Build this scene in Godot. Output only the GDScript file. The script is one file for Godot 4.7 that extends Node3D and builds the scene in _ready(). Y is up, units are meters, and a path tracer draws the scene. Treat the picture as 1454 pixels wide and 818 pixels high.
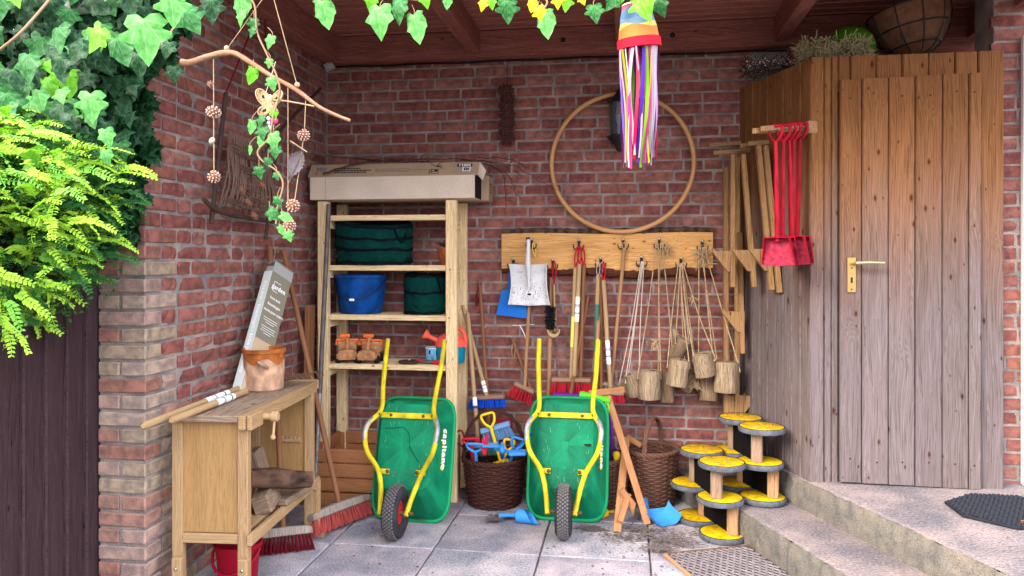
extends Node3D
# A covered brick corner of a yard used as a toy and tool store: bricks, timber roof, shed, shelf, wheelbarrows, brooms.

var M := {}
var T := {}
var used := {}
var rng := RandomNumberGenerator.new()


class Mb:
	# collects triangles with normals and uvs (metres); one ArrayMesh comes out
	var v := PackedVector3Array()
	var n := PackedVector3Array()
	var t := PackedVector2Array()
	var c := PackedColorArray()
	var tint := Color.WHITE
	var tinted := false
	var off := Vector2.ZERO

	func tri(a: Vector3, b: Vector3, d: Vector3, na: Vector3, nb: Vector3, nd: Vector3, ua: Vector2, ub: Vector2, ud: Vector2) -> void:
		if (b - a).cross(d - a).dot(na + nb + nd) > 0.0:
			v.append(a); v.append(d); v.append(b)
			n.append(na); n.append(nd); n.append(nb)
			t.append(ua + off); t.append(ud + off); t.append(ub + off)
		else:
			v.append(a); v.append(b); v.append(d)
			n.append(na); n.append(nb); n.append(nd)
			t.append(ua + off); t.append(ub + off); t.append(ud + off)
		if tinted:
			c.append(tint); c.append(tint); c.append(tint)

	func flat(a: Vector3, b: Vector3, d: Vector3, out: Vector3, ua := Vector2.ZERO, ub := Vector2.ZERO, ud := Vector2.ZERO) -> void:
		var q := (b - a).cross(d - a).normalized()
		if q.dot(out) < 0.0:
			q = -q
		tri(a, b, d, q, q, q, ua, ub, ud)

	func quad(a: Vector3, b: Vector3, d: Vector3, e: Vector3, out: Vector3, us: Array = []) -> void:
		var u: Array = us if us.size() == 4 else [Vector2(0, 0), Vector2(a.distance_to(b), 0), Vector2(a.distance_to(b), b.distance_to(d)), Vector2(0, b.distance_to(d))]
		flat(a, b, d, out, u[0], u[1], u[2])
		flat(a, d, e, out, u[0], u[2], u[3])

	# a box with chamfered edges; grain is the axis that v of the uv follows
	func box(size: Vector3, xf := Transform3D(), bev := 0.002, grain := -1) -> void:
		var h := size * 0.5
		bev = minf(bev, 0.45 * minf(size.x, minf(size.y, size.z)))
		var g := grain
		if g < 0:
			g = size.max_axis_index()
		for k in 3:
			var k1 := (k + 1) % 3
			var k2 := (k + 2) % 3
			var ga := k1
			var gb := k2
			if k2 != g:
				ga = k2
				gb = k1
			for s in [-1.0, 1.0]:
				var p := []
				var uv := []
				for w in [Vector2(-1, -1), Vector2(1, -1), Vector2(1, 1), Vector2(-1, 1)]:
					var q := Vector3.ZERO
					q[k] = s * h[k]
					q[k1] = w.x * (h[k1] - bev)
					q[k2] = w.y * (h[k2] - bev)
					p.append(xf * q)
					uv.append(Vector2(q[ga] + 0.37 * k * h[k], q[gb]))
				var o := Vector3.ZERO
				o[k] = s
				quad(p[0], p[1], p[2], p[3], xf.basis * o, uv)
		if bev <= 0.0:
			return
		for k in 3:
			var k1 := (k + 1) % 3
			var k2 := (k + 2) % 3
			for s1 in [-1.0, 1.0]:
				for s2 in [-1.0, 1.0]:
					var p := []
					for w in [[-1.0, 0], [1.0, 0], [1.0, 1], [-1.0, 1]]:
						var q := Vector3.ZERO
						q[k] = w[0] * (h[k] - bev)
						q[k1] = s1 * (h[k1] - (bev if w[1] == 0 else 0.0))
						q[k2] = s2 * (h[k2] - (bev if w[1] == 1 else 0.0))
						p.append(xf * q)
					var o := Vector3.ZERO
					o[k1] = s1
					o[k2] = s2
					quad(p[0], p[1], p[2], p[3], xf.basis * o)
		for sx in [-1.0, 1.0]:
			for sy in [-1.0, 1.0]:
				for sz in [-1.0, 1.0]:
					var e := Vector3(sx * h.x, sy * h.y, sz * h.z)
					flat(xf * (e - Vector3(0, sy, sz) * bev), xf * (e - Vector3(sx, 0, sz) * bev), xf * (e - Vector3(sx, sy, 0) * bev), xf.basis * e)

	# a tube through points with one radius per point (or one for all)
	func tube(pts: Array, rad: Variant, sides := 8, caps := true, squash := 1.0, closed := false) -> void:
		var m := pts.size()
		var tan0: Vector3 = (pts[1] - pts[0]).normalized()
		var up := Vector3.UP if absf(tan0.y) < 0.9 else Vector3.RIGHT
		var side := tan0.cross(up).normalized()
		var rings := []
		var norms := []
		var len := 0.0
		var lens := []
		for i in m:
			var a: Vector3 = pts[maxi(i - 1, 0)] if not closed else pts[(i - 1 + m) % m]
			var b: Vector3 = pts[mini(i + 1, m - 1)] if not closed else pts[(i + 1) % m]
			var tg := (b - a).normalized()
			side = (side - tg * side.dot(tg)).normalized()
			var bi := tg.cross(side)
			var r: float = rad[i] if rad is Array else rad
			var ring := []
			var nn := []
			for k in sides:
				var an := TAU * k / sides
				var d := side * cos(an) + bi * sin(an) * squash
				ring.append(pts[i] + d * r)
				nn.append((side * cos(an) * squash + bi * sin(an)).normalized())
			rings.append(ring)
			norms.append(nn)
			if i > 0:
				len += (pts[i] - pts[i - 1]).length()
			lens.append(len)
		var r0: float = rad[0] if rad is Array else rad
		var per := TAU * r0
		for i in (m if closed else m - 1):
			var j := (i + 1) % m
			for k in sides:
				var l := (k + 1) % sides
				var u0 := per * k / sides
				var u1 := per * (k + 1) / sides
				var lj: float = lens[j] if j > i else len + 0.01
				tri(rings[i][k], rings[i][l], rings[j][l], norms[i][k], norms[i][l], norms[j][l], Vector2(u0, lens[i]), Vector2(u1, lens[i]), Vector2(u1, lj))
				tri(rings[i][k], rings[j][l], rings[j][k], norms[i][k], norms[j][l], norms[j][k], Vector2(u0, lens[i]), Vector2(u1, lj), Vector2(u0, lj))
		if caps and not closed:
			for e in [0, m - 1]:
				var o: Vector3 = (pts[0] - pts[1]) if e == 0 else (pts[m - 1] - pts[m - 2])
				for k in sides:
					flat(pts[e], rings[e][k], rings[e][(k + 1) % sides], o, Vector2.ZERO, Vector2(0.01, 0), Vector2(0, 0.01))

	# a surface of revolution about y; profile of (radius, height); angles sharper than 40 degrees stay sharp
	func lathe(prof: Array, xf := Transform3D(), sides := 24, wob: Variant = null) -> void:
		var m := prof.size()
		var dirs := []
		for i in m - 1:
			var e: Vector2 = prof[i + 1] - prof[i]
			dirs.append(Vector2(e.y, -e.x).normalized())
		var len := 0.0
		for i in m - 1:
			var na: Vector2 = dirs[i]
			var nb: Vector2 = dirs[i]
			if i > 0 and dirs[i - 1].dot(dirs[i]) > 0.76:
				na = (dirs[i - 1] + dirs[i]).normalized()
			if i < m - 2 and dirs[i + 1].dot(dirs[i]) > 0.76:
				nb = (dirs[i + 1] + dirs[i]).normalized()
			var step: float = prof[i].distance_to(prof[i + 1])
			for k in sides:
				var p := []
				var q := []
				var uv := []
				for w in [[i, k, na], [i, k + 1, na], [i + 1, k + 1, nb], [i + 1, k, nb]]:
					var an: float = TAU * w[1] / sides
					var r: Vector2 = prof[w[0]]
					var f := 1.0
					if wob != null:
						f = wob.call(fposmod(an, TAU), r.y)
					p.append(xf * Vector3(cos(an) * r.x * f, r.y, sin(an) * r.x * f))
					q.append((xf.basis * Vector3(cos(an) * w[2].x, w[2].y, sin(an) * w[2].x)).normalized())
					uv.append(Vector2(an * maxf(prof[i].x, prof[i + 1].x), len + (step if w[0] > i else 0.0)))
				if prof[i].x > 1e-5:
					tri(p[0], p[1], p[2], q[0], q[1], q[2], uv[0], uv[1], uv[2])
				if prof[i + 1].x > 1e-5:
					tri(p[0], p[2], p[3], q[0], q[2], q[3], uv[0], uv[2], uv[3])
			len += step

	# an outline in x,y given thickness along z, centred on z = 0
	func prism(poly: PackedVector2Array, depth: float, xf := Transform3D(), bev := 0.0) -> void:
		var idx := Geometry2D.triangulate_polygon(poly)
		var inner := poly
		if bev > 0.0:
			var o := Geometry2D.offset_polygon(poly, -bev)
			if o.size() == 1 and o[0].size() == poly.size():
				var best := 0
				for k in poly.size():
					if o[0][k].distance_to(poly[0]) < o[0][best].distance_to(poly[0]):
						best = k
				var sorted := PackedVector2Array()
				for k in poly.size():
					sorted.append(o[0][(best + k) % poly.size()])
				inner = sorted
			else:
				bev = 0.0
		idx = Geometry2D.triangulate_polygon(inner)
		for s in [-1.0, 1.0]:
			for k in range(0, idx.size(), 3):
				var p := []
				var uv := []
				for w in 3:
					var q := inner[idx[k + w]]
					p.append(xf * Vector3(q.x, q.y, s * depth * 0.5))
					uv.append(q)
				flat(p[0], p[1], p[2], xf.basis * Vector3(0, 0, s), uv[0], uv[1], uv[2])
		var area := 0.0
		for k in poly.size():
			area += poly[k].cross(poly[(k + 1) % poly.size()])
		for k in poly.size():
			var a := poly[k]
			var b := poly[(k + 1) % poly.size()]
			var ai := inner[k]
			var bi := inner[(k + 1) % poly.size()]
			var e := (b - a)
			var o2 := Vector2(e.y, -e.x) * signf(area)
			var zz := depth * 0.5
			quad(xf * Vector3(a.x, a.y, -zz + bev), xf * Vector3(b.x, b.y, -zz + bev), xf * Vector3(b.x, b.y, zz - bev), xf * Vector3(a.x, a.y, zz - bev), xf.basis * Vector3(o2.x, o2.y, 0))
			if bev > 0.0:
				for s in [-1.0, 1.0]:
					quad(xf * Vector3(a.x, a.y, s * (zz - bev)), xf * Vector3(b.x, b.y, s * (zz - bev)), xf * Vector3(bi.x, bi.y, s * zz), xf * Vector3(ai.x, ai.y, s * zz), xf.basis * Vector3(o2.x, o2.y, s * 0.5 * o2.length()))

	# a smooth sheet f(i, j) -> Vector3 over (nu + 1) x (nv + 1) points
	func sheet(f: Callable, nu: int, nv: int, out: Vector3, xf := Transform3D(), wrap := false) -> void:
		var p := []
		for j in nv + 1:
			var row := []
			for i in nu + 1:
				row.append(xf * (f.call(i, j) as Vector3))
			p.append(row)
		var nn := []
		var sgn := 0.0
		for j in nv + 1:
			var row := []
			for i in nu + 1:
				var i0 := maxi(i - 1, 0)
				var i1 := mini(i + 1, nu)
				if wrap:
					i0 = i - 1 if i > 0 else nu - 1
					i1 = i + 1 if i < nu else 1
				var q: Vector3 = (p[j][i1] - p[j][i0]).cross(p[mini(j + 1, nv)][i] - p[maxi(j - 1, 0)][i])
				sgn += q.dot(xf.basis * out)
				row.append(q.normalized())
			nn.append(row)
		var fl := -1.0 if sgn < 0.0 and not wrap else 1.0
		if wrap:
			# outward from the axis of the sheet
			var mid: Vector3 = Vector3.ZERO
			for i in nu:
				mid += p[nv / 2][i]
			mid /= nu
			fl = signf((nn[nv / 2][0] as Vector3).dot(p[nv / 2][0] - mid))
		for j in nv:
			for i in nu:
				var ua := Vector2(p[0][0].distance_to(p[0][i]) if not wrap else i * 0.03, j * (p[0][0].distance_to(p[nv][0]) / nv))
				var ub := ua + Vector2(p[j][i].distance_to(p[j][i + 1]), 0)
				var uc := ub + Vector2(0, p[j][i].distance_to(p[j + 1][i]))
				var ud := Vector2(ua.x, uc.y)
				tri(p[j][i], p[j][i + 1], p[j + 1][i + 1], nn[j][i] * fl, nn[j][i + 1] * fl, nn[j + 1][i + 1] * fl, ua, ub, uc)
				tri(p[j][i], p[j + 1][i + 1], p[j + 1][i], nn[j][i] * fl, nn[j + 1][i + 1] * fl, nn[j + 1][i] * fl, ua, uc, ud)

	func ball(r: Vector3, xf := Transform3D(), sides := 12, rows := 8) -> void:
		var prof := []
		for k in rows + 1:
			var a := -PI / 2 + PI * k / rows
			prof.append(Vector2(maxf(cos(a), 0.0), sin(a)))
		lathe(prof, xf * Transform3D(Basis.from_scale(r), Vector3.ZERO), sides)

	func append(o: Mb, xf: Transform3D) -> void:
		var nb := xf.basis.orthonormalized()
		for i in o.v.size():
			v.append(xf * o.v[i])
			n.append(nb * o.n[i])
			t.append(o.t[i])
			if tinted:
				c.append(tint)

	func mesh(m: Material) -> ArrayMesh:
		var a := []
		a.resize(Mesh.ARRAY_MAX)
		a[Mesh.ARRAY_VERTEX] = v
		a[Mesh.ARRAY_NORMAL] = n
		a[Mesh.ARRAY_TEX_UV] = t
		if tinted:
			a[Mesh.ARRAY_COLOR] = c
		var am := ArrayMesh.new()
		am.add_surface_from_arrays(Mesh.PRIMITIVE_TRIANGLES, a)
		am.surface_set_material(0, m)
		return am


# ---------- scene helpers ----------
func numbered(called: String) -> String:
	var k: int = used.get(called, 0)
	used[called] = k + 1
	return called if k == 0 else "%s_%03d" % [called, k]


func thing(called: String, label: String, category: String, at := Vector3.ZERO, turn := 0.0, group := "") -> Node3D:
	var o := Node3D.new()
	o.name = numbered(called)
	add_child(o)
	o.position = at
	o.rotation.y = turn
	tag(o, label, category, group)
	return o


func tag(o: Node, label: String, category: String, group := "") -> void:
	o.set_meta("label", label)
	o.set_meta("category", category)
	if group:
		o.set_meta("group", group)


func put(called: String, shape: Variant, m: Material, parent: Node = null, xf := Transform3D()) -> MeshInstance3D:
	var o := MeshInstance3D.new()
	if shape is Mb:
		o.mesh = shape.mesh(m)
	else:
		o.mesh = shape
		if m:
			o.set_surface_override_material(0, m)
	o.transform = xf
	if parent == null:
		o.name = numbered(called)
		add_child(o)
	else:
		o.name = called
		parent.add_child(o, true)
	return o


func mb() -> Mb:
	var b := Mb.new()
	b.off = Vector2(rng.randf() * 3.0, rng.randf() * 3.0)
	return b


func tinted(col: Color) -> Mb:
	var b := mb()
	b.tinted = true
	b.tint = col
	return b


func at(p: Vector3, rot := Vector3.ZERO) -> Transform3D:
	return Transform3D(Basis.from_euler(rot), p)


# an upright frame whose y runs along a -> b
func along(a: Vector3, b: Vector3, hint := Vector3(0, 0, 1)) -> Transform3D:
	var y := (b - a).normalized()
	var x := y.cross(hint)
	if x.length() < 0.01:
		x = y.cross(Vector3.RIGHT)
	x = x.normalized()
	return Transform3D(Basis(x, y, x.cross(y)), a)


func bar(m: Mb, a: Vector3, b: Vector3, w: float, d: float, bev := 0.002, hint := Vector3(0, 0, 1)) -> void:
	var f := along(a, b, hint)
	m.off = Vector2(rng.randf() * 3.0, rng.randf() * 3.0)
	m.box(Vector3(w, a.distance_to(b), d), Transform3D(f.basis, (a + b) * 0.5), bev, 1)


func curve(pts: Array, steps := 6) -> Array:
	# a smooth path through the points
	var out := []
	var m := pts.size()
	for i in m - 1:
		var a: Vector3 = pts[maxi(i - 1, 0)]
		var b: Vector3 = pts[i]
		var c: Vector3 = pts[i + 1]
		var d: Vector3 = pts[mini(i + 2, m - 1)]
		for k in steps:
			var t := float(k) / steps
			out.append(0.5 * (2.0 * b + (c - a) * t + (2.0 * a - 5.0 * b + 4.0 * c - d) * t * t + (3.0 * b - a - 3.0 * c + d) * t * t * t))
	out.append(pts[m - 1])
	return out


func lettering(text: String, size: float, m: Material, parent: Node, xf: Transform3D, called := "lettering", bold := false, stretch := 1.0) -> void:
	var f := SystemFont.new()
	f.font_names = PackedStringArray(["Droid Sans"])
	if bold:
		f.font_weight = 700
	var tm := TextMesh.new()
	tm.text = text
	tm.font = f
	tm.font_size = 32
	tm.pixel_size = size / 24.0
	tm.depth = 0.0008
	tm.curve_step = 2.0
	tm.material = m
	var o := MeshInstance3D.new()
	o.mesh = tm
	o.name = called
	o.transform = xf * Transform3D(Basis.from_scale(Vector3(stretch, 1, 1)), Vector3.ZERO)
	parent.add_child(o, true)


# ---------- textures and materials ----------
func noise_bytes(w: int, h: int, freq: float, sd: int, oct := 3, kind := FastNoiseLite.TYPE_SIMPLEX_SMOOTH, ww := 0, hh := 0) -> PackedByteArray:
	var f := FastNoiseLite.new()
	f.seed = sd
	f.noise_type = kind
	f.frequency = freq
	f.fractal_octaves = oct
	var im := f.get_seamless_image(w, h)
	im.convert(Image.FORMAT_L8)
	if ww > 0:
		im.resize(ww, hh, Image.INTERPOLATE_CUBIC)
	return im.get_data()


func wood_texture(sd: int, knots: int, deep: float, cracks: float) -> Array:
	var w := 512
	var h := 1024
	var fine := noise_bytes(w, 32, 0.16, sd, 2, FastNoiseLite.TYPE_SIMPLEX_SMOOTH, w, h)
	var mid := noise_bytes(128, 16, 0.07, sd + 1, 3, FastNoiseLite.TYPE_SIMPLEX_SMOOTH, w, h)
	var wave := noise_bytes(64, 64, 0.035, sd + 2, 2, FastNoiseLite.TYPE_SIMPLEX_SMOOTH, w, h)
	var r := RandomNumberGenerator.new()
	r.seed = sd
	var kn := []
	for k in knots:
		kn.append([r.randf() * w, r.randf() * h, 1.8 + 4.6 * pow(r.randf(), 2.0)])
	var data := PackedByteArray()
	data.resize(w * h * 3)
	var high := PackedByteArray()
	high.resize(w * h)
	for y in h:
		var near := []
		for k in kn:
			var dy0: float = absf(k[1] - y)
			if dy0 < 90.0:
				near.append(k)
		for x in w:
			var sx := float(x) + (wave[y * w + x] - 128) * 0.12
			var dark := 0.0
			for k in near:
				var dx: float = x - k[0]
				var dy: float = (y - k[1]) * 0.85
				var d := sqrt(dx * dx + dy * dy) + 0.01
				var rad: float = k[2]
				if d < rad * 5.0:
					sx -= dx / d * rad * 1.6 * exp(-d / (rad * 1.6))
					dark = maxf(dark, clampf(1.4 - d / rad, 0.0, 1.0) + 0.25 * maxf(0.0, 1.0 - absf(d - rad * 1.4) / (rad * 0.5)))
			var xi := posmod(int(sx), w)
			var a := fine[y * w + xi] / 255.0
			var b := mid[y * w + xi] / 255.0
			var g := 0.5 + 0.5 * sin((b * 64.0) + a * 3.0)
			var val := 1.05 - deep * (0.6 * (1.0 - a) + 0.3 * g * g + 0.25 * (1.0 - b))
			if cracks > 0.0 and a < 0.3:
				val -= cracks * (0.3 - a) * 3.0
			val = clampf(val, 0.08, 1.0)
			var kd := minf(dark, 1.0)
			val *= 1.0 - 0.42 * kd
			var i := (y * w + x)
			data[i * 3] = int(255.0 * clampf(val * 1.0, 0, 1))
			data[i * 3 + 1] = int(255.0 * clampf(pow(val, 1.12) * (1.0 - 0.22 * kd), 0, 1))
			data[i * 3 + 2] = int(255.0 * clampf(pow(val, 1.3) * (1.0 - 0.3 * kd), 0, 1))
			high[i] = int(255.0 * val)
	var im := Image.create_from_data(w, h, false, Image.FORMAT_RGB8, data)
	var nm := Image.create_from_data(w, h, false, Image.FORMAT_L8, high)
	nm.resize(256, 512)
	nm.bump_map_to_normal_map(2.0)
	return [ImageTexture.create_from_image(im), ImageTexture.create_from_image(nm)]


# speckled stone or cloth: mean brightness, coarse and fine variation, dark or pale specks
func speckle_texture(sd: int, size: int, coarse: float, fine: float, specks: float, warm: float, bump: float) -> Array:
	var a := noise_bytes(size, size, 3.0 / size, sd, 4)
	var b := noise_bytes(size, size, 60.0 / size, sd + 1, 3)
	var d := noise_bytes(size, size, 0.25, sd + 2, 1)
	var data := PackedByteArray()
	data.resize(size * size * 3)
	var high := PackedByteArray()
	high.resize(size * size)
	for i in size * size:
		var ca := a[i] / 255.0 - 0.5
		var fb := b[i] / 255.0 - 0.5
		var sp := d[i] / 255.0
		var val := 0.82 + coarse * ca + fine * fb
		if sp > 0.8:
			val += specks * (sp - 0.8) * 2.0
		elif sp < 0.2:
			val -= specks * (0.2 - sp) * 3.0
		val = clampf(val, 0.1, 1.0)
		data[i * 3] = int(255 * clampf(val + warm * ca, 0, 1))
		data[i * 3 + 1] = int(255 * val)
		data[i * 3 + 2] = int(255 * clampf(val - warm * ca, 0, 1))
		high[i] = int(clampf(128.0 + 180.0 * fb + 60.0 * ca + (60.0 * specks * (sp - 0.5)), 0, 255))
	var im := Image.create_from_data(size, size, false, Image.FORMAT_RGB8, data)
	var nm := Image.create_from_data(size, size, false, Image.FORMAT_L8, high)
	nm.bump_map_to_normal_map(bump)
	return [ImageTexture.create_from_image(im), ImageTexture.create_from_image(nm)]


func leaf_texture(sd: int, pale: Color, base: Color) -> ImageTexture:
	var s := 128
	var im := Image.create(s, s, false, Image.FORMAT_RGB8)
	var nz := noise_bytes(s, s, 0.03, sd, 3)
	for y in s:
		for x in s:
			var p := Vector2((x + 0.5) / s - 0.5, (y + 0.5) / s)
			var vein := 0.0
			var r := p.length()
			for an in [0.0, 0.62, -0.62, 1.35, -1.35]:
				var d := Vector2(sin(an), cos(an))
				if p.dot(d) > 0.0:
					vein = maxf(vein, 1.0 - absf(p.cross(d)) / (0.012 + 0.012 * (1.0 - r)))
					var q := fposmod(p.dot(d) - absf(p.cross(d)) * 1.1, 0.14)
					if absf(p.cross(d)) < 0.2 and r > 0.1:
						vein = maxf(vein, 0.4 * (1.0 - q / 0.014))
			var f := nz[y * s + x] / 255.0
			im.set_pixel(x, y, base.lerp(pale, clampf(vein, 0, 1) * 0.55).lightened((f - 0.5) * 0.25))
	return ImageTexture.create_from_image(im)


func mat(key: String, col: Color, rough := 0.8, tex: Variant = null, uv := Vector3.ONE, bump := 0.0, metal := 0.0) -> StandardMaterial3D:
	var m := StandardMaterial3D.new()
	m.resource_name = key
	m.albedo_color = col
	m.roughness = rough
	m.metallic = metal
	m.metallic_specular = 0.5 if metal > 0.0 else 0.22
	if tex:
		m.albedo_texture = tex[0]
		if bump > 0.0:
			m.normal_enabled = true
			m.normal_texture = tex[1]
			m.normal_scale = bump
	m.uv1_scale = uv
	M[key] = m
	return m


func tri_mat(key: String, col: Color, rough: float, tex: Array, scale: float, bump: float) -> StandardMaterial3D:
	var m := mat(key, col, rough, tex, Vector3.ONE * scale, bump)
	m.uv1_triplanar = true
	m.uv1_world_triplanar = true
	return m


func rgb(r: int, g: int, b: int) -> Color:
	return Color(r / 255.0, g / 255.0, b / 255.0)


func make_materials() -> void:
	T.pine = wood_texture(11, 36, 0.34, 0.15)
	T.wood = wood_texture(23, 0, 0.26, 0.1)
	T.old = wood_texture(37, 12, 0.38, 0.35)
	T.rough = wood_texture(53, 6, 0.5, 0.7)
	T.stone = speckle_texture(5, 512, 0.26, 0.34, 0.5, 0.06, 4.0)
	T.brick = speckle_texture(9, 256, 0.3, 0.5, 0.5, 0.05, 7.0)
	T.grit = speckle_texture(15, 512, 0.2, 0.45, 0.5, 0.06, 7.0)
	T.cloth = speckle_texture(19, 256, 0.25, 0.3, 0.2, 0.0, 3.0)
	T.smear = speckle_texture(27, 256, 0.32, 0.14, 0.1, 0.02, 1.0)
	T.paper = speckle_texture(31, 256, 0.08, 0.06, 0.03, 0.0, 1.0)
	var wv := Vector3(2.6, 0.8, 1)
	# brick: the fired reds and the lime-bleached, algae-stained ones of the pillar foot
	var reds := [rgb(171, 111, 98), rgb(166, 102, 92), rgb(177, 117, 104), rgb(160, 98, 89), rgb(169, 109, 99), rgb(179, 124, 111), rgb(156, 95, 87), rgb(172, 111, 95)]
	for k in reds.size():
		tri_mat("brick_red_%d" % k, reds[k], 0.92, T.brick, 4.0 + 0.3 * k, 1.0)
	var pales := [rgb(198, 165, 148), rgb(191, 144, 126), rgb(204, 177, 156), rgb(185, 132, 114), rgb(194, 170, 144)]
	for k in pales.size():
		tri_mat("brick_pale_%d" % k, pales[k], 0.95, T.brick, 4.0 + 0.3 * k, 1.2)
	tri_mat("mortar", rgb(166, 156, 149), 0.98, T.stone, 2.2, 1.0)
	tri_mat("mortar_pale", rgb(186, 184, 178), 0.98, T.stone, 2.2, 1.0)
	for k in 4:
		tri_mat("slab_%d" % k, [rgb(178, 172, 177), rgb(173, 164, 170), rgb(182, 175, 181), rgb(175, 165, 170)][k], 0.92, T.stone, 1.1 + 0.15 * k, 0.6)
	tri_mat("soil", rgb(108, 104, 99), 1.0, T.grit, 1.0, 1.0)
	tri_mat("dirt", rgb(121, 107, 100), 1.0, T.grit, 2.0, 0.6)
	tri_mat("concrete", rgb(138, 126, 125), 0.95, T.stone, 1.0, 0.8)
	tri_mat("riser", rgb(126, 120, 111), 0.98, T.grit, 2.2, 1.0)
	# timber
	mat("roof_beam", rgb(156, 99, 90), 0.75, T.old, wv, 0.5)
	mat("roof_board", rgb(173, 113, 103), 0.75, T.old, wv, 0.6)
	for k in 4:
		var m := mat("shed_plank_%d" % k, Color.WHITE, 0.85, T.pine, Vector3(2.0, 0.55, 1), 0.7)
		m.vertex_color_use_as_albedo = true
		m.uv1_offset = Vector3(0.21 * k, 0.33 * k, 0)
	mat("shelf_pine", rgb(248, 220, 170), 0.8, T.pine, wv, 0.3)
	mat("rack_wood", rgb(172, 134, 98), 0.85, T.old, wv, 0.6)
	mat("stilt_wood", rgb(170, 133, 93), 0.85, T.old, wv, 0.6)
	mat("hook_board", rgb(222, 170, 107), 0.7, T.pine, Vector3(2.2, 0.7, 1), 0.3)
	mat("crate_wood", rgb(176, 118, 78), 0.85, T.wood, wv, 0.6)
	mat("bench_ply", rgb(169, 133, 86), 0.7, T.wood, Vector3(4.2, 1.3, 1), 0.2)
	mat("bench_wood", rgb(172, 141, 102), 0.8, T.wood, wv, 0.3)
	mat("bench_top", rgb(167, 146, 127), 0.85, T.old, Vector3(1.4, 0.6, 1), 0.4)
	mat("handle_pale", rgb(182, 151, 111), 0.65, T.wood, Vector3(6, 0.9, 1), 0.2)
	mat("handle_mid", rgb(172, 132, 95), 0.7, T.wood, Vector3(6, 0.9, 1), 0.2)
	mat("handle_brown", rgb(139, 95, 66), 0.7, T.wood, Vector3(6, 0.9, 1), 0.2)
	mat("handle_dark", rgb(112, 74, 56), 0.75, T.wood, Vector3(6, 0.9, 1), 0.2)
	mat("brown_frame", rgb(172, 121, 83), 0.7, T.wood, wv, 0.3)
	mat("broom_block", rgb(159, 125, 99), 0.8, T.wood, wv, 0.3)
	mat("grey_block", rgb(172, 160, 150), 0.85, T.old, wv, 0.4)
	mat("log_wood", rgb(174, 154, 130), 0.92, T.rough, Vector3(3.2, 1.4, 1), 1.0)
	mat("log_wood_dark", rgb(148, 126, 105), 0.92, T.rough, Vector3(3.2, 1.4, 1), 1.0)
	mat("log_end", rgb(190, 166, 134), 0.9, T.cloth, Vector3(6, 6, 1), 0.5)
	mat("driftwood", rgb(167, 128, 103), 0.85, T.old, Vector3(6, 1.5, 1), 0.6)
	mat("grey_lumber", rgb(148, 126, 106), 0.9, T.old, wv, 0.6)
	mat("hoop_wood", rgb(206, 156, 106), 0.7, T.wood, Vector3(6, 0.9, 1), 0.2)
	mat("fence_board", rgb(70, 53, 57), 0.72, T.old, wv, 0.5)
	T.bark = speckle_texture(41, 256, 0.9, 0.6, 0.4, 0.1, 8.0)
	tri_mat("bark", rgb(112, 84, 68), 0.98, T.bark, 5.0, 2.0)
	tri_mat("bark_red", rgb(110, 66, 48), 0.98, T.grit, 7.0, 2.0)
	mat("twig", rgb(84, 66, 56), 0.95, T.cloth, Vector3(8, 3, 1))
	mat("vine", rgb(135, 108, 83), 0.9)
	# metal and plastic
	mat("yellow_paint", rgb(229, 205, 38), 0.42, T.smear, Vector3(5, 3, 1))
	mat("worn_steel", rgb(176, 172, 172), 0.5, T.smear, Vector3(6, 5, 1), 0.0, 0.5)
	mat("green_tray", rgb(19, 136, 92), 0.5, T.smear, Vector3(1.3, 1.3, 1), 0.15)
	mat("green_rim", rgb(18, 133, 80), 0.45)
	mat("tyre_tread", rgb(115, 111, 110), 0.95, T.cloth, Vector3(8, 8, 1), 0.3)
	mat("tyre", rgb(62, 60, 62), 0.9, T.cloth, Vector3(8, 8, 1), 0.5)
	mat("red_hub", rgb(176, 34, 40), 0.45)
	mat("rust", rgb(122, 92, 66), 0.8, T.cloth, Vector3(9, 9, 1))
	mat("crack", rgb(20, 52, 38), 0.9)
	mat("black_metal", rgb(34, 32, 34), 0.45, null, Vector3.ONE, 0.0, 0.4)
	mat("black_plastic", rgb(28, 28, 32), 0.6)
	mat("black_tread", rgb(16, 14, 17), 0.85, T.cloth, Vector3(9, 9, 1), 0.4)
	mat("steel", rgb(190, 190, 192), 0.35, null, Vector3.ONE, 0.0, 0.9)
	mat("brass", rgb(166, 135, 79), 0.38, null, Vector3.ONE, 0.0, 0.8)
	mat("brass_lever", rgb(186, 163, 117), 0.32, null, Vector3.ONE, 0.0, 0.7)
	mat("grey_pipe", rgb(112, 100, 96), 0.55, T.smear, Vector3(5, 3, 1), 0.0, 0.2)
	mat("shovel_red", rgb(169, 14, 38), 0.42, T.smear, Vector3(6, 2, 1))
	mat("shovel_worn", rgb(168, 46, 68), 0.7, T.smear, Vector3(9, 9, 1))
	mat("red_plastic", rgb(206, 30, 52), 0.45)
	mat("bucket_red", rgb(135, 13, 31), 0.45)
	mat("dark_red", rgb(128, 22, 38), 0.5)
	mat("blue_plastic", rgb(30, 104, 186), 0.45)
	mat("sky_blue", rgb(59, 134, 201), 0.45)
	mat("dusty_blue", rgb(108, 148, 188), 0.6)
	mat("blue_bucket", rgb(18, 80, 155), 0.5, T.smear, Vector3(3, 3, 1))
	mat("toy_yellow", rgb(235, 192, 38), 0.45)
	mat("toy_orange", rgb(228, 112, 50), 0.5)
	mat("toy_tan", rgb(205, 145, 100), 0.55, T.smear, Vector3(8, 8, 1))
	mat("coral", rgb(240, 96, 78), 0.45)
	mat("teal", rgb(12, 130, 158), 0.45)
	mat("pale_blue_enamel", rgb(126, 186, 214), 0.35)
	mat("white_enamel", rgb(232, 232, 230), 0.35)
	mat("worn_white", rgb(250, 249, 248), 0.55, T.paper, Vector3(4, 4, 1))
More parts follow.
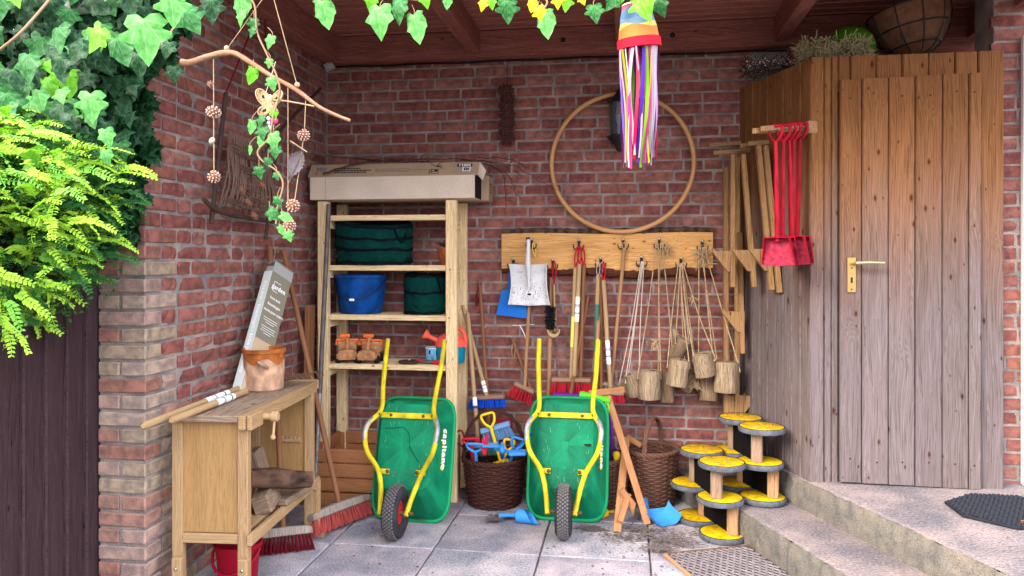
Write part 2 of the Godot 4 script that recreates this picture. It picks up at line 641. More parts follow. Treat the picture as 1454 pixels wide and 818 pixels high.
	mat("rust_spot", rgb(120, 92, 60), 0.9)
	mat("dark_spot", rgb(36, 32, 32), 0.9)
	mat("lime_green", rgb(92, 196, 40), 0.5)
	mat("green_bowl", rgb(64, 122, 20), 0.4)
	mat("purple", rgb(112, 40, 140), 0.5)
	mat("grey_plastic", rgb(130, 132, 136), 0.6)
	mat("yellow_disc", rgb(223, 179, 19), 0.6, T.smear, Vector3(4, 4, 1))
	mat("tray_scuff", rgb(96, 166, 132), 0.8)
	mat("mud", rgb(92, 78, 66), 0.95)
	mat("orange_wear", rgb(206, 140, 66), 0.8)
	mat("rubber_grey", rgb(101, 104, 112), 0.85, T.cloth, Vector3(9, 9, 1), 0.3)
	mat("rubber_mat", rgb(43, 45, 52), 0.75, T.cloth, Vector3(9, 9, 1), 0.4)
	mat("grate_metal", rgb(157, 146, 148), 0.7, T.smear, Vector3(4, 4, 1), 0.0, 0.3)
	mat("grate_dark", rgb(74, 66, 64), 0.95)
	# cloth, card, rope, clay
	mat("bag_green", rgb(2, 62, 54), 0.9, T.cloth, Vector3(6, 6, 1), 0.4)
	mat("bag_band", rgb(10, 15, 25), 0.8, T.cloth, Vector3(9, 9, 1), 0.4)
	mat("card_beige", rgb(240, 220, 195), 0.9, T.paper, Vector3(1.2, 1.2, 1), 0.1)
	mat("card_brown", rgb(192, 164, 132), 0.9, T.paper, Vector3(1.2, 1.2, 1), 0.1)
	mat("card_edge", rgb(152, 120, 92), 0.95)
	mat("card_pale_green", rgb(196, 202, 192), 0.8)
	mat("card_olive", rgb(124, 118, 100), 0.8)
	mat("card_sand", rgb(186, 160, 128), 0.85)
	mat("card_inside", rgb(150, 152, 144), 0.9)
	mat("ink_white", rgb(236, 236, 232), 0.8)
	mat("ink_black", rgb(34, 30, 32), 0.8)
	mat("ink_grey", rgb(120, 108, 94), 0.85)
	mat("ink_blue", rgb(30, 74, 124), 0.8)
	mat("ink_navy", rgb(24, 30, 72), 0.8)
	mat("ink_red", rgb(186, 60, 44), 0.8)
	mat("label_yellow", rgb(226, 204, 90), 0.7)
	mat("label_green", rgb(64, 108, 92), 0.7)
	mat("rope", rgb(196, 168, 128), 0.95, T.cloth, Vector3(20, 8, 1))
	mat("rope_white", rgb(183, 174, 159), 0.95)
	mat("cord_red", rgb(176, 24, 42), 0.8)
	mat("cord_dark_red", rgb(106, 20, 38), 0.85)
	mat("terracotta", rgb(196, 110, 64), 0.85, T.smear, Vector3(4, 4, 1))
	mat("stoneware", rgb(212, 168, 134), 0.8, T.smear, Vector3(5, 4, 1), 0.2)
	mat("stoneware_glaze", rgb(184, 106, 50), 0.4, T.smear, Vector3(5, 4, 1))
	mat("wicker_dark", rgb(75, 45, 39), 0.7, T.wood, Vector3(9, 3, 1), 0.3)
	mat("wicker_light", rgb(107, 75, 62), 0.75, T.wood, Vector3(9, 3, 1), 0.3)
	mat("coir", rgb(146, 104, 80), 0.98, T.grit, Vector3(5, 5, 1), 1.5)
	mat("net", rgb(104, 82, 70), 0.95)
	mat("pinecone", rgb(132, 92, 72), 0.9)
	mat("pinecone_dark", rgb(84, 54, 50), 0.9)
	mat("pinecone_tip", rgb(196, 166, 150), 0.9)
	mat("lichen", rgb(145, 136, 101), 0.95)
	mat("feather", rgb(120, 110, 114), 0.85, T.wood, Vector3(4, 12, 1))
	mat("bristle_red", rgb(186, 36, 52), 0.7)
	mat("bristle_faded", rgb(156, 65, 59), 0.75)
	mat("bristle_dark", rgb(92, 16, 26), 0.8)
	mat("bristle_blue", rgb(20, 76, 190), 0.65)
	mat("bristle_black", rgb(24, 24, 30), 0.7)
	mat("bristle_pale", rgb(206, 180, 130), 0.8)
	mat("bristle_purple", rgb(96, 30, 104), 0.7)
	mat("bristle_lime", rgb(110, 206, 60), 0.65)
	mat("pink_bead", rgb(226, 70, 130), 0.4)
	mat("bead_wood", rgb(186, 150, 119), 0.6)
	# ribbons of the windsock
	var rib := [rgb(137, 148, 91), rgb(73, 55, 132), rgb(144, 40, 91), rgb(156, 123, 147), rgb(137, 14, 33), rgb(153, 140, 21), rgb(91, 132, 21), rgb(139, 145, 134), rgb(58, 21, 117), rgb(127, 117, 21), rgb(140, 17, 40), rgb(85, 66, 139), rgb(152, 117, 147), rgb(140, 33, 85)]
	for k in rib.size():
		var m := mat("ribbon_%d" % k, rib[k], 0.45)
		m.backlight_enabled = true
		m.backlight = Color(rib[k].r * 0.25, rib[k].g * 0.25, rib[k].b * 0.25)
	# leaves
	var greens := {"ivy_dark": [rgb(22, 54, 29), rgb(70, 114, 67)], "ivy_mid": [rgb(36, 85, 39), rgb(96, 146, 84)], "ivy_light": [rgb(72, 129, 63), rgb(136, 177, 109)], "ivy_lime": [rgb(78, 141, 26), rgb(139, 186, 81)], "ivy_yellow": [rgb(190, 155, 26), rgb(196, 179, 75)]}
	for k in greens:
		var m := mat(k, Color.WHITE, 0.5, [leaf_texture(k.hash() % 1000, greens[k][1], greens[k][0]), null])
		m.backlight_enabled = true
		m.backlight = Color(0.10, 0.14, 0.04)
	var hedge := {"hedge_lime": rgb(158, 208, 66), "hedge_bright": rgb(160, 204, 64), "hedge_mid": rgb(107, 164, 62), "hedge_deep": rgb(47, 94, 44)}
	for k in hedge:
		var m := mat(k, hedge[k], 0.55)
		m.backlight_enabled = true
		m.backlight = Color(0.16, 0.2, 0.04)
	var m2 := mat("painted_cone", Color.WHITE, 0.8)
	m2.vertex_color_use_as_albedo = true
	var m3 := mat("brick_rest", Color.WHITE, 0.92, T.brick, Vector3.ONE * 4.5, 1.0)
	m3.uv1_triplanar = true
	m3.uv1_world_triplanar = true
	m3.vertex_color_use_as_albedo = true
	var gl := mat("lamp_glass", Color(0.4, 0.42, 0.44, 0.35), 0.1)
	gl.transparency = BaseMaterial3D.TRANSPARENCY_ALPHA


func _ready() -> void:
	rng.seed = 20240611
	# ----- camera, sky, sun, exposure -----
	var cam := Camera3D.new()
	cam.name = "camera"
	add_child(cam)
	cam.position = Vector3(0, 1.35, 4.55)
	cam.rotation.y = deg_to_rad(8.5)
	cam.set_frustum(0.037182, Vector2(0, -0.0017727), 0.05, 400.0)
	cam.current = true
	var env := Environment.new()
	env.background_mode = Environment.BG_SKY
	var sk := ProceduralSkyMaterial.new()
	sk.sky_top_color = Color(0.90, 0.92, 0.98)
	sk.sky_horizon_color = Color(0.66, 0.66, 0.71)
	sk.sky_curve = 0.2
	sk.ground_horizon_color = Color(0.55, 0.55, 0.52)
	sk.ground_bottom_color = Color(0.4, 0.38, 0.36)
	sk.sky_energy_multiplier = 1.0
	var sky := Sky.new()
	sky.sky_material = sk
	env.sky = sky
	env.ambient_light_source = Environment.AMBIENT_SOURCE_SKY
	env.tonemap_mode = Environment.TONE_MAPPER_LINEAR
	env.tonemap_exposure = 8.2
	env.sdfgi_enabled = true
	env.ssao_enabled = true
	env.ssil_enabled = true
	var we := WorldEnvironment.new()
	we.name = "world_environment"
	we.environment = env
	add_child(we)
	var sun := DirectionalLight3D.new()
	sun.name = "sun"
	sun.light_energy = 0.5
	sun.light_color = Color(1.0, 0.97, 0.95)
	sun.light_angular_distance = 36.0
	sun.shadow_enabled = true
	sun.rotation = Vector3(deg_to_rad(-33), deg_to_rad(-44), 0)
	add_child(sun)

	make_materials()
	build_ground()
	build_walls()
	build_roof()
	build_shed()
	build_fence()
	build_shelf()
	build_bench()
	build_hook_board()
	build_barrows()
	build_baskets()
	build_tools()
	build_pedalos()
	build_rack()
	build_hangings()
	build_plants()


# ---------- ground, paving, steps ----------
func build_ground() -> void:
	var b := mb()
	b.quad(Vector3(-120, -0.05, -120), Vector3(120, -0.05, -120), Vector3(120, -0.05, 120), Vector3(-120, -0.05, 120), Vector3.UP)
	put("ground", b, M.soil).set_meta("kind", "structure")
	var pav := Node3D.new()
	pav.name = "pavement"
	add_child(pav)
	pav.set_meta("kind", "structure")
	var bed := mb()
	bed.box(Vector3(5.2, 0.03, 4.4), at(Vector3(-0.2, -0.026, 2.0)), 0.0)
	put("joint_bed", bed, M.dirt, pav)
	for i in range(-4, 4):
		for j in range(-2, 6):
			var s := mb()
			var w := 0.492
			s.box(Vector3(w, 0.04, 0.492), Transform3D(Basis.from_euler(Vector3(rng.randf_range(-0.002, 0.002), rng.randf_range(-0.004, 0.004), rng.randf_range(-0.002, 0.002))), Vector3(-0.15 + 0.5 * i, -0.02 + rng.randf_range(-0.0015, 0.0015), 0.77 + 0.5 * j)), 0.004)
			put("paving_slab", s, M["slab_%d" % (posmod(i * 7 + j * 3, 4))], pav)
	# soil trodden across the slabs, thin irregular patches
	var spots := [Vector3(-0.835, 0, 0.233), Vector3(-0.645, 0, 0.533), Vector3(-0.18, 0, 0.646), Vector3(-0.022, 0, 0.752), Vector3(0.082, 0, 0.638), Vector3(0.215, 0, 0.717), Vector3(0.226, 0, 0.809), Vector3(-0.888, 0, 0.133), Vector3(-1.046, 0, 0.67), Vector3(-0.685, 0, 0.627), Vector3(0.14, 0, 0.911)]
	var sizes := [0.07, 0.05, 0.05, 0.12, 0.10, 0.13, 0.10, 0.06, 0.03, 0.03, 0.05]
	var d := mb()
	for k in spots.size():
		for e in 170:
			var c: Vector3 = spots[k] + Vector3(rng.randfn() * sizes[k] * 0.62, 0.0032 + 0.000012 * (e + 170 * k), rng.randfn() * sizes[k] * 0.36)
			var r := rng.randf_range(0.002, 0.011)
			var ph := rng.randf() * 6.0
			var ring := []
			for q in 7:
				ring.append(c + Vector3(cos(TAU * q / 7 + ph) * r * rng.randf_range(0.6, 1.5), 0, sin(TAU * q / 7 + ph) * r * rng.randf_range(0.5, 1.0)))
			for q in 7:
				d.flat(c, ring[q], ring[(q + 1) % 7], Vector3.UP)
	var dn := put("dirt", d, M.dirt)
	dn.set_meta("kind", "stuff")
	tag(dn, "dark soil stains trodden onto the grey paving slabs", "dirt")
	# crumbs and bits of leaf
	var cr := mb()
	for k in 150:
		var p := Vector3(rng.randf_range(-1.4, 0.6), 0.002, rng.randf_range(0.3, 1.3))
		if k > 90:
			p = Vector3(rng.randf_range(-0.2, 0.55), 0.002, rng.randf_range(0.7, 1.2))
		var s := rng.randf_range(0.002, 0.008)
		cr.box(Vector3(s * 1.6, s * 0.6, s), at(p, Vector3(0, rng.randf() * 6.0, rng.randf() * 0.4)), 0.0)
	for k in 60:
		var p := Vector3(rng.randf_range(0.75, 1.6), 0.304, rng.randf_range(0.78, 1.6))
		var s := rng.randf_range(0.0015, 0.005)
		cr.box(Vector3(s * 1.6, s * 0.6, s), at(p, Vector3(0, rng.randf() * 6.0, rng.randf() * 0.4)), 0.0)
	var crn := put("debris", cr, M.dirt)
	crn.set_meta("kind", "stuff")
	tag(crn, "tiny crumbs of soil scattered over paving and steps", "debris")
	var lf := thing("fallen_leaf", "dry brown leaf lying on the upper step at the right edge", "leaf", Vector3(1.537, 0.304, 1.21), 0.4)
	var lm := mb()
	lm.sheet(func(i: int, j: int) -> Vector3:
		var u := i / 4.0 * 2.0 - 1.0
		var w := 0.016 * sin(PI * (0.08 + 0.9 * j / 6.0))
		return Vector3(u * w, 0.002 + 0.010 * u * u + 0.006 * sin(j * 1.1), 0.05 * j / 6.0), 4, 6, Vector3.UP)
	put("blade", lm, M.handle_brown, lf)
	step("lower_step", "worn concrete lower step running behind the yellow rollers", 0.26, 0.389, 0.155, 0.0)
	step("upper_step", "worn concrete upper step in front of the wooden door", 0.565, 0.401, 0.30, 0.15)
	build_grate()
	build_doormat()


func step(called: String, label: String, x0: float, slope: float, h: float, y0: float) -> void:
	var o := thing(called, label, "step")
	var nz := FastNoiseLite.new()
	nz.frequency = 9.0
	nz.fractal_octaves = 3
	nz.seed = int(h * 1000)
	var z1 := 3.2
	# the tread, its edge worn uneven
	var edge := func(z: float) -> Vector3:
		var w := nz.get_noise_2d(z * 3.0, 0.0)
		return Vector3(x0 + slope * z + 0.010 * w + 0.004, h - 0.004 - 0.008 * absf(w), z)
	var top := mb()
	var nseg := 110
	for k in nseg:
		var za := z1 * k / nseg
		var zb := z1 * (k + 1) / nseg
		var a: Vector3 = edge.call(za)
		var b: Vector3 = edge.call(zb)
		var a1 := Vector3(a.x + 0.02, h, za)
		var b1 := Vector3(b.x + 0.02, h, zb)
		top.quad(a, b, b1, a1, Vector3.UP)
		top.quad(a1, b1, Vector3(3.2, h, zb), Vector3(3.2, h, za), Vector3.UP)
	put("tread", top, M.concrete, o)
	var rs := mb()
	rs.sheet(func(i: int, j: int) -> Vector3:
		var z := z1 * i / 160.0
		var e: Vector3 = edge.call(z)
		var t := j / 8.0
		var dd := nz.get_noise_2d(z * 8.0, t * 2.2 + h * 9.0)
		return Vector3(e.x - 0.006 * sin(t * PI) + 0.012 * dd * (0.0 if j == 8 else 1.0), lerpf(y0 - 0.02, e.y, t), z), 160, 8, Vector3(-1, 0, 0))
	put("riser", rs, M.riser, o)


func build_grate() -> void:
	var a := Vector3(0.167, 0, 0.95)
	var b := Vector3(0.574, 0, 0.766)
	var dir := Vector3(0.38, 0, 0.92).normalized()
	var across := (b - a)
	across = across - dir * across.dot(dir)
	var width := across.length()
	across = across.normalized()
	var len := 0.8
	var o := thing("foot_grate", "rusty metal foot grate let into the paving beside the lower step", "grate")
	var f := Transform3D(Basis(across, Vector3.UP, dir), a)
	var base := mb()
	base.box(Vector3(width, 0.004, len), f * at(Vector3(width * 0.5, 0.004, len * 0.5)), 0.0)
	put("backing", base, M.grate_dark, o)
	for s in [0.0, width]:
		var fr := mb()
		fr.box(Vector3(0.018, 0.012, len), f * at(Vector3(s, 0.008, len * 0.5)), 0.002)
		put("frame_bar", fr, M.handle_mid if s == 0.0 else M.rust, o)
	for s in [0.0, len]:
		var fr := mb()
		fr.box(Vector3(width - 0.02, 0.012, 0.014), f * at(Vector3(width * 0.5, 0.008, s)), 0.002)
		put("frame_bar", fr, M.rust, o)
	var lat := mb()
	var nx := 13
	var nzz := 30
	var cw := (width - 0.03) / nx
	var cl := (len - 0.02) / nzz
	for i in nx:
		for j in nzz:
			var c := Vector3(0.015 + (i + (0.5 if j % 2 == 0 else 0.0)) * cw, 0.012, 0.01 + j * cl)
			if c.x + cw > width:
				continue
			for s in [-1.0, 1.0]:
				var p0: Vector3 = f * c
				var p1: Vector3 = f * (c + Vector3(cw * 0.5 * s, 0, cl))
				bar(lat, p0, p1, 0.009, 0.005, 0.001, Vector3.UP)
	put("metal_mesh", lat, M.grate_metal, o).set_meta("kind", "stuff")


func build_doormat() -> void:
	var c := Vector3(1.60, 0.301, 1.06)
	var o := thing("doormat", "dark grey eight sided rubber doormat on the upper step", "doormat", c)
	var poly := PackedVector2Array()
	for k in 8:
		var an := TAU * (k + 0.5) / 8.0
		poly.append(Vector2(cos(an) * 0.27, sin(an) * 0.235))
	var b := mb()
	b.prism(poly, 0.010, at(Vector3(0, 0.006, 0), Vector3(-PI / 2, 0, 0)), 0.002)
	put("base", b, M.rubber_mat, o)
	var p := mb()
	for i in range(-16, 17):
		for j in range(-14, 15):
			var q := Vector2(i * 0.0185 + (0.009 if j % 2 else 0.0), j * 0.0175)
			if Geometry2D.is_point_in_polygon(q * 1.03, poly):
				p.box(Vector3(0.0155, 0.007, 0.009), at(Vector3(q.x, 0.0135 + rng.randf_range(-0.001, 0.001), q.y), Vector3(0.12, 0.5 if (i + j) % 2 else -0.5, 0)), 0.002)
	put("tread_pattern", p, M.rubber_mat, o).set_meta("kind", "stuff")


# ---------- brick walls ----------
func brick_shape(len: float, rough: float) -> Mb:
	var b := mb()
	var nx := 4
	var ny := 2
	var hh := 0.0262
	var f := []
	for j in ny + 1:
		var row := []
		for i in nx + 1:
			var x := (float(i) / nx - 0.5) * len
			var y := (float(j) / ny - 0.5) * hh * 2.0
			var z := rng.randf_range(-1.0, 0.7) * 0.0035 * rough
			if j == 0 or j == ny:
				y += rng.randf_range(-0.0022, 0.001) * signf(y) * rough
				z -= 0.003
			if i == 0 or i == nx:
				x += rng.randf_range(-0.003, 0.001) * signf(x) * rough
				z -= 0.003
			row.append(Vector3(x, y, z))
		f.append(row)
	for j in ny:
		for i in nx:
			b.quad(f[j][i], f[j][i + 1], f[j + 1][i + 1], f[j + 1][i], Vector3(0, 0, 1))
	var rim := []
	for i in nx: rim.append(f[0][i])
	for j in ny: rim.append(f[j][nx])
	for i in nx: rim.append(f[ny][nx - i])
	for j in ny: rim.append(f[ny - j][0])
	for k in rim.size():
		var a: Vector3 = rim[k]
		var c: Vector3 = rim[(k + 1) % rim.size()]
		b.quad(a, c, Vector3(c.x, c.y, -0.03), Vector3(a.x, a.y, -0.03), Vector3(a.x + c.x, (a.y + c.y) * 4.0, 0))
	return b


# bricks laid in local x (0..length) and y; skip(x0, x1, y), shade(x, y) -> material key, rank(world) -> smaller is built first
func lay_bricks(o: Node3D, frame: Transform3D, length: float, rows: int, first: Callable, skip: Callable, shade: Callable, rank: Callable, rough: float) -> void:
	var lens := [0.21, 0.155, 0.10]
	var shapes := []
	var meshes := []
	for l in lens:
		var vs := []
		var ms := []
		for k in 8:
			var s := brick_shape(l, rough)
			vs.append(s)
			ms.append(s.mesh(null))
		shapes.append(vs)
		meshes.append(ms)
	var all := []
	var joint := 0.012
	for r in rows:
		var x: float = first.call(r)
		while x < length - 0.02:
			var w := rng.randf()
			var l := 0.21 if w < 0.68 else (0.10 if w < 0.87 else 0.155)
			var x1 := minf(x + l, length)
			if length - x1 < 0.05:
				x1 = length
			var y := 0.028 + r * 0.0645
			if not skip.call(x, x1, y):
				x = maxf(x, 0.0)
				var ln := x1 - x
				var li := 0 if ln > 0.18 else (1 if ln > 0.125 else 2)
				var p := Vector3((x + x1) * 0.5, y + rng.randf_range(-0.0012, 0.0012), rng.randf_range(-0.0015, 0.0015))
				var bx := Basis.from_scale(Vector3(ln / lens[li], 1, 1)).rotated(Vector3(0, 0, 1), rng.randf_range(-0.006, 0.006))
				all.append([rank.call(frame * p), li, rng.randi() % 8, Transform3D(bx, p), shade.call(p.x, y)])
			x = x1 + joint
	all.sort_custom(func(a: Array, b: Array) -> bool: return a[0] < b[0])
	var rest := tinted(Color.WHITE)
	for k in all.size():
		var e: Array = all[k]
		if k < 300:
			put("brick", meshes[e[1]][e[2]], M[e[4]], o, frame * e[3])
		else:
			rest.tint = (M[e[4]] as StandardMaterial3D).albedo_color.srgb_to_linear()
			rest.append(shapes[e[1]][e[2]], frame * e[3])
	if rest.v.size() > 0:
		put("brickwork", rest, M.brick_rest, o).set_meta("kind", "stuff")


func red_brick(_x := 0.0, _y := 0.0) -> String:
	return "brick_red_%d" % (rng.randi() % 8)


func build_walls() -> void:
	var eye := Vector3(0, 1.35, 4.55)
	# back wall
	var o := thing("back_wall", "red brick wall behind the shelf and hanging tools", "wall")
	var core := mb()
	core.box(Vector3(3.9, 2.80, 0.2), at(Vector3(0.0, 1.37, -0.1075)), 0.0)
	put("mortar", core, M.mortar, o)
	lay_bricks(o, at(Vector3(-1.83, 0, 0)), 2.52, 42,
		func(r: int) -> float: return [0.0, -0.08, -0.14, -0.05, -0.11][r % 5] + rng.randf_range(-0.03, 0.0),
		func(x0: float, x1: float, y: float) -> bool: return x0 > 2.50 or x1 < 0.02 or y > 2.72,
		red_brick,
		func(p: Vector3) -> float: return p.distance_to(eye) + (3.0 if p.x < -0.8 and p.y < 2.0 else 0.0) + (3.0 if p.y < 0.65 and p.x < 0.0 else 0.0) + (4.0 if p.y > 2.55 else 0.0), 0.7)
	# left wall, seen along its length, with its pale worn end
	o = thing("side_wall", "brick side wall with bleached mossy end beside the workbench", "wall")
	core = mb()
	core.box(Vector3(0.188, 2.80, 2.0), at(Vector3(-1.932, 1.37, 0.81)), 0.0)
	put("mortar", core, M.mortar, o)
	var stain := func(x: float, y: float) -> String:
		# x runs from the free end (0) towards the corner
		var edge := 0.42 - 0.34 * clampf((y - 0.2) / 1.1, 0.0, 1.0)
		if x < edge + rng.randf_range(-0.06, 0.06) and y < 1.28:
			return "brick_pale_%d" % (rng.randi() % 5) if rng.randf() < 0.8 else red_brick()
		return red_brick()
	var side := Transform3D(Basis(Vector3(0, 0, -1), Vector3(0, 1, 0), Vector3(1, 0, 0)), Vector3(-1.83, 0, 1.82))
	lay_bricks(o, side, 1.81, 42,
		func(r: int) -> float: return (0.222 if r % 2 == 0 else 0.116),
		func(_x0: float, _x1: float, y: float) -> bool: return y > 2.72,
		stain,
		func(p: Vector3) -> float: return p.distance_to(eye) + (3.0 if p.y > 2.3 or p.y < 0.1 else 0.0), 1.5)
	# corner bricks of the end, each showing two faces
	for r in 42:
		var y := 0.028 + r * 0.0645
		var pale := y < 1.28 + rng.randf_range(-0.08, 0.08)
		for q in 2:
			var long := (r % 2 == 0) == (q == 0)
			var b := mb()
			if q == 0:
				# the corner brick
				var lz := 0.21 if r % 2 == 0 else 0.104
				var lx := 0.10 if r % 2 == 0 else 0.21
				if r % 2 == 1:
					lx = 0.198
				b.box(Vector3(lx, 0.052, lz), at(Vector3(-1.829 - lx * 0.5, y, 1.822 - lz * 0.5), Vector3(0, rng.randf_range(-0.008, 0.008), rng.randf_range(-0.008, 0.008))), 0.004)
			elif r % 2 == 0:
				b.box(Vector3(0.088, 0.052, 0.1), at(Vector3(-1.829 - 0.112 - 0.044, y, 1.821 - 0.05)), 0.004)
			else:
				continue
			# roughen the visible corners a little
			for i in b.v.size():
				var p := b.v[i]
				var hsh := sin(p.x * 913.0 + p.y * 577.0 + p.z * 331.0) * 0.0022
				b.v[i] = p + Vector3(hsh, hsh * 0.6, hsh * 0.8)
			put("brick", b, M["brick_pale_%d" % (rng.randi() % 5)] if pale else M[red_brick()], o)
	# the wall right of the shed
	o = thing("garden_wall", "narrow strip of red brick wall right of the wooden shed", "wall")
	core = mb()
	core.box(Vector3(1.3, 2.80, 0.2), at(Vector3(2.36, 1.37, 0.493)), 0.0)
	put("mortar", core, M.mortar, o)
	lay_bricks(o, at(Vector3(1.70, 0, 0.60)), 1.30, 42,
		func(r: int) -> float: return 0.0 if r % 2 == 0 else -0.1,
		func(_x0: float, x1: float, y: float) -> bool: return y > 2.72 or y < 0.25 or x1 < 0.02,
		red_brick,
		func(p: Vector3) -> float: return p.x, 0.8)
	var tri := mb()
	tri.box(Vector3(0.05, 2.1, 0.03), at(Vector3(1.848, 1.35, 0.615)), 0.004)
	tag(put("corner_trim", tri, M.worn_white), "white painted corner strip at the right edge of the brick wall", "trim")


# ---------- roof ----------
func build_roof() -> void:
	var o := thing("porch_roof", "dark red-brown timber roof over the brick corner", "roof")
	var b := mb()
	b.box(Vector3(3.72, 0.155, 0.08), at(Vector3(0.03, 2.6225, 0.042)), 0.004)
	put("wall_beam", b, M.roof_beam, o)
	b = mb()
	b.box(Vector3(0.10, 0.155, 1.8), at(Vector3(-1.775, 2.6215, 0.984)), 0.004)
	put("rafter", b, M.roof_beam, o)
	for x in [-0.895, -0.03, 0.84]:
		b = mb()
		b.box(Vector3(0.075, 0.135, 1.8), at(Vector3(x, 2.633, 0.984)), 0.004)
		put("rafter", b, M.roof_beam, o)
	b = mb()
	b.box(Vector3(0.10, 0.155, 1.8), at(Vector3(1.85, 2.6215, 0.984)), 0.004)
	put("rafter", b, M.roof_beam, o)
	for k in 20:
		b = mb()
		b.box(Vector3(3.8, 0.018, 0.094), at(Vector3(0.03, 2.7135 + 0.0008 * (k % 2), 0.05 + 0.0925 * k), Vector3(0.07, 0, 0)), 0.003)
		put("ceiling_board", b, M.roof_board, o)
	b = mb()
	b.box(Vector3(4.2, 0.04, 2.2), at(Vector3(0.03, 2.76, 0.87)), 0.005)
	put("roof_deck", b, M.black_plastic, o)
	b = mb()
	b.box(Vector3(4.2, 0.24, 0.03), at(Vector3(0.03, 2.66, 1.95)), 0.003)
	put("front_board", b, M.roof_beam, o)
	b = mb()
	b.box(Vector3(1.1, 0.5, 0.02), at(Vector3(1.45, 2.42, 0.03)), 0.002)
	put("soffit_board", b, M.roof_board, o)
	for p in [Vector3(-0.37, 2.625, 0.083), Vector3(0.25, 2.625, 0.083)]:
		b = mb()
		b.ball(Vector3(0.014, 0.014, 0.008), at(p))
		put("bolt", b, M.black_metal, o)
	# cable under the beam, with its bracket
	var c := thing("cable", "black cable running along the beam under the roof", "cable")
	var pts := []
	for k in 22:
		pts.append(Vector3(-1.80 + 0.128 * k, 2.534 + 0.003 * sin(k * 1.7), 0.012))
	b = mb()
	b.tube(pts, 0.006, 6)
	put("lead", b, M.black_plastic, c)
	b = mb()
	b.box(Vector3(0.06, 0.05, 0.05), at(Vector3(-1.79, 2.53, 0.06), Vector3(0.3, 0.2, 0.4)), 0.004)
	put("bracket", b, M.worn_steel, c)


# ---------- shed ----------
func plank(o: Node3D, called: String, frame: Transform3D, x0: float, x1: float, y0: float, y1: float, z0: float, z1: float) -> void:
	# an upright board in the frame, browner where the roof kept it dry, greyer where rain weathered it
	var b := tinted(Color.WHITE)
	var tone := rng.randf_range(0.9, 1.08)
	var shift := rng.randf_range(-0.12, 0.12)
	var bev := 0.005
	var n := 10
	var w := x1 - x0
	var prof := [Vector2(x0, z0), Vector2(x0, z1 - bev), Vector2(x0 + bev, z1), Vector2(x1 - bev, z1), Vector2(x1, z1 - bev), Vector2(x1, z0)]
	for j in n:
		var ya := lerpf(y0, y1, float(j) / n)
		var yb := lerpf(y0, y1, float(j + 1) / n)
		for k in 5:
			var p: Vector2 = prof[k]
			var q: Vector2 = prof[k + 1]
			var e := q - p
			var start := b.v.size()
			b.quad(frame * Vector3(p.x, ya, p.y), frame * Vector3(q.x, ya, q.y), frame * Vector3(q.x, yb, q.y), frame * Vector3(p.x, yb, p.y), frame.basis * Vector3(-e.y, 0, e.x), [Vector2(p.x + p.y, ya), Vector2(q.x + q.y, ya), Vector2(q.x + q.y, yb), Vector2(p.x + p.y, yb)])
			for i in range(start, b.v.size()):
				var y: float = (frame.affine_inverse() * b.v[i]).y
				var t := smoothstep(1.0, 2.05, y + shift)
				b.c[i] = Color(0.150, 0.122, 0.124).lerp(Color(0.252, 0.112, 0.044), t) * tone
	b.quad(frame * Vector3(x0, y1, z0), frame * Vector3(x1, y1, z0), frame * Vector3(x1, y1, z1 - bev), frame * Vector3(x0, y1, z1 - bev), frame.basis * Vector3.UP)
	for i in range(b.v.size() - 6, b.v.size()):
		b.c[i] = Color(0.42, 0.26, 0.15)
	b.quad(frame * Vector3(x0, y0, z0), frame * Vector3(x1, y0, z0), frame * Vector3(x1, y0, z1 - bev), frame * Vector3(x0, y0, z1 - bev), frame.basis * Vector3.DOWN)
	put(called, b, M["shed_plank_%d" % (rng.randi() % 4)], o)


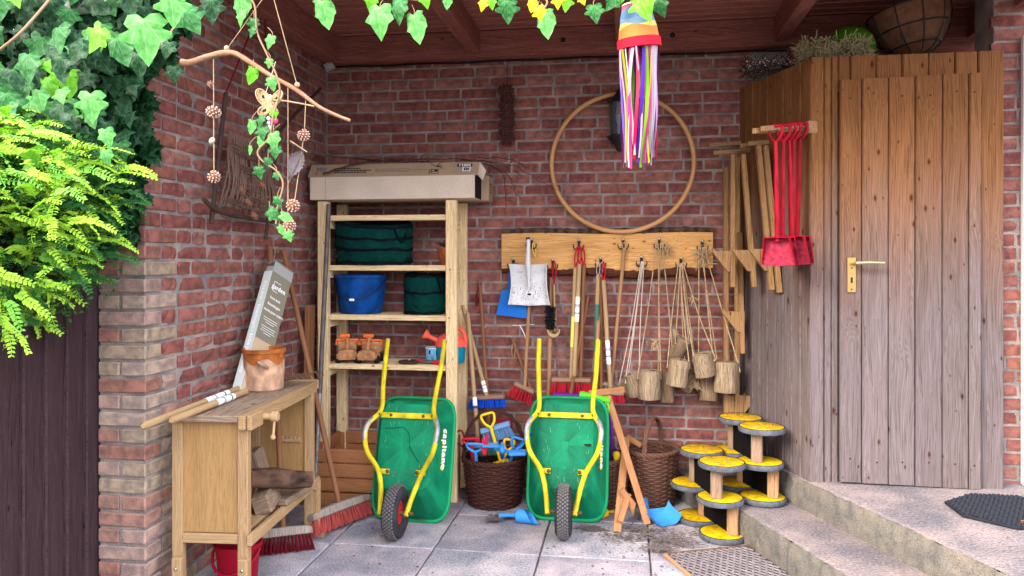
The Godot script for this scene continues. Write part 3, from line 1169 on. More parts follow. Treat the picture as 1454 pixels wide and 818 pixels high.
func build_shed() -> void:
	var o := thing("tool_shed", "wooden plank shed with plank door in the right corner", "shed")
	var id := Transform3D()
	var top := 2.315
	# front: corner board, boards beside and above the door
	plank(o, "corner_board", id, 0.856, 0.918, 0.30, top, 0.66, 0.704)
	plank(o, "board", id, 0.921, 0.955, 0.30, top, 0.66, 0.694)
	plank(o, "board", id, 0.957, 0.985, 0.30, top, 0.66, 0.697)
	var xs := [0.985, 1.04, 1.155, 1.27, 1.385, 1.50, 1.598]
	for k in 6:
		plank(o, "board", id, xs[k] + 0.002, xs[k + 1] - 0.002, 2.16, top, 0.66, 0.696 + 0.002 * (k % 2))
	plank(o, "board", id, 1.60, 1.708, 0.30, top, 0.66, 0.700)
	# the door, a leaf of six boards lying on the frame
	var door := Node3D.new()
	door.name = "door"
	o.add_child(door)
	var dx := [0.985, 1.083, 1.20, 1.317, 1.434, 1.548, 1.602]
	var dt := [2.198, 2.201, 2.202, 2.205, 2.208, 2.210]
	for k in 6:
		plank(door, "board", id, dx[k] + 0.002, dx[k + 1] - 0.002, 0.312 - 0.002 * k, dt[k], 0.70, 0.728 + 0.0015 * (k % 2))
	for k in 6:
		for y in [2.12, 0.42]:
			var nl := mb()
			nl.ball(Vector3(0.0042, 0.0042, 0.0015), at(Vector3((dx[k] + dx[k + 1]) * 0.5 + rng.randf_range(-0.01, 0.01), y + rng.randf_range(-0.012, 0.012), 0.7305)), 8, 4)
			put("nail", nl, M.twig, door)
	var bp := mb()
	bp.box(Vector3(0.040, 0.165, 0.006), at(Vector3(1.035, 1.283, 0.733)), 0.002)
	var pl := put("handle", bp, M.brass, door)
	var lv := mb()
	lv.tube([Vector3(1.042, 1.337, 0.735), Vector3(1.042, 1.337, 0.775), Vector3(1.05, 1.339, 0.785), Vector3(1.10, 1.341, 0.787), Vector3(1.165, 1.339, 0.785)], [0.010, 0.008, 0.0085, 0.0075, 0.006], 10)
	put("lever", lv, M.brass_lever, door)
	var kh := mb()
	kh.box(Vector3(0.008, 0.026, 0.002), at(Vector3(1.035, 1.258, 0.7366)), 0.0)
	kh.box(Vector3(0.006, 0.006, 0.002), at(Vector3(1.035, 1.215, 0.7366)), 0.0)
	kh.box(Vector3(0.006, 0.006, 0.002), at(Vector3(1.035, 1.315, 0.7366)), 0.0)
	put("keyhole", kh, M.black_plastic, door)
	# slanted left face
	var dirv := Vector3(0.856 - 0.628, 0, 0.70).normalized()
	var fr := Transform3D(Basis(dirv, Vector3.UP, dirv.cross(Vector3.UP)), Vector3(0.628, 0, 0.0))
	var length := Vector3(0.228, 0, 0.70).length()
	var nb := 9
	for k in nb:
		var a := length * k / nb
		plank(o, "board", fr, a + 0.0016, a + length / nb - 0.0016, 0.02, top + 0.012 - 0.0025 * k, -0.03, 0.0 + 0.002 * (k % 2))
	var deck := mb()
	var poly := PackedVector2Array([Vector2(0.65, 0.0), Vector2(0.87, 0.66), Vector2(1.71, 0.66), Vector2(1.71, 0.0)])
	deck.prism(poly, 0.02, at(Vector3(0, 2.285, 0), Vector3(PI / 2, 0, 0)))
	put("roof", deck, M.roof_board, o)
	# things kept on top of the shed
	var hb := thing("hanging_basket", "wire hanging basket lined with brown coir on the shed roof", "basket", Vector3(1.43, 2.36, 0.42), 0.3)
	hb.scale = Vector3(1.15, 1.4, 1.15)
	hb.rotation.z = 0.14
	hb.rotation.x = -0.1
	var coir := mb()
	var prof := []
	for k in 9:
		var an := PI / 2 * k / 8.0
		prof.append(Vector2(0.162 * sin(an) + 0.001, 0.172 - 0.165 * cos(an)))
	coir.lathe(prof, Transform3D(), 28, func(a: float, y: float) -> float: return 1.0 + 0.02 * sin(a * 9.0) * sin(y * 60.0))
	put("coir_liner", coir, M.coir, hb)
	var wires := mb()
	for k in 10:
		var pts := []
		for j in 9:
			var an := PI / 2 * j / 8.0
			var r := 0.168 * sin(an) + 0.001
			pts.append(Vector3(cos(TAU * k / 10) * r, 0.172 - 0.171 * cos(an), sin(TAU * k / 10) * r))
		wires.tube(pts, 0.0025, 5)
	for q in [[0.168, 0.172], [0.15, 0.10], [0.105, 0.04]]:
		var pts := []
		for j in 30:
			pts.append(Vector3(cos(TAU * j / 30) * q[0], q[1], sin(TAU * j / 30) * q[0]))
		wires.tube(pts, 0.003, 5, false, 1.0, true)
	put("wire_frame", wires, M.black_metal, hb)
	var gb := mb()
	var gp := []
	for k in 8:
		var an := PI / 2 * k / 7.0
		gp.append(Vector2(0.002 + 0.115 * sin(an), 0.10 * cos(an)))
	gb.lathe(gp, Transform3D(), 24)
	var g := thing("bowl", "upturned green plastic bowl beside the wire basket", "bowl", Vector3(1.125, 2.44, 0.40), 0.0)
	g.rotation = Vector3(0.2, 0, -0.25)
	put("shell", gb, M.green_bowl, g)
	var rim := mb()
	var rp := []
	for j in 24:
		rp.append(Vector3(cos(TAU * j / 24) * 0.116, 0.002, sin(TAU * j / 24) * 0.116))
	rim.tube(rp, 0.005, 6, false, 1.0, true)
	put("rim", rim, M.green_bowl, g)
	wreath("wreath", "pale dried lichen wreath lying on the shed roof edge", Vector3(1.0, 2.33, 0.55), 0.12, "lichen", 1500)
	wreath("dark_wreath", "dark twig wreath with silvery tips on the shed's slanted end", Vector3(0.75, 2.345, 0.22), 0.10, "twig", 500)


func wreath(called: String, label: String, at: Vector3, r: float, key: String, n: int) -> void:
	var o := thing(called, label, "wreath", at)
	var b := mb()
	for k in n:
		var an := rng.randf() * TAU
		var c := Vector3(cos(an) * r * 1.25, rng.randf_range(0.0, 0.085), sin(an) * r * 0.8)
		var d := Vector3(rng.randfn(), rng.randfn() * 0.9 + 0.3, rng.randfn()).normalized()
		var p := c + d * rng.randf_range(0.0, 0.03)
		var q := p + d * rng.randf_range(0.015, 0.035)
		bar(b, p, q, rng.randf_range(0.0015, 0.004), 0.0015, 0.0)
	var m := put("sprigs", b, M[key], o)
	m.set_meta("kind", "stuff")
	if key == "twig":
		var t := mb()
		for k in 90:
			var an := rng.randf() * TAU
			t.ball(Vector3.ONE * rng.randf_range(0.002, 0.004), at(Vector3(cos(an) * r * 1.25 + rng.randfn() * 0.015, 0.04 + rng.randf() * 0.03, sin(an) * r * 0.8 + rng.randfn() * 0.015)), 5, 4)
		put("seed_heads", t, M.ink_white, o).set_meta("kind", "stuff")


func build_fence() -> void:
	var o := thing("board_fence", "dark brown overlapping board fence left of the brick pillar", "fence")
	for k in 20:
		var b := mb()
		var z := 1.78 + 0.104 * k
		b.box(Vector3(0.022, 1.75, 0.112), at(Vector3(-2.045, 0.875, z + 0.052), Vector3(0, 0.17, 0)), 0.005)
		put("board", b, M.fence_board, o)
	for y in [0.35, 1.4]:
		var b := mb()
		b.box(Vector3(0.05, 0.08, 2.1), at(Vector3(-2.095, y, 2.86)), 0.004)
		put("rail", b, M.fence_board, o)


const ZY := Basis(Vector3(0, 0, 1), Vector3(0, 1, 0), Vector3(-1, 0, 0))


# ---------- shelf and what stands on it ----------
func build_shelf() -> void:
	var o := thing("tool_shelf", "tall pale pine slatted shelf rack against the brick wall", "shelf")
	for p in [[Vector3(-1.725, 0, 0.31), Vector3(-1.725, 1.69, 0.31)], [Vector3(-0.972, 0, 0.31), Vector3(-0.975, 1.69, 0.31)], [Vector3(-1.72, 0, 0.035), Vector3(-1.72, 1.69, 0.035)], [Vector3(-0.975, 0, 0.035), Vector3(-0.975, 1.69, 0.035)]]:
		var b := mb()
		bar(b, p[0], p[1], 0.062, 0.042, 0.003)
		put("post", b, M.shelf_pine, o)
	var ys := [1.597, 1.312, 1.03, 0.75]
	for y in ys:
		for s in [-1.705, -0.993]:
			var r := mb()
			r.box(Vector3(0.022, 0.05, 0.235), at(Vector3(s, y - 0.037, 0.172)), 0.002)
			put("side_rail", r, M.shelf_pine, o)
		for k in 5:
			var r := mb()
			r.box(Vector3(0.735 if k > 0 and k < 4 else 0.69, 0.022 if k < 4 else 0.030, 0.048), at(Vector3(-1.349, y - (0.0 if k < 4 else 0.004), 0.058 + 0.059 * k)), 0.002)
			put("slat", r, M.shelf_pine, o)
	for p in [[-0.972, 1.30], [-0.972, 1.03], [-0.972, 0.55], [-0.972, 0.2], [-1.725, 1.45], [-1.725, 0.9]]:
		var s := mb()
		s.ball(Vector3(0.004, 0.004, 0.002), at(Vector3(p[0] + rng.randf_range(-0.015, 0.015), p[1], 0.332)), 8, 4)
		put("screw", s, M.black_metal, o)
	# cartons on top
	var c := thing("white_carton", "long plain beige carton lying on top of the shelf", "carton", Vector3(-1.312, 1.694, 0.27))
	var b := mb()
	b.box(Vector3(0.955, 0.128, 0.18), at(Vector3(0, 0.065, 0)), 0.002)
	put("body", b, M.card_beige, c)
	b = mb()
	b.box(Vector3(0.003, 0.122, 0.17), at(Vector3(0.480, 0.065, 0)), 0.0)
	put("open_end", b, M.ink_black, c)
	b = mb()
	b.box(Vector3(0.0015, 0.125, 0.0012), at(Vector3(-0.385, 0.064, 0.0905)), 0.0)
	put("fold_line", b, M.card_edge, c)
	c = thing("brown_carton", "brown carton behind the beige one with its end sticking out", "carton", Vector3(-1.25, 1.694, 0.10))
	b = mb()
	b.box(Vector3(0.92, 0.145, 0.13), at(Vector3(0, 0.0725, 0)), 0.002)
	put("body", b, M.card_brown, c)
	for k in 4:
		b = mb()
		b.box(Vector3(0.001, 0.006, 0.05), at(Vector3(0.4605, 0.05 + 0.016 * k, 0.0)), 0.0)
		put("print", b, M.ink_black, c)
	c = thing("printed_carton", "printed brown carton on the shelf top with sloped face and dark label", "carton", Vector3(-1.31, 1.823, 0))
	b = mb()
	b.prism(PackedVector2Array([Vector2(0.358, 0.0), Vector2(0.305, 0.078), Vector2(0.05, 0.078), Vector2(0.03, 0.0)]), 0.985, Transform3D(ZY, Vector3.ZERO))
	put("body", b, M.card_brown, c)
	b = mb()
	b.quad(Vector3(0.4935, 0.078, 0.305), Vector3(0.4935, 0.0, 0.358), Vector3(0.515, -0.03, 0.33), Vector3(0.528, 0.03, 0.29), Vector3(0.5, 0.3, 1))
	b.quad(Vector3(0.4925, 0.078, 0.303), Vector3(0.4925, 0.0, 0.356), Vector3(0.514, -0.03, 0.328), Vector3(0.527, 0.03, 0.288), Vector3(-0.5, -0.3, -1))
	put("flap", b, M.card_beige, c)
	var fb := Basis(Vector3(1, 0, 0), Vector3(0, 0.827, -0.562), Vector3(0, 0.562, 0.827))
	var face := func(x: float, v: float) -> Transform3D:
		return Transform3D(fb, Vector3(x, 0, 0.3585) + fb.y * v + fb.z * 0.0008)
	lettering("TOV", 0.024, M.ink_blue, c, face.call(-0.425, 0.056), "lettering", true)
	b = mb()
	b.box(Vector3(0.012, 0.014, 0.0008), face.call(-0.447, 0.028), 0.0)
	put("logo", b, M.ink_red, c)
	for k in 3:
		# three lines of heavy small print, too small to read
		var x := -0.345
		b = mb()
		while x < -0.345 + [0.155, 0.215, 0.185][k]:
			var w := rng.randf_range(0.006, 0.018)
			b.box(Vector3(w, 0.008, 0.0008), face.call(x + w * 0.5, 0.060 - 0.014 * k), 0.0)
			x += w + 0.0035
		put("print", b, M.ink_black, c)
	for k in 3:
		var x := -0.10
		b = mb()
		while x < -0.10 + [0.2, 0.28, 0.19][k]:
			var w := rng.randf_range(0.006, 0.02)
			b.box(Vector3(w, 0.0035, 0.0008), face.call(x + w * 0.5, 0.052 - 0.009 * k), 0.0)
			x += w + 0.004
		put("print", b, M.ink_grey, c)
	b = mb()
	for q in [[-0.02, 0.03, 0.003, 0.034], [0.03, 0.03, 0.003, 0.034], [0.005, 0.042, 0.05, 0.003], [0.005, 0.028, 0.05, 0.003], [0.005, 0.014, 0.062, 0.002], [-0.008, 0.035, 0.003, 0.03], [0.017, 0.035, 0.016, 0.012], [0.02, 0.066, 0.02, 0.003]]:
		b.box(Vector3(q[2], q[3], 0.0008), face.call(0.235 + q[0], q[1]), 0.0)
	put("drawing", b, M.ink_black, c)
	b = mb()
	b.box(Vector3(0.086, 0.019, 0.0008), face.call(0.412, 0.070), 0.0)
	put("label_band", b, M.ink_navy, c)
	lettering("11989", 0.015, M.ink_white, c, face.call(0.412, 0.070).translated_local(Vector3(0, 0, 0.0006)), "lettering", true, 1.3)
	b = mb()
	b.box(Vector3(0.045, 0.028, 0.0008), face.call(0.425, 0.042), 0.0)
	put("label_band", b, M.ink_white, c)
	b = mb()
	for k in 11:
		b.box(Vector3(0.0012 + 0.0014 * (k * 7 % 3), 0.022, 0.0008), face.call(0.4085 + 0.0033 * k, 0.042).translated_local(Vector3(0, 0, 0.0006)), 0.0)
	put("barcode", b, M.ink_black, c)
	# dry twigs lying on the cartons and hanging over the right end
	var tw := thing("dry_twigs", "bundle of thin dry twigs lying over the cartons on the shelf", "twigs")
	var ends := [[Vector3(-1.70, 1.845, 0.38), Vector3(-1.45, 1.91, 0.32), Vector3(-1.1, 1.915, 0.2)], [Vector3(-1.75, 1.97, 0.2), Vector3(-1.4, 1.93, 0.22), Vector3(-0.9, 1.93, 0.2), Vector3(-0.62, 1.86, 0.15)], [Vector3(-0.95, 1.93, 0.2), Vector3(-0.68, 1.90, 0.16), Vector3(-0.55, 1.84, 0.12), Vector3(-0.42, 1.76, 0.08)], [Vector3(-0.85, 1.92, 0.2), Vector3(-0.68, 1.84, 0.16), Vector3(-0.64, 1.72, 0.12)], [Vector3(-0.9, 1.92, 0.2), Vector3(-0.72, 1.86, 0.18), Vector3(-0.70, 1.70, 0.12), Vector3(-0.71, 1.62, 0.1)], [Vector3(-1.6, 1.95, 0.18), Vector3(-1.3, 1.94, 0.2), Vector3(-1.0, 1.94, 0.16)], [Vector3(-0.85, 1.94, 0.2), Vector3(-0.66, 1.93, 0.14), Vector3(-0.52, 1.86, 0.1)], [Vector3(-1.5, 1.93, 0.2), Vector3(-1.2, 1.925, 0.25), Vector3(-1.02, 1.86, 0.36)]]
	for k in ends.size():
		var t := mb()
		var cv := curve(ends[k], 6)
		var rads := []
		for i in cv.size():
			cv[i] += Vector3(rng.randfn(), rng.randfn(), rng.randfn()) * 0.003
			rads.append((0.0065 if k == 0 else 0.003) * (1.0 - 0.7 * i / cv.size()))
		t.tube(cv, rads, 5)
		for q in 6:
			var i := rng.randi_range(2, cv.size() - 2)
			var d := Vector3(rng.randf_range(0.02, 0.05), rng.randf_range(-0.05, 0.03), rng.randf_range(-0.02, 0.02))
			t.tube([cv[i], cv[i] + d * 0.5 + Vector3(0, 0.006, 0), cv[i] + d], [0.0015, 0.0012, 0.0007], 4)
			t.ball(Vector3.ONE * 0.0025, at(cv[i] + d), 5, 4)
		put("twig", t, M.twig, tw)
	# folded garden bag, second shelf
	bag("garden_bag", "large dark green pop up garden bag squashed on the shelf", Vector3(-1.462, 1.323, 0.20), 0.225, 0.15, 0.285, 0.07, [0.05, 0.38, 0.66, 0.96], 3)
	bag("garden_bag", "small dark green garden bag beside the blue bucket", Vector3(-1.155, 1.041, 0.19), 0.128, 0.11, 0.232, 0.012, [0.03, 0.55, 0.97], 9)
	# blue bucket
	var u := thing("bucket", "big blue plastic bucket with hanging black handle on the shelf", "bucket", Vector3(-1.55, 1.041, 0.185))
	b = mb()
	b.lathe([Vector2(0.0, 0.0), Vector2(0.118, 0.0), Vector2(0.128, 0.012), Vector2(0.150, 0.205), Vector2(0.158, 0.207), Vector2(0.159, 0.225), Vector2(0.153, 0.228), Vector2(0.150, 0.222), Vector2(0.125, 0.02), Vector2(0.0, 0.012)], Transform3D(Basis.from_scale(Vector3(1, 1, 0.86)), Vector3.ZERO), 36)
	put("body", b, M.blue_bucket, u)
	b = mb()
	var pts := []
	for k in 13:
		var a := PI * k / 12.0
		pts.append(Vector3(-0.150 * cos(a), 0.20 - 0.115 * sin(a), 0.139 * sin(a) + 0.01))
	b.tube(pts, 0.003, 6)
	put("handle", b, M.black_metal, u)
	b = mb()
	b.box(Vector3(0.03, 0.014, 0.012), at(Vector3(0.0, 0.086, 0.150)), 0.003)
	put("grip", b, M.ink_white, u)
	# clay pot
	u = thing("plant_pot", "small terracotta pot half hidden behind the shelf post", "pot", Vector3(-1.035, 1.323, 0.17))
	b = mb()
	b.lathe([Vector2(0, 0), Vector2(0.038, 0), Vector2(0.052, 0.075), Vector2(0.058, 0.076), Vector2(0.060, 0.103), Vector2(0.054, 0.104), Vector2(0.05, 0.08), Vector2(0.0, 0.07)], Transform3D(), 24)
	put("body", b, M.terracotta, u)
	b = mb()
	for k in 20:
		var d := Vector3(rng.randfn() - 0.7, 0.5 + rng.randf(), rng.randfn()) * 0.03
		b.tube([Vector3(0, 0.09, 0), Vector3(0, 0.1, 0) + d * 0.6, Vector3(-0.02, 0.095, 0) + d], [0.003, 0.002, 0.001], 4)
	put("dry_stems", b, M.twig, u)
	toy_truck(Vector3(-1.612, 0.761, 0.24), 0.34, "toy dump truck leftmost on the shelf, orange seat frame")
	toy_truck(Vector3(-1.472, 0.761, 0.24), 0.05, "toy dump truck turned a little, beside the yellow barrow handle")
	# flat disc
	u = thing("metal_disc", "flat round rusty disc lying on the lowest shelf slat", "disc", Vector3(-1.235, 0.763, 0.25))
	b = mb()
	b.lathe([Vector2(0, 0), Vector2(0.055, 0), Vector2(0.066, 0.006), Vector2(0.062, 0.014), Vector2(0.03, 0.017), Vector2(0, 0.019)], Transform3D(), 24)
	put("body", b, M.twig, u)
	b = mb()
	b.ball(Vector3(0.008, 0.005, 0.008), at(Vector3(0.0, 0.02, 0.01)), 8, 5)
	put("knob", b, M.steel, u)
	# hand trowel
	u = thing("hand_tool", "small red handled hand tool lying beside the blue mug", "tool", Vector3(-1.115, 0.775, 0.27), -0.2)
	b = mb()
	b.box(Vector3(0.06, 0.022, 0.028), at(Vector3(0.055, 0, 0)), 0.007)
	b.box(Vector3(0.035, 0.02, 0.026), at(Vector3(-0.065, 0, -0.01)), 0.006)
	put("grip", b, M.red_plastic, u)
	b = mb()
	b.box(Vector3(0.075, 0.018, 0.025), at(Vector3(-0.012, 0.0, -0.002)), 0.004)
	put("shank", b, M.grey_pipe, u)
	# enamel mug
	u = thing("enamel_mug", "pale blue enamel mug with white rim on the shelf", "mug", Vector3(-1.115, 0.761, 0.17))
	b = mb()
	b.lathe([Vector2(0, 0), Vector2(0.042, 0), Vector2(0.046, 0.006), Vector2(0.046, 0.083), Vector2(0.044, 0.083), Vector2(0.043, 0.008), Vector2(0, 0.006)], Transform3D(), 28)
	put("body", b, M.pale_blue_enamel, u)
	b = mb()
	var ring := []
	for k in 24:
		ring.append(Vector3(cos(TAU * k / 24) * 0.047, 0.084, sin(TAU * k / 24) * 0.047))
	b.tube(ring, 0.0032, 6, false, 1.0, true)
	put("rim", b, M.white_enamel, u)
	b = mb()
	b.tube(curve([Vector3(0.008, 0.07, 0.045), Vector3(0.012, 0.072, 0.075), Vector3(0.012, 0.045, 0.08), Vector3(0.008, 0.02, 0.046)], 5), 0.005, 6)
	put("handle", b, M.pale_blue_enamel, u)
	b = mb()
	b.box(Vector3(0.010, 0.022, 0.003), at(Vector3(-0.012, 0.062, 0.0455)), 0.001)
	b.box(Vector3(0.010, 0.026, 0.003), at(Vector3(0.028, 0.058, 0.0385), Vector3(0, 0.6, 0)), 0.001)
	put("chip", b, M.ink_black, u)
	# watering can
	u = thing("watering_can", "coral and teal toy watering can behind the shelf post", "watering can", Vector3(-1.015, 0.761, 0.17))
	b = mb()
	b.lathe([Vector2(0, 0), Vector2(0.075, 0), Vector2(0.082, 0.008), Vector2(0.086, 0.10), Vector2(0.0, 0.10)], Transform3D(), 28)
	put("body", b, M.teal, u)
	b = mb()
	b.lathe([Vector2(0.088, 0.096), Vector2(0.089, 0.108), Vector2(0.078, 0.135), Vector2(0.058, 0.16), Vector2(0.03, 0.172), Vector2(0.0, 0.175)], Transform3D(), 28)
	put("hood", b, M.coral, u)
	b = mb()
	b.tube([Vector3(-0.05, 0.12, 0.02), Vector3(-0.085, 0.135, 0.03), Vector3(-0.125, 0.155, 0.04)], [0.02, 0.014, 0.012], 12)
	b.lathe([Vector2(0.012, 0.0), Vector2(0.03, 0.03), Vector2(0.031, 0.036), Vector2(0, 0.037)], along(Vector3(-0.115, 0.150, 0.038), Vector3(-0.16, 0.178, 0.05)), 20)
	put("spout", b, M.coral, u)
	b = mb()
	b.tube(curve([Vector3(-0.02, 0.16, 0.0), Vector3(0.02, 0.20, 0.0), Vector3(0.07, 0.185, 0.0), Vector3(0.09, 0.13, 0.0), Vector3(0.085, 0.09, 0)], 5), 0.012, 8)
	put("handle", b, M.coral, u)
	# crate in front of the shelf foot
	var k0 := thing("wooden_crate", "open brown wooden crate of planks under the shelf", "crate", Vector3(-1.36, 0, 0.27))
	for j in 4:
		var y := 0.045 + 0.079 * j
		for q in [[Vector3(0.76, 0.072, 0.018), Vector3(0, y, 0.235)], [Vector3(0.76, 0.072, 0.018), Vector3(0, y, -0.225)], [Vector3(0.018, 0.072, 0.44), Vector3(-0.371, y, 0.005)], [Vector3(0.018, 0.072, 0.44), Vector3(0.371, y, 0.005)]]:
			b = mb()
			b.box(q[0], at(q[1] + Vector3(0, rng.randf_range(-0.002, 0.002), rng.randf_range(-0.002, 0.002))), 0.003)
			put("plank", b, M.crate_wood, k0)
	b = mb()
	b.box(Vector3(0.72, 0.012, 0.44), at(Vector3(0, 0.012, 0)), 0.0)
	put("base", b, M.crate_wood, k0)
	for q in [[-0.35, 0.215], [0.35, 0.215], [-0.35, -0.205], [0.35, -0.205]]:
		b = mb()
		b.box(Vector3(0.025, 0.29, 0.022), at(Vector3(q[0], 0.165, q[1])), 0.002)
		put("corner_batten", b, M.crate_wood, k0)
	# pipe and boards in the corner left of the shelf
	u = thing("metal_pipe", "grey metal pipe with shiny lower end leaning on the shelf", "pipe")
	var pt := Vector3(-1.676, 1.669, 0.36)
	var pb := Vector3(-1.69, -0.001, 0.535)
	var pm: Vector3 = pt.lerp(pb, 0.63)
	b = mb()
	b.tube([pt, pm], 0.013, 12)
	put("shaft", b, M.grey_pipe, u)
	b = mb()
	b.tube([pm, pb], 0.0125, 12)
	put("bare_end", b, M.worn_steel, u)
	for q in [[-1.795, 1.18, 0.20, 0.26, "brown board standing in the wall corner, the taller of two"], [-1.775, 1.10, 0.42, 0.45, "brown board standing in the wall corner, the shorter and nearer"]]:
		u = thing("loose_board", q[4], "board", Vector3(q[0], 0, q[2]))
		b = mb()
		b.box(Vector3(0.024, q[1], 0.09), at(Vector3(0, q[1] * 0.5, 0), Vector3(-0.03, 0, -0.01)), 0.003)
		put("plank", b, M.handle_brown, u)


func bag(called: String, label: String, at: Vector3, rx: float, rz: float, h: float, sag: float, bands: Array, sd: int) -> void:
	var o := thing(called, label, "bag", at)
	var nz := FastNoiseLite.new()
	nz.seed = sd
	nz.frequency = 1.0
	nz.fractal_octaves = 3
	var f := func(a: float, t: float, push: float) -> Vector3:
		var p := Vector3(cos(a), t * 2.0, sin(a))
		var w := nz.get_noise_3dv(p * 1.6)
		var fold := 0.5 + 0.5 * sin(t * 9.0 + w * 7.0 + cos(a) * 2.0)
		var r := 1.0 + 0.06 * w - 0.05 * fold + 0.04 * sin(t * PI)
		var drop := sag * (0.5 + 0.5 * sin(a * 1.0 + 0.5)) * t
		return Vector3(cos(a) * (rx * r + push), 0.004 + h * t - drop - 0.012 * w, sin(a) * (rz * r + push))
	var b := mb()
	b.sheet(func(i: int, j: int) -> Vector3: return f.call(TAU * (i % 48) / 48.0, j / 22.0, 0.0), 48, 22, Vector3.BACK, Transform3D(), true)
	b.sheet(func(i: int, j: int) -> Vector3:
		var p: Vector3 = f.call(TAU * i / 48.0, 1.0, 0.0)
		var c := Vector3(0, h - sag * 0.5 - 0.018, 0)
		return c.lerp(p, j / 6.0) + Vector3(0, -0.006 * sin(j * 1.0 + i * 0.4), 0), 48, 6, Vector3.UP)
	put("body", b, M.bag_green, o)
	for t in bands:
		var g := mb()
		g.sheet(func(i: int, j: int) -> Vector3: return f.call(TAU * (i % 48) / 48.0, clampf(t + (j - 1) * 0.035, 0.0, 1.0), 0.003), 48, 2, Vector3.BACK, Transform3D(), true)
		put("band", g, M.bag_band, o)
	for s in [0.35]:
		var hd := mb()
		var pts := []
		for k in 9:
			var a0: float = s + 0.5 * k / 8.0
			var p: Vector3 = f.call(a0, 0.95 - 0.38 * sin(PI * k / 8.0), 0.008)
			pts.append(p)
		hd.tube(pts, 0.007, 6, true, 0.4)
		put("handle", hd, M.bag_band, o)


func toy_truck(at: Vector3, turn: float, label: String) -> void:
	var o := thing("toy_truck", label, "toy truck", at, turn, "toy trucks on the shelf")
	var b := mb()
	b.prism(PackedVector2Array([Vector2(-0.058, 0.03), Vector2(0.058, 0.03), Vector2(0.060, 0.05), Vector2(0.046, 0.072), Vector2(0.02, 0.080), Vector2(-0.02, 0.080), Vector2(-0.046, 0.072), Vector2(-0.060, 0.05)]), 0.09, at(Vector3(0, 0, 0.045)), 0.006)
	put("bonnet", b, M.toy_tan, o)
	b = mb()
	b.prism(PackedVector2Array([Vector2(-0.052, 0.06), Vector2(0.052, 0.06), Vector2(0.060, 0.125), Vector2(-0.060, 0.125)]), 0.10, at(Vector3(0, 0, -0.055)), 0.006)
	put("skip", b, M.toy_tan, o)
	b = mb()
	b.tube(curve([Vector3(0, 0.075, 0.075), Vector3(0, 0.095, 0.06), Vector3(0, 0.135, 0.03), Vector3(0, 0.14, 0.0)], 5), [0.016, 0.016, 0.015, 0.014, 0.013, 0.012, 0.011, 0.010, 0.010, 0.009, 0.009, 0.009, 0.009, 0.009, 0.009, 0.009], 8)
	put("neck", b, M.toy_tan, o)
	b = mb()
	b.box(Vector3(0.06, 0.02, 0.018), at(Vector3(-0.015, 0.152, -0.01)), 0.004)
	b.box(Vector3(0.02, 0.035, 0.012), at(Vector3(-0.015, 0.13, -0.01)), 0.003)
	put("roof", b, M.toy_orange, o)
	b = mb()
	var fr := [Vector3(-0.062, 0.10, 0.0), Vector3(-0.062, 0.128, -0.005), Vector3(0.062, 0.128, -0.005), Vector3(0.062, 0.10, 0.0)]
	b.tube(fr, 0.007, 6)
	put("frame", b, M.toy_orange, o)
	b = mb()
	b.box(Vector3(0.10, 0.012, 0.02), at(Vector3(0, 0.028, 0.08)), 0.003)
	put("bumper", b, M.toy_tan, o)
	for s in [-1.0, 1.0]:
		for z in [0.055, -0.06]:
			var w := mb()
			w.lathe([Vector2(0, -0.014), Vector2(0.018, -0.014), Vector2(0.024, -0.010), Vector2(0.024, 0.010), Vector2(0.018, 0.014), Vector2(0, 0.014)], at(Vector3(0.053 * s, 0.024, z), Vector3(0, 0, PI / 2)), 18)
			put("wheel", w, M.black_plastic, o)


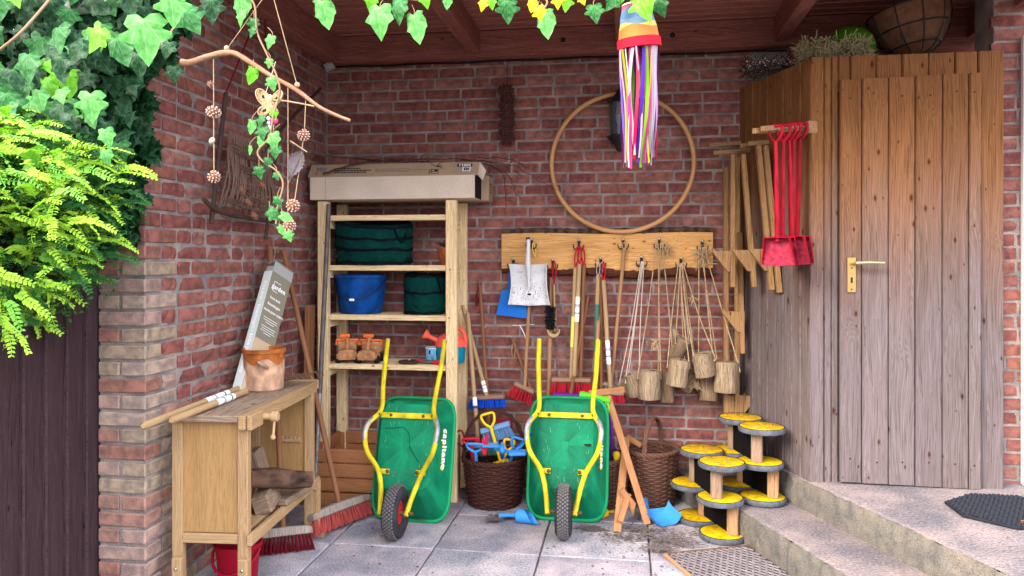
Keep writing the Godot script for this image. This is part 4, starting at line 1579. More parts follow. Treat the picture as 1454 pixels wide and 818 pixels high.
# ---------- workbench ----------
func build_bench() -> void:
	var o := thing("workbench", "small wooden play workbench along the left brick wall", "workbench", Vector3(-1.637, 0, 1.335), 0.077)
	var inv := o.transform.affine_inverse()
	var b := mb()
	b.box(Vector3(0.27, 0.026, 0.86), at(Vector3(-0.015, 0.737, 0)), 0.003, 2)
	put("top", b, M.bench_top, o)
	b = mb()
	b.box(Vector3(0.026, 0.055, 0.87), at(Vector3(0.135, 0.725, 0.005)), 0.003)
	put("apron", b, M.bench_wood, o)
	b = mb()
	b.box(Vector3(0.30, 0.045, 0.022), at(Vector3(0, 0.735, -0.442)), 0.003)
	put("end_strip", b, M.bench_wood, o)
	for z in [0.392, -0.372]:
		for x in [-0.135, 0.128]:
			b = mb()
			b.box(Vector3(0.042, 0.70, 0.036), at(Vector3(x, 0.372, z)), 0.003)
			var leg := put("leg", b, M.bench_wood, o)
			b = mb()
			var s := 1.0 if z > 0 else -1.0
			b.box(Vector3(0.040, 0.20 if z > 0 else 0.25, 0.03), at(Vector3(x + (0.034 if z < 0 else 0.012), 0.10 if z > 0 else 0.155, z + (0.034 if z > 0 else 0.0))), 0.004)
			put("foot_block", b, M.bench_wood, leg)
			b = mb()
			b.ball(Vector3(0.007, 0.007, 0.004), at(Vector3(x + (0.034 if z < 0 else 0.012), 0.16 if z > 0 else 0.24, z + (0.052 if z > 0 else 0.018))), 8, 5)
			put("bolt", b, M.steel, leg)
		b = mb()
		b.box(Vector3(0.222, 0.43, 0.010), at(Vector3(-0.004, 0.503, z)), 0.001, 1)
		put("side_panel", b, M.bench_ply, o)
		b = mb()
		b.box(Vector3(0.222, 0.038, 0.030), at(Vector3(-0.004, 0.266, z)), 0.003)
		put("end_rail", b, M.bench_wood, o)
	b = mb()
	b.box(Vector3(0.022, 0.042, 0.83), at(Vector3(0.161, 0.268, 0.01)), 0.003)
	put("side_rail", b, M.bench_wood, o)
	b = mb()
	b.box(Vector3(0.26, 0.012, 0.74), at(Vector3(-0.005, 0.282, 0.01)), 0.001, 2)
	put("lower_shelf", b, M.bench_wood, o)
	b = mb()
	b.box(Vector3(0.36, 0.028, 0.045), at(Vector3(0.03, 0.014, -0.372)), 0.004)
	put("foot_rail", b, M.grey_lumber, o)
	b = mb()
	b.box(Vector3(0.10, 0.022, 0.014), at(Vector3(0.04, 0.475, -0.36)), 0.003)
	for k in 5:
		b.box(Vector3(0.012, 0.012, 0.02), at(Vector3(0.0 + 0.02 * k, 0.487, -0.36)), 0.003)
	put("tool_rack", b, M.bench_wood, o)
	# vise screw on the apron
	b = mb()
	b.box(Vector3(0.02, 0.06, 0.12), at(Vector3(0.160, 0.722, 0.365)), 0.004)
	var v := put("vise", b, M.bench_wood, o)
	b = mb()
	b.lathe([Vector2(0, 0), Vector2(0.014, 0), Vector2(0.014, 0.03), Vector2(0.021, 0.034), Vector2(0.021, 0.055), Vector2(0.016, 0.06), Vector2(0, 0.06)], at(Vector3(0.170, 0.725, 0.30), Vector3(0, 0, -PI / 2)), 16)
	put("screw", b, M.handle_pale, v)
	b = mb()
	b.tube([Vector3(0.214, 0.742, 0.295), Vector3(0.214, 0.645, 0.318)], 0.0055, 8)
	b.ball(Vector3.ONE * 0.011, at(Vector3(0.214, 0.645, 0.318)), 10, 8)
	put("tommy_bar", b, M.handle_pale, v)
	# on the bench
	b = mb()
	b.lathe([Vector2(0, 0), Vector2(0.080, 0), Vector2(0.088, 0.008), Vector2(0.091, 0.05), Vector2(0.092, 0.13), Vector2(0.0915, 0.15)], Transform3D(), 36, func(a: float, y: float) -> float: return 1.0 + 0.004 * sin(y * 260.0))
	var jar := thing("stoneware_jar", "brown stoneware jar with glazed rim on the workbench", "jar", Vector3(-1.672, 0.751, 1.159))
	put("body", b, M.stoneware, jar)
	b = mb()
	b.lathe([Vector2(0.0918, 0.148), Vector2(0.0925, 0.172), Vector2(0.098, 0.174), Vector2(0.099, 0.190), Vector2(0.095, 0.193), Vector2(0.088, 0.190), Vector2(0.086, 0.05), Vector2(0, 0.03)], Transform3D(), 36)
	put("glazed_rim", b, M.stoneware_glaze, jar)
	b = mb()
	var drip := []
	for k in 40:
		var a := TAU * k / 40.0
		drip.append([Vector3(cos(a), 0, sin(a)) * 0.0926, 0.15 - 0.02 * absf(sin(a * 2.3 + 0.4)) - 0.012 * sin(a * 5.0)])
	for k in 40:
		var p: Array = drip[k]
		var q: Array = drip[(k + 1) % 40]
		b.quad(p[0] + Vector3(0, p[1], 0), q[0] + Vector3(0, q[1], 0), q[0] + Vector3(0, 0.152, 0), p[0] + Vector3(0, 0.152, 0), p[0])
	put("glaze_drip", b, M.stoneware_glaze, jar)
	b = mb()
	b.tube(curve([Vector3(0.015, 0.135, 0.088), Vector3(0.03, 0.14, 0.112), Vector3(0.05, 0.128, 0.105), Vector3(0.055, 0.11, 0.075)], 4), 0.008, 8)
	put("lug", b, M.stoneware, jar)
	for q in [[Vector3(-1.683, 0.769, 2.052), Vector3(-1.751, 0.769, 1.202), "new broom handle on the workbench, the one nearer the wall"], [Vector3(-1.644, 0.768, 1.944), Vector3(-1.679, 0.768, 1.321), "new broom handle on the workbench, beside the glazed jar"]]:
		var h := thing("broomstick", q[2], "broomstick", Vector3.ZERO, 0.0, "loose handles on the workbench")
		b = mb()
		var d: Vector3 = (q[1] - q[0]).normalized()
		b.tube([q[0], q[0] + d * 0.006, q[1]], [0.009, 0.0135, 0.0135], 12)
		put("shaft", b, M.handle_pale, h)
		b = mb()
		var s0: Vector3 = q[0].lerp(q[1], 0.55)
		b.tube([s0, q[0].lerp(q[1], 0.80)], 0.0139, 12, false)
		put("sticker", b, M.ink_white, h)
		b = mb()
		for k in 4:
			var sp: Vector3 = q[0].lerp(q[1], 0.62 + [0.0, 0.02, 0.034, 0.12][k])
			b.tube([sp, sp + d * [0.004, 0.006, 0.003, 0.010][k]], 0.0141, 12, false)
		put("sticker_print", b, M.ink_navy, h)
	carton_arch()
	# wood stacked on the lower shelf
	var lg := thing("bark_log", "short bark covered log on the workbench's lower shelf", "log")
	b = mb()
	var la := Vector3(-1.376, 0.389, 1.32)
	var lb := Vector3(-1.57, 0.435, 1.5)
	b.tube([la, la.lerp(lb, 0.3), la.lerp(lb, 0.6) + Vector3(0, 0.006, 0), lb], [0.036, 0.040, 0.042, 0.04], 14, true)
	for i in b.v.size():
		var p := b.v[i]
		b.v[i] = p + Vector3(0, sin(p.x * 90.0 + p.z * 70.0) * 0.002, sin(p.x * 60.0 + p.y * 190.0) * 0.002)
	put("bark", b, M.bark, lg)
	b = mb()
	var dl := (la - lb).normalized()
	b.tube([la + dl * 0.001, la + dl * 0.003], 0.034, 14)
	put("cut_end", b, M.log_end, lg)
	for q in [[Vector3(-1.60, 0.345, 1.50), Vector3(0.06, 0.05, 0.28), Vector3(0.35, 0.25, 0.1), "thick grey plank end tilted on the lower bench shelf"], [Vector3(-1.525, 0.335, 1.44), Vector3(0.075, 0.08, 0.16), Vector3(0.1, 0.2, 0.3), "short grey wooden block beside the tilted plank"], [Vector3(-1.50, 0.305, 1.28), Vector3(0.12, 0.03, 0.22), Vector3(0.03, -0.1, 0.06), "flat grey board under the bark log"], [Vector3(-1.64, 0.44, 1.28), Vector3(0.05, 0.13, 0.09), Vector3(0.1, 0.1, 0.25), "upright wooden offcut behind the bark log"]]:
		b = mb()
		b.box(q[1], Transform3D(), 0.006)
		var w := thing("timber_offcut", q[3], "offcut", q[0])
		var w2 := put("block", b, M.grey_lumber, w)
		w2.rotation = q[2]
	# red bucket below
	var u := thing("bucket", "small red plastic bucket with handle under the workbench", "bucket", Vector3(-1.599, 0, 1.539))
	b = mb()
	b.lathe([Vector2(0, 0), Vector2(0.068, 0), Vector2(0.075, 0.01), Vector2(0.088, 0.165), Vector2(0.098, 0.167), Vector2(0.098, 0.185), Vector2(0.092, 0.187), Vector2(0.072, 0.02), Vector2(0, 0.015)], Transform3D(), 30)
	put("body", b, M.bucket_red, u)
	b = mb()
	var pts := []
	for k in 13:
		var a := PI * k / 12.0
		pts.append(Vector3(-0.099 * cos(a), 0.165 - 0.085 * sin(a), 0.095 * sin(a) + 0.004))
	b.tube(pts, 0.006, 8)
	put("handle", b, M.bucket_red, u)
	# rake tines behind the jar
	u = thing("hand_rake", "small wire rake at the far end of the workbench", "rake")
	b = mb()
	var rc := Vector3(-1.617, 0.757, 1.107)
	for k in 6:
		var q := rc + Vector3(0.02 + 0.012 * k, 0.012, 0.03 - 0.03 * k)
		b.tube([rc + Vector3(-0.02, 0.02, 0), q + Vector3(0, 0.02, 0), q + Vector3(0.065, 0.05, 0.0), q + Vector3(0.085, 0.025, 0.0)], 0.0032, 5)
	put("tine", b, M.rust, u)
	b = mb()
	b.tube([rc + Vector3(-0.02, 0, 0), rc + Vector3(-0.13, 0.005, 0.03)], 0.009, 8)
	put("handle", b, M.handle_brown, u)
	# two big floor brooms in the corner behind the bench
	var t1 := Vector3(-1.79, 1.405, 0.704)
	var f1 := Vector3(-1.526, 0.085, 0.781)
	push_broom("push_broom", "big floor broom with faded red bristles beside the crate", t1, Vector3(-1.44, 0.10, 0.80), 0.40, 1.15, M.handle_brown, M.grey_block, M.bristle_faded)
	push_broom("push_broom", "dark red floor broom half hidden under the workbench", Vector3(-1.8, 1.422, 0.837), Vector3(-1.582, 0.085, 1.151), 0.26, 0.5, M.handle_brown, M.grey_block, M.bristle_dark)


func carton_arch() -> void:
	var p0 := Vector3(-1.755, 0.756, 1.27)
	var p1 := Vector3(-1.735, 1.30, 0.985)
	var ax := (p1 - p0)
	var len := ax.length()
	var y := ax.normalized()
	var z := (Vector3(0.0, 0, 1) - y * y.z).normalized()
	var x := y.cross(z).normalized()
	var bs := Basis(x, y, z)
	bs = bs.rotated(y, -0.30)
	var o := thing("long_carton", "tall olive carton for a rose arch leaning beside the jar", "carton")
	o.transform = Transform3D(bs, p0)
	var w := 0.052
	var d := 0.14
	var b := mb()
	b.box(Vector3(w, len, d), at(Vector3(0, len * 0.5, -d * 0.5)), 0.001)
	put("body", b, M.card_pale_green, o)
	b = mb()
	b.box(Vector3(0.001, len - 0.001, d - 0.001), at(Vector3(w * 0.5 + 0.0006, len * 0.5, -d * 0.5)), 0.0)
	put("front", b, M.card_olive, o)
	b = mb()
	b.box(Vector3(0.001, len * 0.42, d - 0.002), at(Vector3(w * 0.5 + 0.0013, len * 0.21 + 0.01, -d * 0.5)), 0.0)
	put("picture", b, M.card_sand, o)
	b = mb()
	b.box(Vector3(0.002, 0.055, d), at(Vector3(w * 0.5 - 0.002, len + 0.026, -d * 0.5 - 0.004), Vector3(0, 0, 0.05)), 0.0)
	b.box(Vector3(0.05, 0.002, d), at(Vector3(w * 0.5 - 0.025, len + 0.052, -d * 0.5 - 0.004), Vector3(0, 0, 0.2)), 0.0)
	b.box(Vector3(w - 0.01, 0.03, 0.002), at(Vector3(0, len + 0.014, -0.006)), 0.0)
	put("flap", b, M.card_inside, o)
	# lettering: along the pale side, reading downwards
	lettering("Rose Arch / Rosenbogen / Arche pour rosiers", 0.0205, M.ink_white, o, Transform3D(Basis(Vector3(0, -1, 0), Vector3(1, 0, 0), Vector3(0, 0, 1)), Vector3(0.0, len * 0.5 + 0.02, 0.001)), "lettering", true, 0.80)
	var fx := Basis(Vector3(0, 0, -1), Vector3(0, 1, 0), Vector3(1, 0, 0))
	var fz := w * 0.5 + 0.0015
	lettering("garden", 0.022, M.ink_white, o, Transform3D(fx, Vector3(fz, len * 0.885, -0.07)), "lettering", true)
	b = mb()
	for q in [[0.032, 0.905, 0.002, 0.05], [0.055, 0.945, 0.045, 0.002], [0.05, 0.865, 0.035, 0.002]]:
		b.box(Vector3(0.0008, q[3], q[2]), at(Vector3(fz, len * q[1] - 0.01, -q[0])), 0.0)
	put("logo", b, M.ink_white, o)
	lettering("Rose Arch", 0.0125, M.ink_white, o, Transform3D(fx, Vector3(fz, len * 0.79, -0.065)))
	lettering("Rosenbogen", 0.0125, M.ink_white, o, Transform3D(fx, Vector3(fz, len * 0.735, -0.068)))
	lettering("Arche pour rosiers", 0.0125, M.ink_white, o, Transform3D(fx, Vector3(fz, len * 0.68, -0.078)))
	b = mb()
	for k in 7:
		b.box(Vector3(0.0008, 0.0018, [0.1, 0.095, 0.06, 0.1, 0.09, 0.1, 0.05][k]), at(Vector3(fz, len * 0.62 - 0.011 * k - (0.01 if k > 2 else 0.0), -0.07)), 0.0)
	put("print", b, M.ink_white, o)
	# line drawing of the arch
	b = mb()
	for s in [0.0, 0.03]:
		var pts := []
		for k in 11:
			var a := PI * k / 10.0
			pts.append(Vector3(fz + 0.0012, 0.13 + 0.055 * sin(a), -0.055 - s + 0.028 * cos(a)))
		pts.push_front(pts[0] + Vector3(0, -0.11, 0))
		pts.append(pts[pts.size() - 1] + Vector3(0, -0.11, 0))
		b.tube(pts, 0.0012, 4)
	put("drawing", b, M.ink_grey, o)


func tufts(b: Mb, frame: Transform3D, len: float, depth: float, rows: int, n: int, h: float, splay: float) -> void:
	# bristle tufts hanging along local -y under a block of that length
	for r in rows:
		for k in n:
			var u := (float(k) + 0.5) / n * 2.0 - 1.0
			var x := u * len * 0.5 + rng.randf_range(-0.001, 0.001)
			var zz := ((float(r) + 0.5) / rows * 2.0 - 1.0) * depth * 0.5
			for q in 5:
				var a := Vector3(x + rng.randf_range(-0.003, 0.003), 0, zz + rng.randf_range(-0.003, 0.003))
				var e := Vector3(x + u * splay * h + rng.randf_range(-0.008, 0.008), -h * rng.randf_range(0.9, 1.03), zz * (1.0 + splay * 2.0) + rng.randf_range(-0.008, 0.008))
				var w := 0.0026
				var s := Vector3(w, 0, 0)
				var t := Vector3(0, 0, w)
				var pa := [frame * (a - s), frame * (a + t), frame * (a + s), frame * (a - t)]
				var pe := [frame * (e - s * 0.8), frame * (e + t * 0.8), frame * (e + s * 0.8), frame * (e - t * 0.8)]
				for i in 4:
					var o: Vector3 = frame.basis * [Vector3(-1, 0, 1), Vector3(1, 0, 1), Vector3(1, 0, -1), Vector3(-1, 0, -1)][i]
					b.quad(pa[i], pa[(i + 1) % 4], pe[(i + 1) % 4], pe[i], o)


func push_broom(called: String, label: String, top: Vector3, foot: Vector3, len: float, turn: float, hm: Material, bm: Material, br: Material) -> void:
	var o := thing(called, label, "broom")
	var b := mb()
	b.tube([top, foot], 0.0135, 12)
	put("handle", b, hm, o)
	var f := Transform3D(Basis.from_euler(Vector3(0.0, turn, 0)) * Basis.from_euler(Vector3(-0.25, 0, 0)), foot)
	b = mb()
	var poly := PackedVector2Array()
	for k in 17:
		var a := PI * k / 16.0
		poly.append(Vector2(cos(a) * len * 0.5, 0.006 + 0.022 * sqrt(sin(a) + 0.0001)))
	poly.append(Vector2(-len * 0.5, -0.012))
	poly.append(Vector2(len * 0.5, -0.012))
	b.prism(poly, 0.055, f, 0.004)
	put("head", b, bm, o)
	b = mb()
	tufts(b, f * at(Vector3(0, -0.012, 0)), len * 0.96, 0.045, 3, int(len / 0.016), 0.075, 0.25)
	put("bristles", b, br, o).set_meta("kind", "stuff")


# ---------- board with coat hooks, and the hoop above it ----------
func coat_hook(o: Node3D, p: Vector3) -> void:
	var b := mb()
	b.box(Vector3(0.016, 0.05, 0.004), at(p + Vector3(0, 0, 0.002)), 0.0018)
	for s in [-1.0, 1.0]:
		b.tube(curve([p + Vector3(0, -0.018, 0.006), p + Vector3(0.016 * s, -0.026, 0.018), p + Vector3(0.028 * s, -0.016, 0.026), p + Vector3(0.030 * s, 0.004, 0.028)], 4), 0.0032, 6)
	b.tube([p + Vector3(0, 0.01, 0.004), p + Vector3(0, 0.016, 0.018), p + Vector3(0, 0.028, 0.024)], 0.0035, 6)
	var h := put("hook", b, M.black_metal, o)
	var n := mb()
	n.ball(Vector3.ONE * 0.0085, at(p + Vector3(0, 0.030, 0.025)), 10, 8)
	put("knob", n, M.steel, h)


func build_hook_board() -> void:
	var o := thing("hook_board", "wooden wall board with live bark edges and black coat hooks", "hook board")
	var x0 := -0.737
	var x1 := 0.478
	var b := mb()
	var poly := PackedVector2Array()
	var n := 40
	for k in n + 1:
		var t := float(k) / n
		poly.append(Vector2(lerpf(x0, x1, t), 1.302 - 0.012 * smoothstep(0.3, 0.6, t) * smoothstep(1.0, 0.7, t) + 0.006 * sin(t * 17.0) - 0.0 + 0.022 * absf(t - 0.5) * 0.0))
	for k in n + 1:
		var t := 1.0 - float(k) / n
		poly.append(Vector2(lerpf(x0, x1, t), 1.508 + 0.004 * sin(t * 9.0)))
	b.prism(poly, 0.034, at(Vector3(0, 0, 0.019)), 0.001)
	# grain along the board
	for i in b.t.size():
		b.t[i] = Vector2(b.t[i].y, b.t[i].x)
	put("plank", b, M.hook_board, o)
	for s in [0, 1]:
		b = mb()
		var pts := []
		var rads := []
		for k in 61:
			var t := k / 60.0
			var yy: float = (1.299 - 0.012 * smoothstep(0.3, 0.6, t) * smoothstep(1.0, 0.7, t) + 0.006 * sin(t * 17.0)) if s == 0 else 1.514 + 0.004 * sin(t * 9.0)
			pts.append(Vector3(lerpf(x0, x1, t), yy + (-0.010 if s == 0 else 0.006) + rng.randf_range(-0.002, 0.002), 0.020))
			rads.append((0.013 + 0.016 * smoothstep(0.15, 0.4, t)) * rng.randf_range(0.8, 1.15) if s == 0 else 0.019 * rng.randf_range(0.75, 1.2))
		b.tube(pts, rads, 8)
		put("bark_edge", b, M.bark_red if s == 0 else M.bark, o)
	for p in [Vector3(-0.558, 1.445, 0.036), Vector3(-0.281, 1.44, 0.036), Vector3(-0.026, 1.443, 0.036), Vector3(0.178, 1.443, 0.036), Vector3(0.418, 1.43, 0.036), Vector3(-0.666, 1.329, 0.036), Vector3(-0.433, 1.325, 0.036), Vector3(-0.155, 1.334, 0.036), Vector3(0.078, 1.342, 0.036), Vector3(0.3, 1.334, 0.036)]:
		coat_hook(o, p)
	for p in [Vector3(-0.433, 1.465, 0.036), Vector3(0.277, 1.463, 0.036)]:
		b = mb()
		b.ball(Vector3(0.005, 0.005, 0.003), at(p), 8, 5)
		put("screw", b, M.steel, o)
	# hoop
	var h := thing("wooden_hoop", "large wooden gymnastic hoop hanging around the wall lantern", "hoop")
	b = mb()
	var ring := []
	var c := Vector3(-0.035, 1.912, 0.055)
	for k in 72:
		var a := TAU * k / 72.0
		ring.append(c + Vector3(cos(a) * 0.405, sin(a) * 0.397, 0.012 * cos(a)))
	b.tube(ring, 0.0135, 8, false, 1.0, true)
	put("ring", b, M.hoop_wood, h)
	# wall lantern
	var l := thing("wall_lantern", "black carriage lantern on the brick wall behind the windsock", "lantern", Vector3(-0.045, 2.159, 0.1))
	b = mb()
	b.box(Vector3(0.09, 0.24, 0.012), at(Vector3(0.0, 0.0, -0.092)), 0.003)
	b.tube(curve([Vector3(0, 0.12, -0.09), Vector3(0, 0.16, -0.05), Vector3(0, 0.15, 0.0)], 5), 0.008, 8)
	put("bracket", b, M.black_metal, l)
	l.scale = Vector3.ONE * 1.12
	b = mb()
	b.lathe([Vector2(0, 0.15), Vector2(0.012, 0.145), Vector2(0.03, 0.115), Vector2(0.062, 0.09), Vector2(0.066, 0.08), Vector2(0.05, 0.078)], Transform3D(), 6)
	put("cap", b, M.black_metal, l)
	b = mb()
	for k in 6:
		var a := TAU * k / 6.0
		bar(b, Vector3(cos(a) * 0.052, 0.08, sin(a) * 0.052), Vector3(cos(a) * 0.046, -0.09, sin(a) * 0.046), 0.007, 0.007, 0.001)
	put("cage", b, M.black_metal, l)
	b = mb()
	b.lathe([Vector2(0.046, -0.085), Vector2(0.051, 0.078)], Transform3D(), 6)
	put("pane", b, M.lamp_glass, l)
	b = mb()
	b.lathe([Vector2(0.05, -0.085), Vector2(0.066, -0.09), Vector2(0.06, -0.105), Vector2(0.03, -0.125), Vector2(0.018, -0.16), Vector2(0, -0.175)], Transform3D(), 6)
	put("base", b, M.black_metal, l)
	b = mb()
	b.lathe([Vector2(0.012, -0.08), Vector2(0.012, -0.03), Vector2(0.022, -0.005), Vector2(0.022, 0.02), Vector2(0, 0.04)], Transform3D(), 12)
	put("bulb", b, M.grey_plastic, l)


# ---------- wheelbarrows ----------
func barrow_rim(t: float, hx: float, hy: float, rc: float) -> Vector2:
	# point on a rounded rectangle, t in 0..1
	var a := TAU * t
	var d := Vector2(cos(a), sin(a))
	var p := Vector2(signf(d.x) * (hx - rc), signf(d.y) * (hy - rc))
	# superellipse blend keeps the spacing smooth
	var e := 0.38
	return Vector2(signf(d.x) * pow(absf(d.x), e) * hx, signf(d.y) * pow(absf(d.y), e) * hy) * 0.55 + (p + d * rc) * 0.45


func barrow(label: String, at: Vector3, turn: float, lean: float, cracked: bool, wheel_turn: float) -> void:
	var o := thing("wheelbarrow", label, "wheelbarrow", at, turn, "upended wheelbarrows")
	var til := Transform3D(Basis.from_euler(Vector3(-lean, 0, 0)), Vector3(0, 0.008, 0))
	var hy := 0.312
	var hx := 0.205
	var f := func(i: int, k: float) -> Vector3:
		# k: 0 rim (back) .. 1 floor of the tray (towards the yard)
		var t := float(i % 56) / 56.0
		var a := barrow_rim(t, hx, hy, 0.07)
		var c := barrow_rim(t, 0.150, 0.225, 0.05)
		var p := a.lerp(c, k)
		return Vector3(p.x, hy + p.y + 0.052 * k, 0.172 * k)
	var b := mb()
	var prof := [0.0, 0.2, 0.4, 0.6, 0.78, 0.9, 0.97]
	b.sheet(func(i: int, j: int) -> Vector3:
		var p: Vector3 = f.call(i, prof[j])
		if j == 6:
			p = f.call(i, 1.0) * Vector3(1, 1, 0) + Vector3(0, 0, 0.170)
			var c0 := Vector3(0, hy + 0.052, 0.170)
			p = p.lerp(c0, 0.06)
		return p, 56, 6, Vector3.BACK, til, true)
	# the floor of the tray, slightly domed
	b.sheet(func(i: int, j: int) -> Vector3:
		var p: Vector3 = f.call(i, 1.0) * Vector3(1, 1, 0) + Vector3(0, 0, 0.170)
		var c0 := Vector3(0, hy + 0.052, 0.170)
		var q := p.lerp(c0, 0.06 + 0.9 * j / 7.0)
		q.z += 0.006 * sin(0.5 * PI * j / 7.0)
		return q, 56, 7, Vector3(0, 0, 1), til)
	b.box(Vector3(0.028, 0.04, 0.004), til * at(Vector3(0, hy + 0.052, 0.1742)), 0.0005)
	put("tray", b, M.green_tray, o)
	b = mb()
	var ring := []
	for i in 56:
		ring.append(til * ((f.call(i, 0.0) as Vector3) + Vector3(0, 0, 0.004)))
	b.tube(ring, 0.011, 8, false, 1.0, true)
	put("rim", b, M.green_rim, o)
	for s in [-1.0, 1.0]:
		var path := [Vector3(0.157 * s, 0.915, 0.150), Vector3(0.153 * s, 0.77, 0.165), Vector3(0.145 * s, 0.66, 0.185), Vector3(0.138 * s, 0.565, 0.190), Vector3(0.147 * s, 0.52, 0.205), Vector3(0.178 * s, 0.468, 0.250), Vector3(0.186 * s, 0.41, 0.270), Vector3(0.168 * s, 0.325, 0.262), Vector3(0.118 * s, 0.245, 0.225), Vector3(0.092 * s, 0.17, 0.230), Vector3(0.076 * s, 0.095, 0.258), Vector3(0.066 * s, 0.030, 0.280)]
		var cv := curve(path, 6)
		for i in cv.size():
			cv[i] = til * (cv[i] as Vector3)
		b = mb()
		b.tube(cv, 0.0125, 12)
		var tb := put("frame_tube", b, M.yellow_paint, o)
		# paint worn through on the outermost bend
		b = mb()
		var worn := []
		for i in range(26, 40):
			worn.append(cv[i] + til.basis * Vector3(0.0012 * s, 0, 0.0012))
		b.tube(worn, [0.009, 0.0118, 0.0126, 0.0128, 0.0129, 0.013, 0.013, 0.013, 0.0129, 0.0128, 0.0127, 0.0125, 0.0118, 0.009], 10)
		put("worn_patch", b, M.worn_steel, tb)
		b = mb()
		b.tube([cv[0], cv[0] + til.basis * Vector3(0, 0.004, 0)], 0.0105, 12)
		put("tube_end", b, M.worn_steel, tb)
		b = mb()
		b.box(Vector3(0.05, 0.026, 0.004), til * at(Vector3(0.094 * s, 0.235, 0.185)), 0.0015)
		var tab := put("tab", b, M.yellow_paint, o)
		b = mb()
		b.ball(Vector3(0.010, 0.010, 0.006), til * at(Vector3(0.078 * s, 0.235, 0.190)), 10, 6)
		put("bolt", b, M.rust, tab)
	b = mb()
	b.box(Vector3(0.285, 0.028, 0.006), til * at(Vector3(0, 0.515, 0.184)), 0.0015)
	var cb := put("crossbar", b, M.yellow_paint, o)
	for x in [-0.15, -0.09, 0.09, 0.15]:
		b = mb()
		b.ball(Vector3(0.008, 0.008, 0.006), til * at(Vector3(x * 0.95, 0.515, 0.190 if absf(x) < 0.1 else 0.214)), 10, 6)
		put("bolt", b, M.rust, cb)
	# axle and wheel
	var ax := til * Vector3(0.012, 0.043, 0.276)
	b = mb()
	b.tube([ax + Vector3(-0.088, 0, 0), ax + Vector3(0.088, 0, 0)], 0.008, 10)
	put("axle", b, M.rust, o)
	var wh := Node3D.new()
	wh.name = "wheel"
	o.add_child(wh)
	wh.position = Vector3(ax.x, 0.131, ax.z)
	wh.rotation = Vector3(0, wheel_turn, 0)
	b = mb()
	var tp := []
	for k in 17:
		var a := -PI * 0.86 + PI * 1.72 * k / 16.0
		tp.append(Vector2(0.092 + 0.038 * cos(a), 0.041 * sin(a)))
	var side := at(Vector3.ZERO, Vector3(0, 0, PI / 2))
	b.lathe(tp, side, 40)
	put("tyre", b, M.tyre, wh)
	b = mb()
	# lozenge tread
	for row in 5:
		var n := 44
		var lat := (row - 2) * 0.27
		for k in n:
			var a := TAU * (k + (0.5 if row % 2 else 0.0)) / n
			var rr := 0.092 + 0.0385 * cos(lat)
			var p := Vector3(0.041 * sin(lat), cos(a) * rr, sin(a) * rr)
			var nrm := Vector3(sin(lat) * 0.95, cos(a) * cos(lat), sin(a) * cos(lat)).normalized()
			var yb := nrm
			var xb := Vector3(1, 0, 0).cross(yb).normalized()
			b.box(Vector3(0.0105, 0.007, 0.0105), Transform3D(Basis(xb, yb, xb.cross(yb)).rotated(yb, PI / 4), p), 0.001)
	put("tread", b, M.tyre_tread, wh).set_meta("kind", "stuff")
	b = mb()
	b.lathe([Vector2(0.0, -0.02), Vector2(0.03, -0.022), Vector2(0.034, -0.012), Vector2(0.06, -0.018), Vector2(0.066, -0.026), Vector2(0.068, 0.026), Vector2(0.06, 0.018), Vector2(0.034, 0.012), Vector2(0.03, 0.022), Vector2(0, 0.02)], side, 28)
	put("hub", b, M.red_hub, wh)
	if cracked:
		b = mb()
		var cp := [Vector3(-0.115, 0.45, 0.0), Vector3(-0.07, 0.45, 0), Vector3(-0.02, 0.455, 0), Vector3(0.015, 0.42, 0), Vector3(0.025, 0.36, 0), Vector3(0.06, 0.31, 0), Vector3(0.078, 0.29, 0)]
		var cc := curve(cp, 4)
		for i in cc.size():
			cc[i] = til * (cc[i] * Vector3(1, 1, 0) + Vector3(0, 0, 0.1765))
		b.tube(cc, 0.0014, 4)
		put("crack", b, M.crack, o)
	else:
		b = mb()
		b.prism(PackedVector2Array([Vector2(-0.022, 0.005), Vector2(0.02, 0.006), Vector2(0.014, -0.006), Vector2(-0.012, -0.004)]), 0.002, til * at(Vector3(0.115, 0.37, 0.1775)))
		put("hole", b, M.ink_black, o)
	# scuffs and dried mud on the tray
	for q in [[M.tray_scuff, 46], [M.mud, 60]]:
		b = mb()
		for k in q[1]:
			var p := Vector3(rng.randf_range(-0.12, 0.12), hy + 0.052 + rng.randf_range(-0.19, 0.19), 0.1738)
			if q[1] == 60:
				p = Vector3(rng.randfn() * 0.06, hy - 0.10 + rng.randfn() * 0.05, 0.1738)
			var dd := Vector3(rng.randfn() * 0.3, 1.0, 0.0).normalized() * rng.randf_range(0.004, 0.03 if q[1] == 46 else 0.007)
			bar(b, til * p, til * (p + dd), rng.randf_range(0.0008, 0.0018) if q[1] == 46 else rng.randf_range(0.002, 0.005), 0.0012, 0.0)
		put("scuffs" if q[1] == 46 else "dried_mud", b, q[0], o).set_meta("kind", "stuff")
	# yellow script on the right side wall
	var mid: Vector3 = (f.call(0, 0.5) as Vector3)
	var pn := Vector3(0.95, 0, 0.30).normalized()
	var tx := Vector3(0, -1, 0)
	var ty := pn.cross(tx)
	var lf := til * Transform3D(Basis(tx, ty, pn), Vector3(0.178, hy + 0.05, 0.085) + pn * 0.004)
	lettering("capitano", 0.036, M.ink_white, o, lf, "lettering", true)
	lettering("capitano", 0.038, M.toy_yellow, o, lf.translated_local(Vector3(0.003, -0.004, -0.0011)), "lettering", true)


func build_barrows() -> void:
	barrow("upended green wheelbarrow with cracked tray leaning on the shelf", Vector3(-1.117, 0, 0.67), -0.03, 0.29, true, 0.0)
	barrow("upended green wheelbarrow with small hole leaning on the brooms", Vector3(-0.315, 0, 0.539), -0.02, 0.29, false, 0.06)


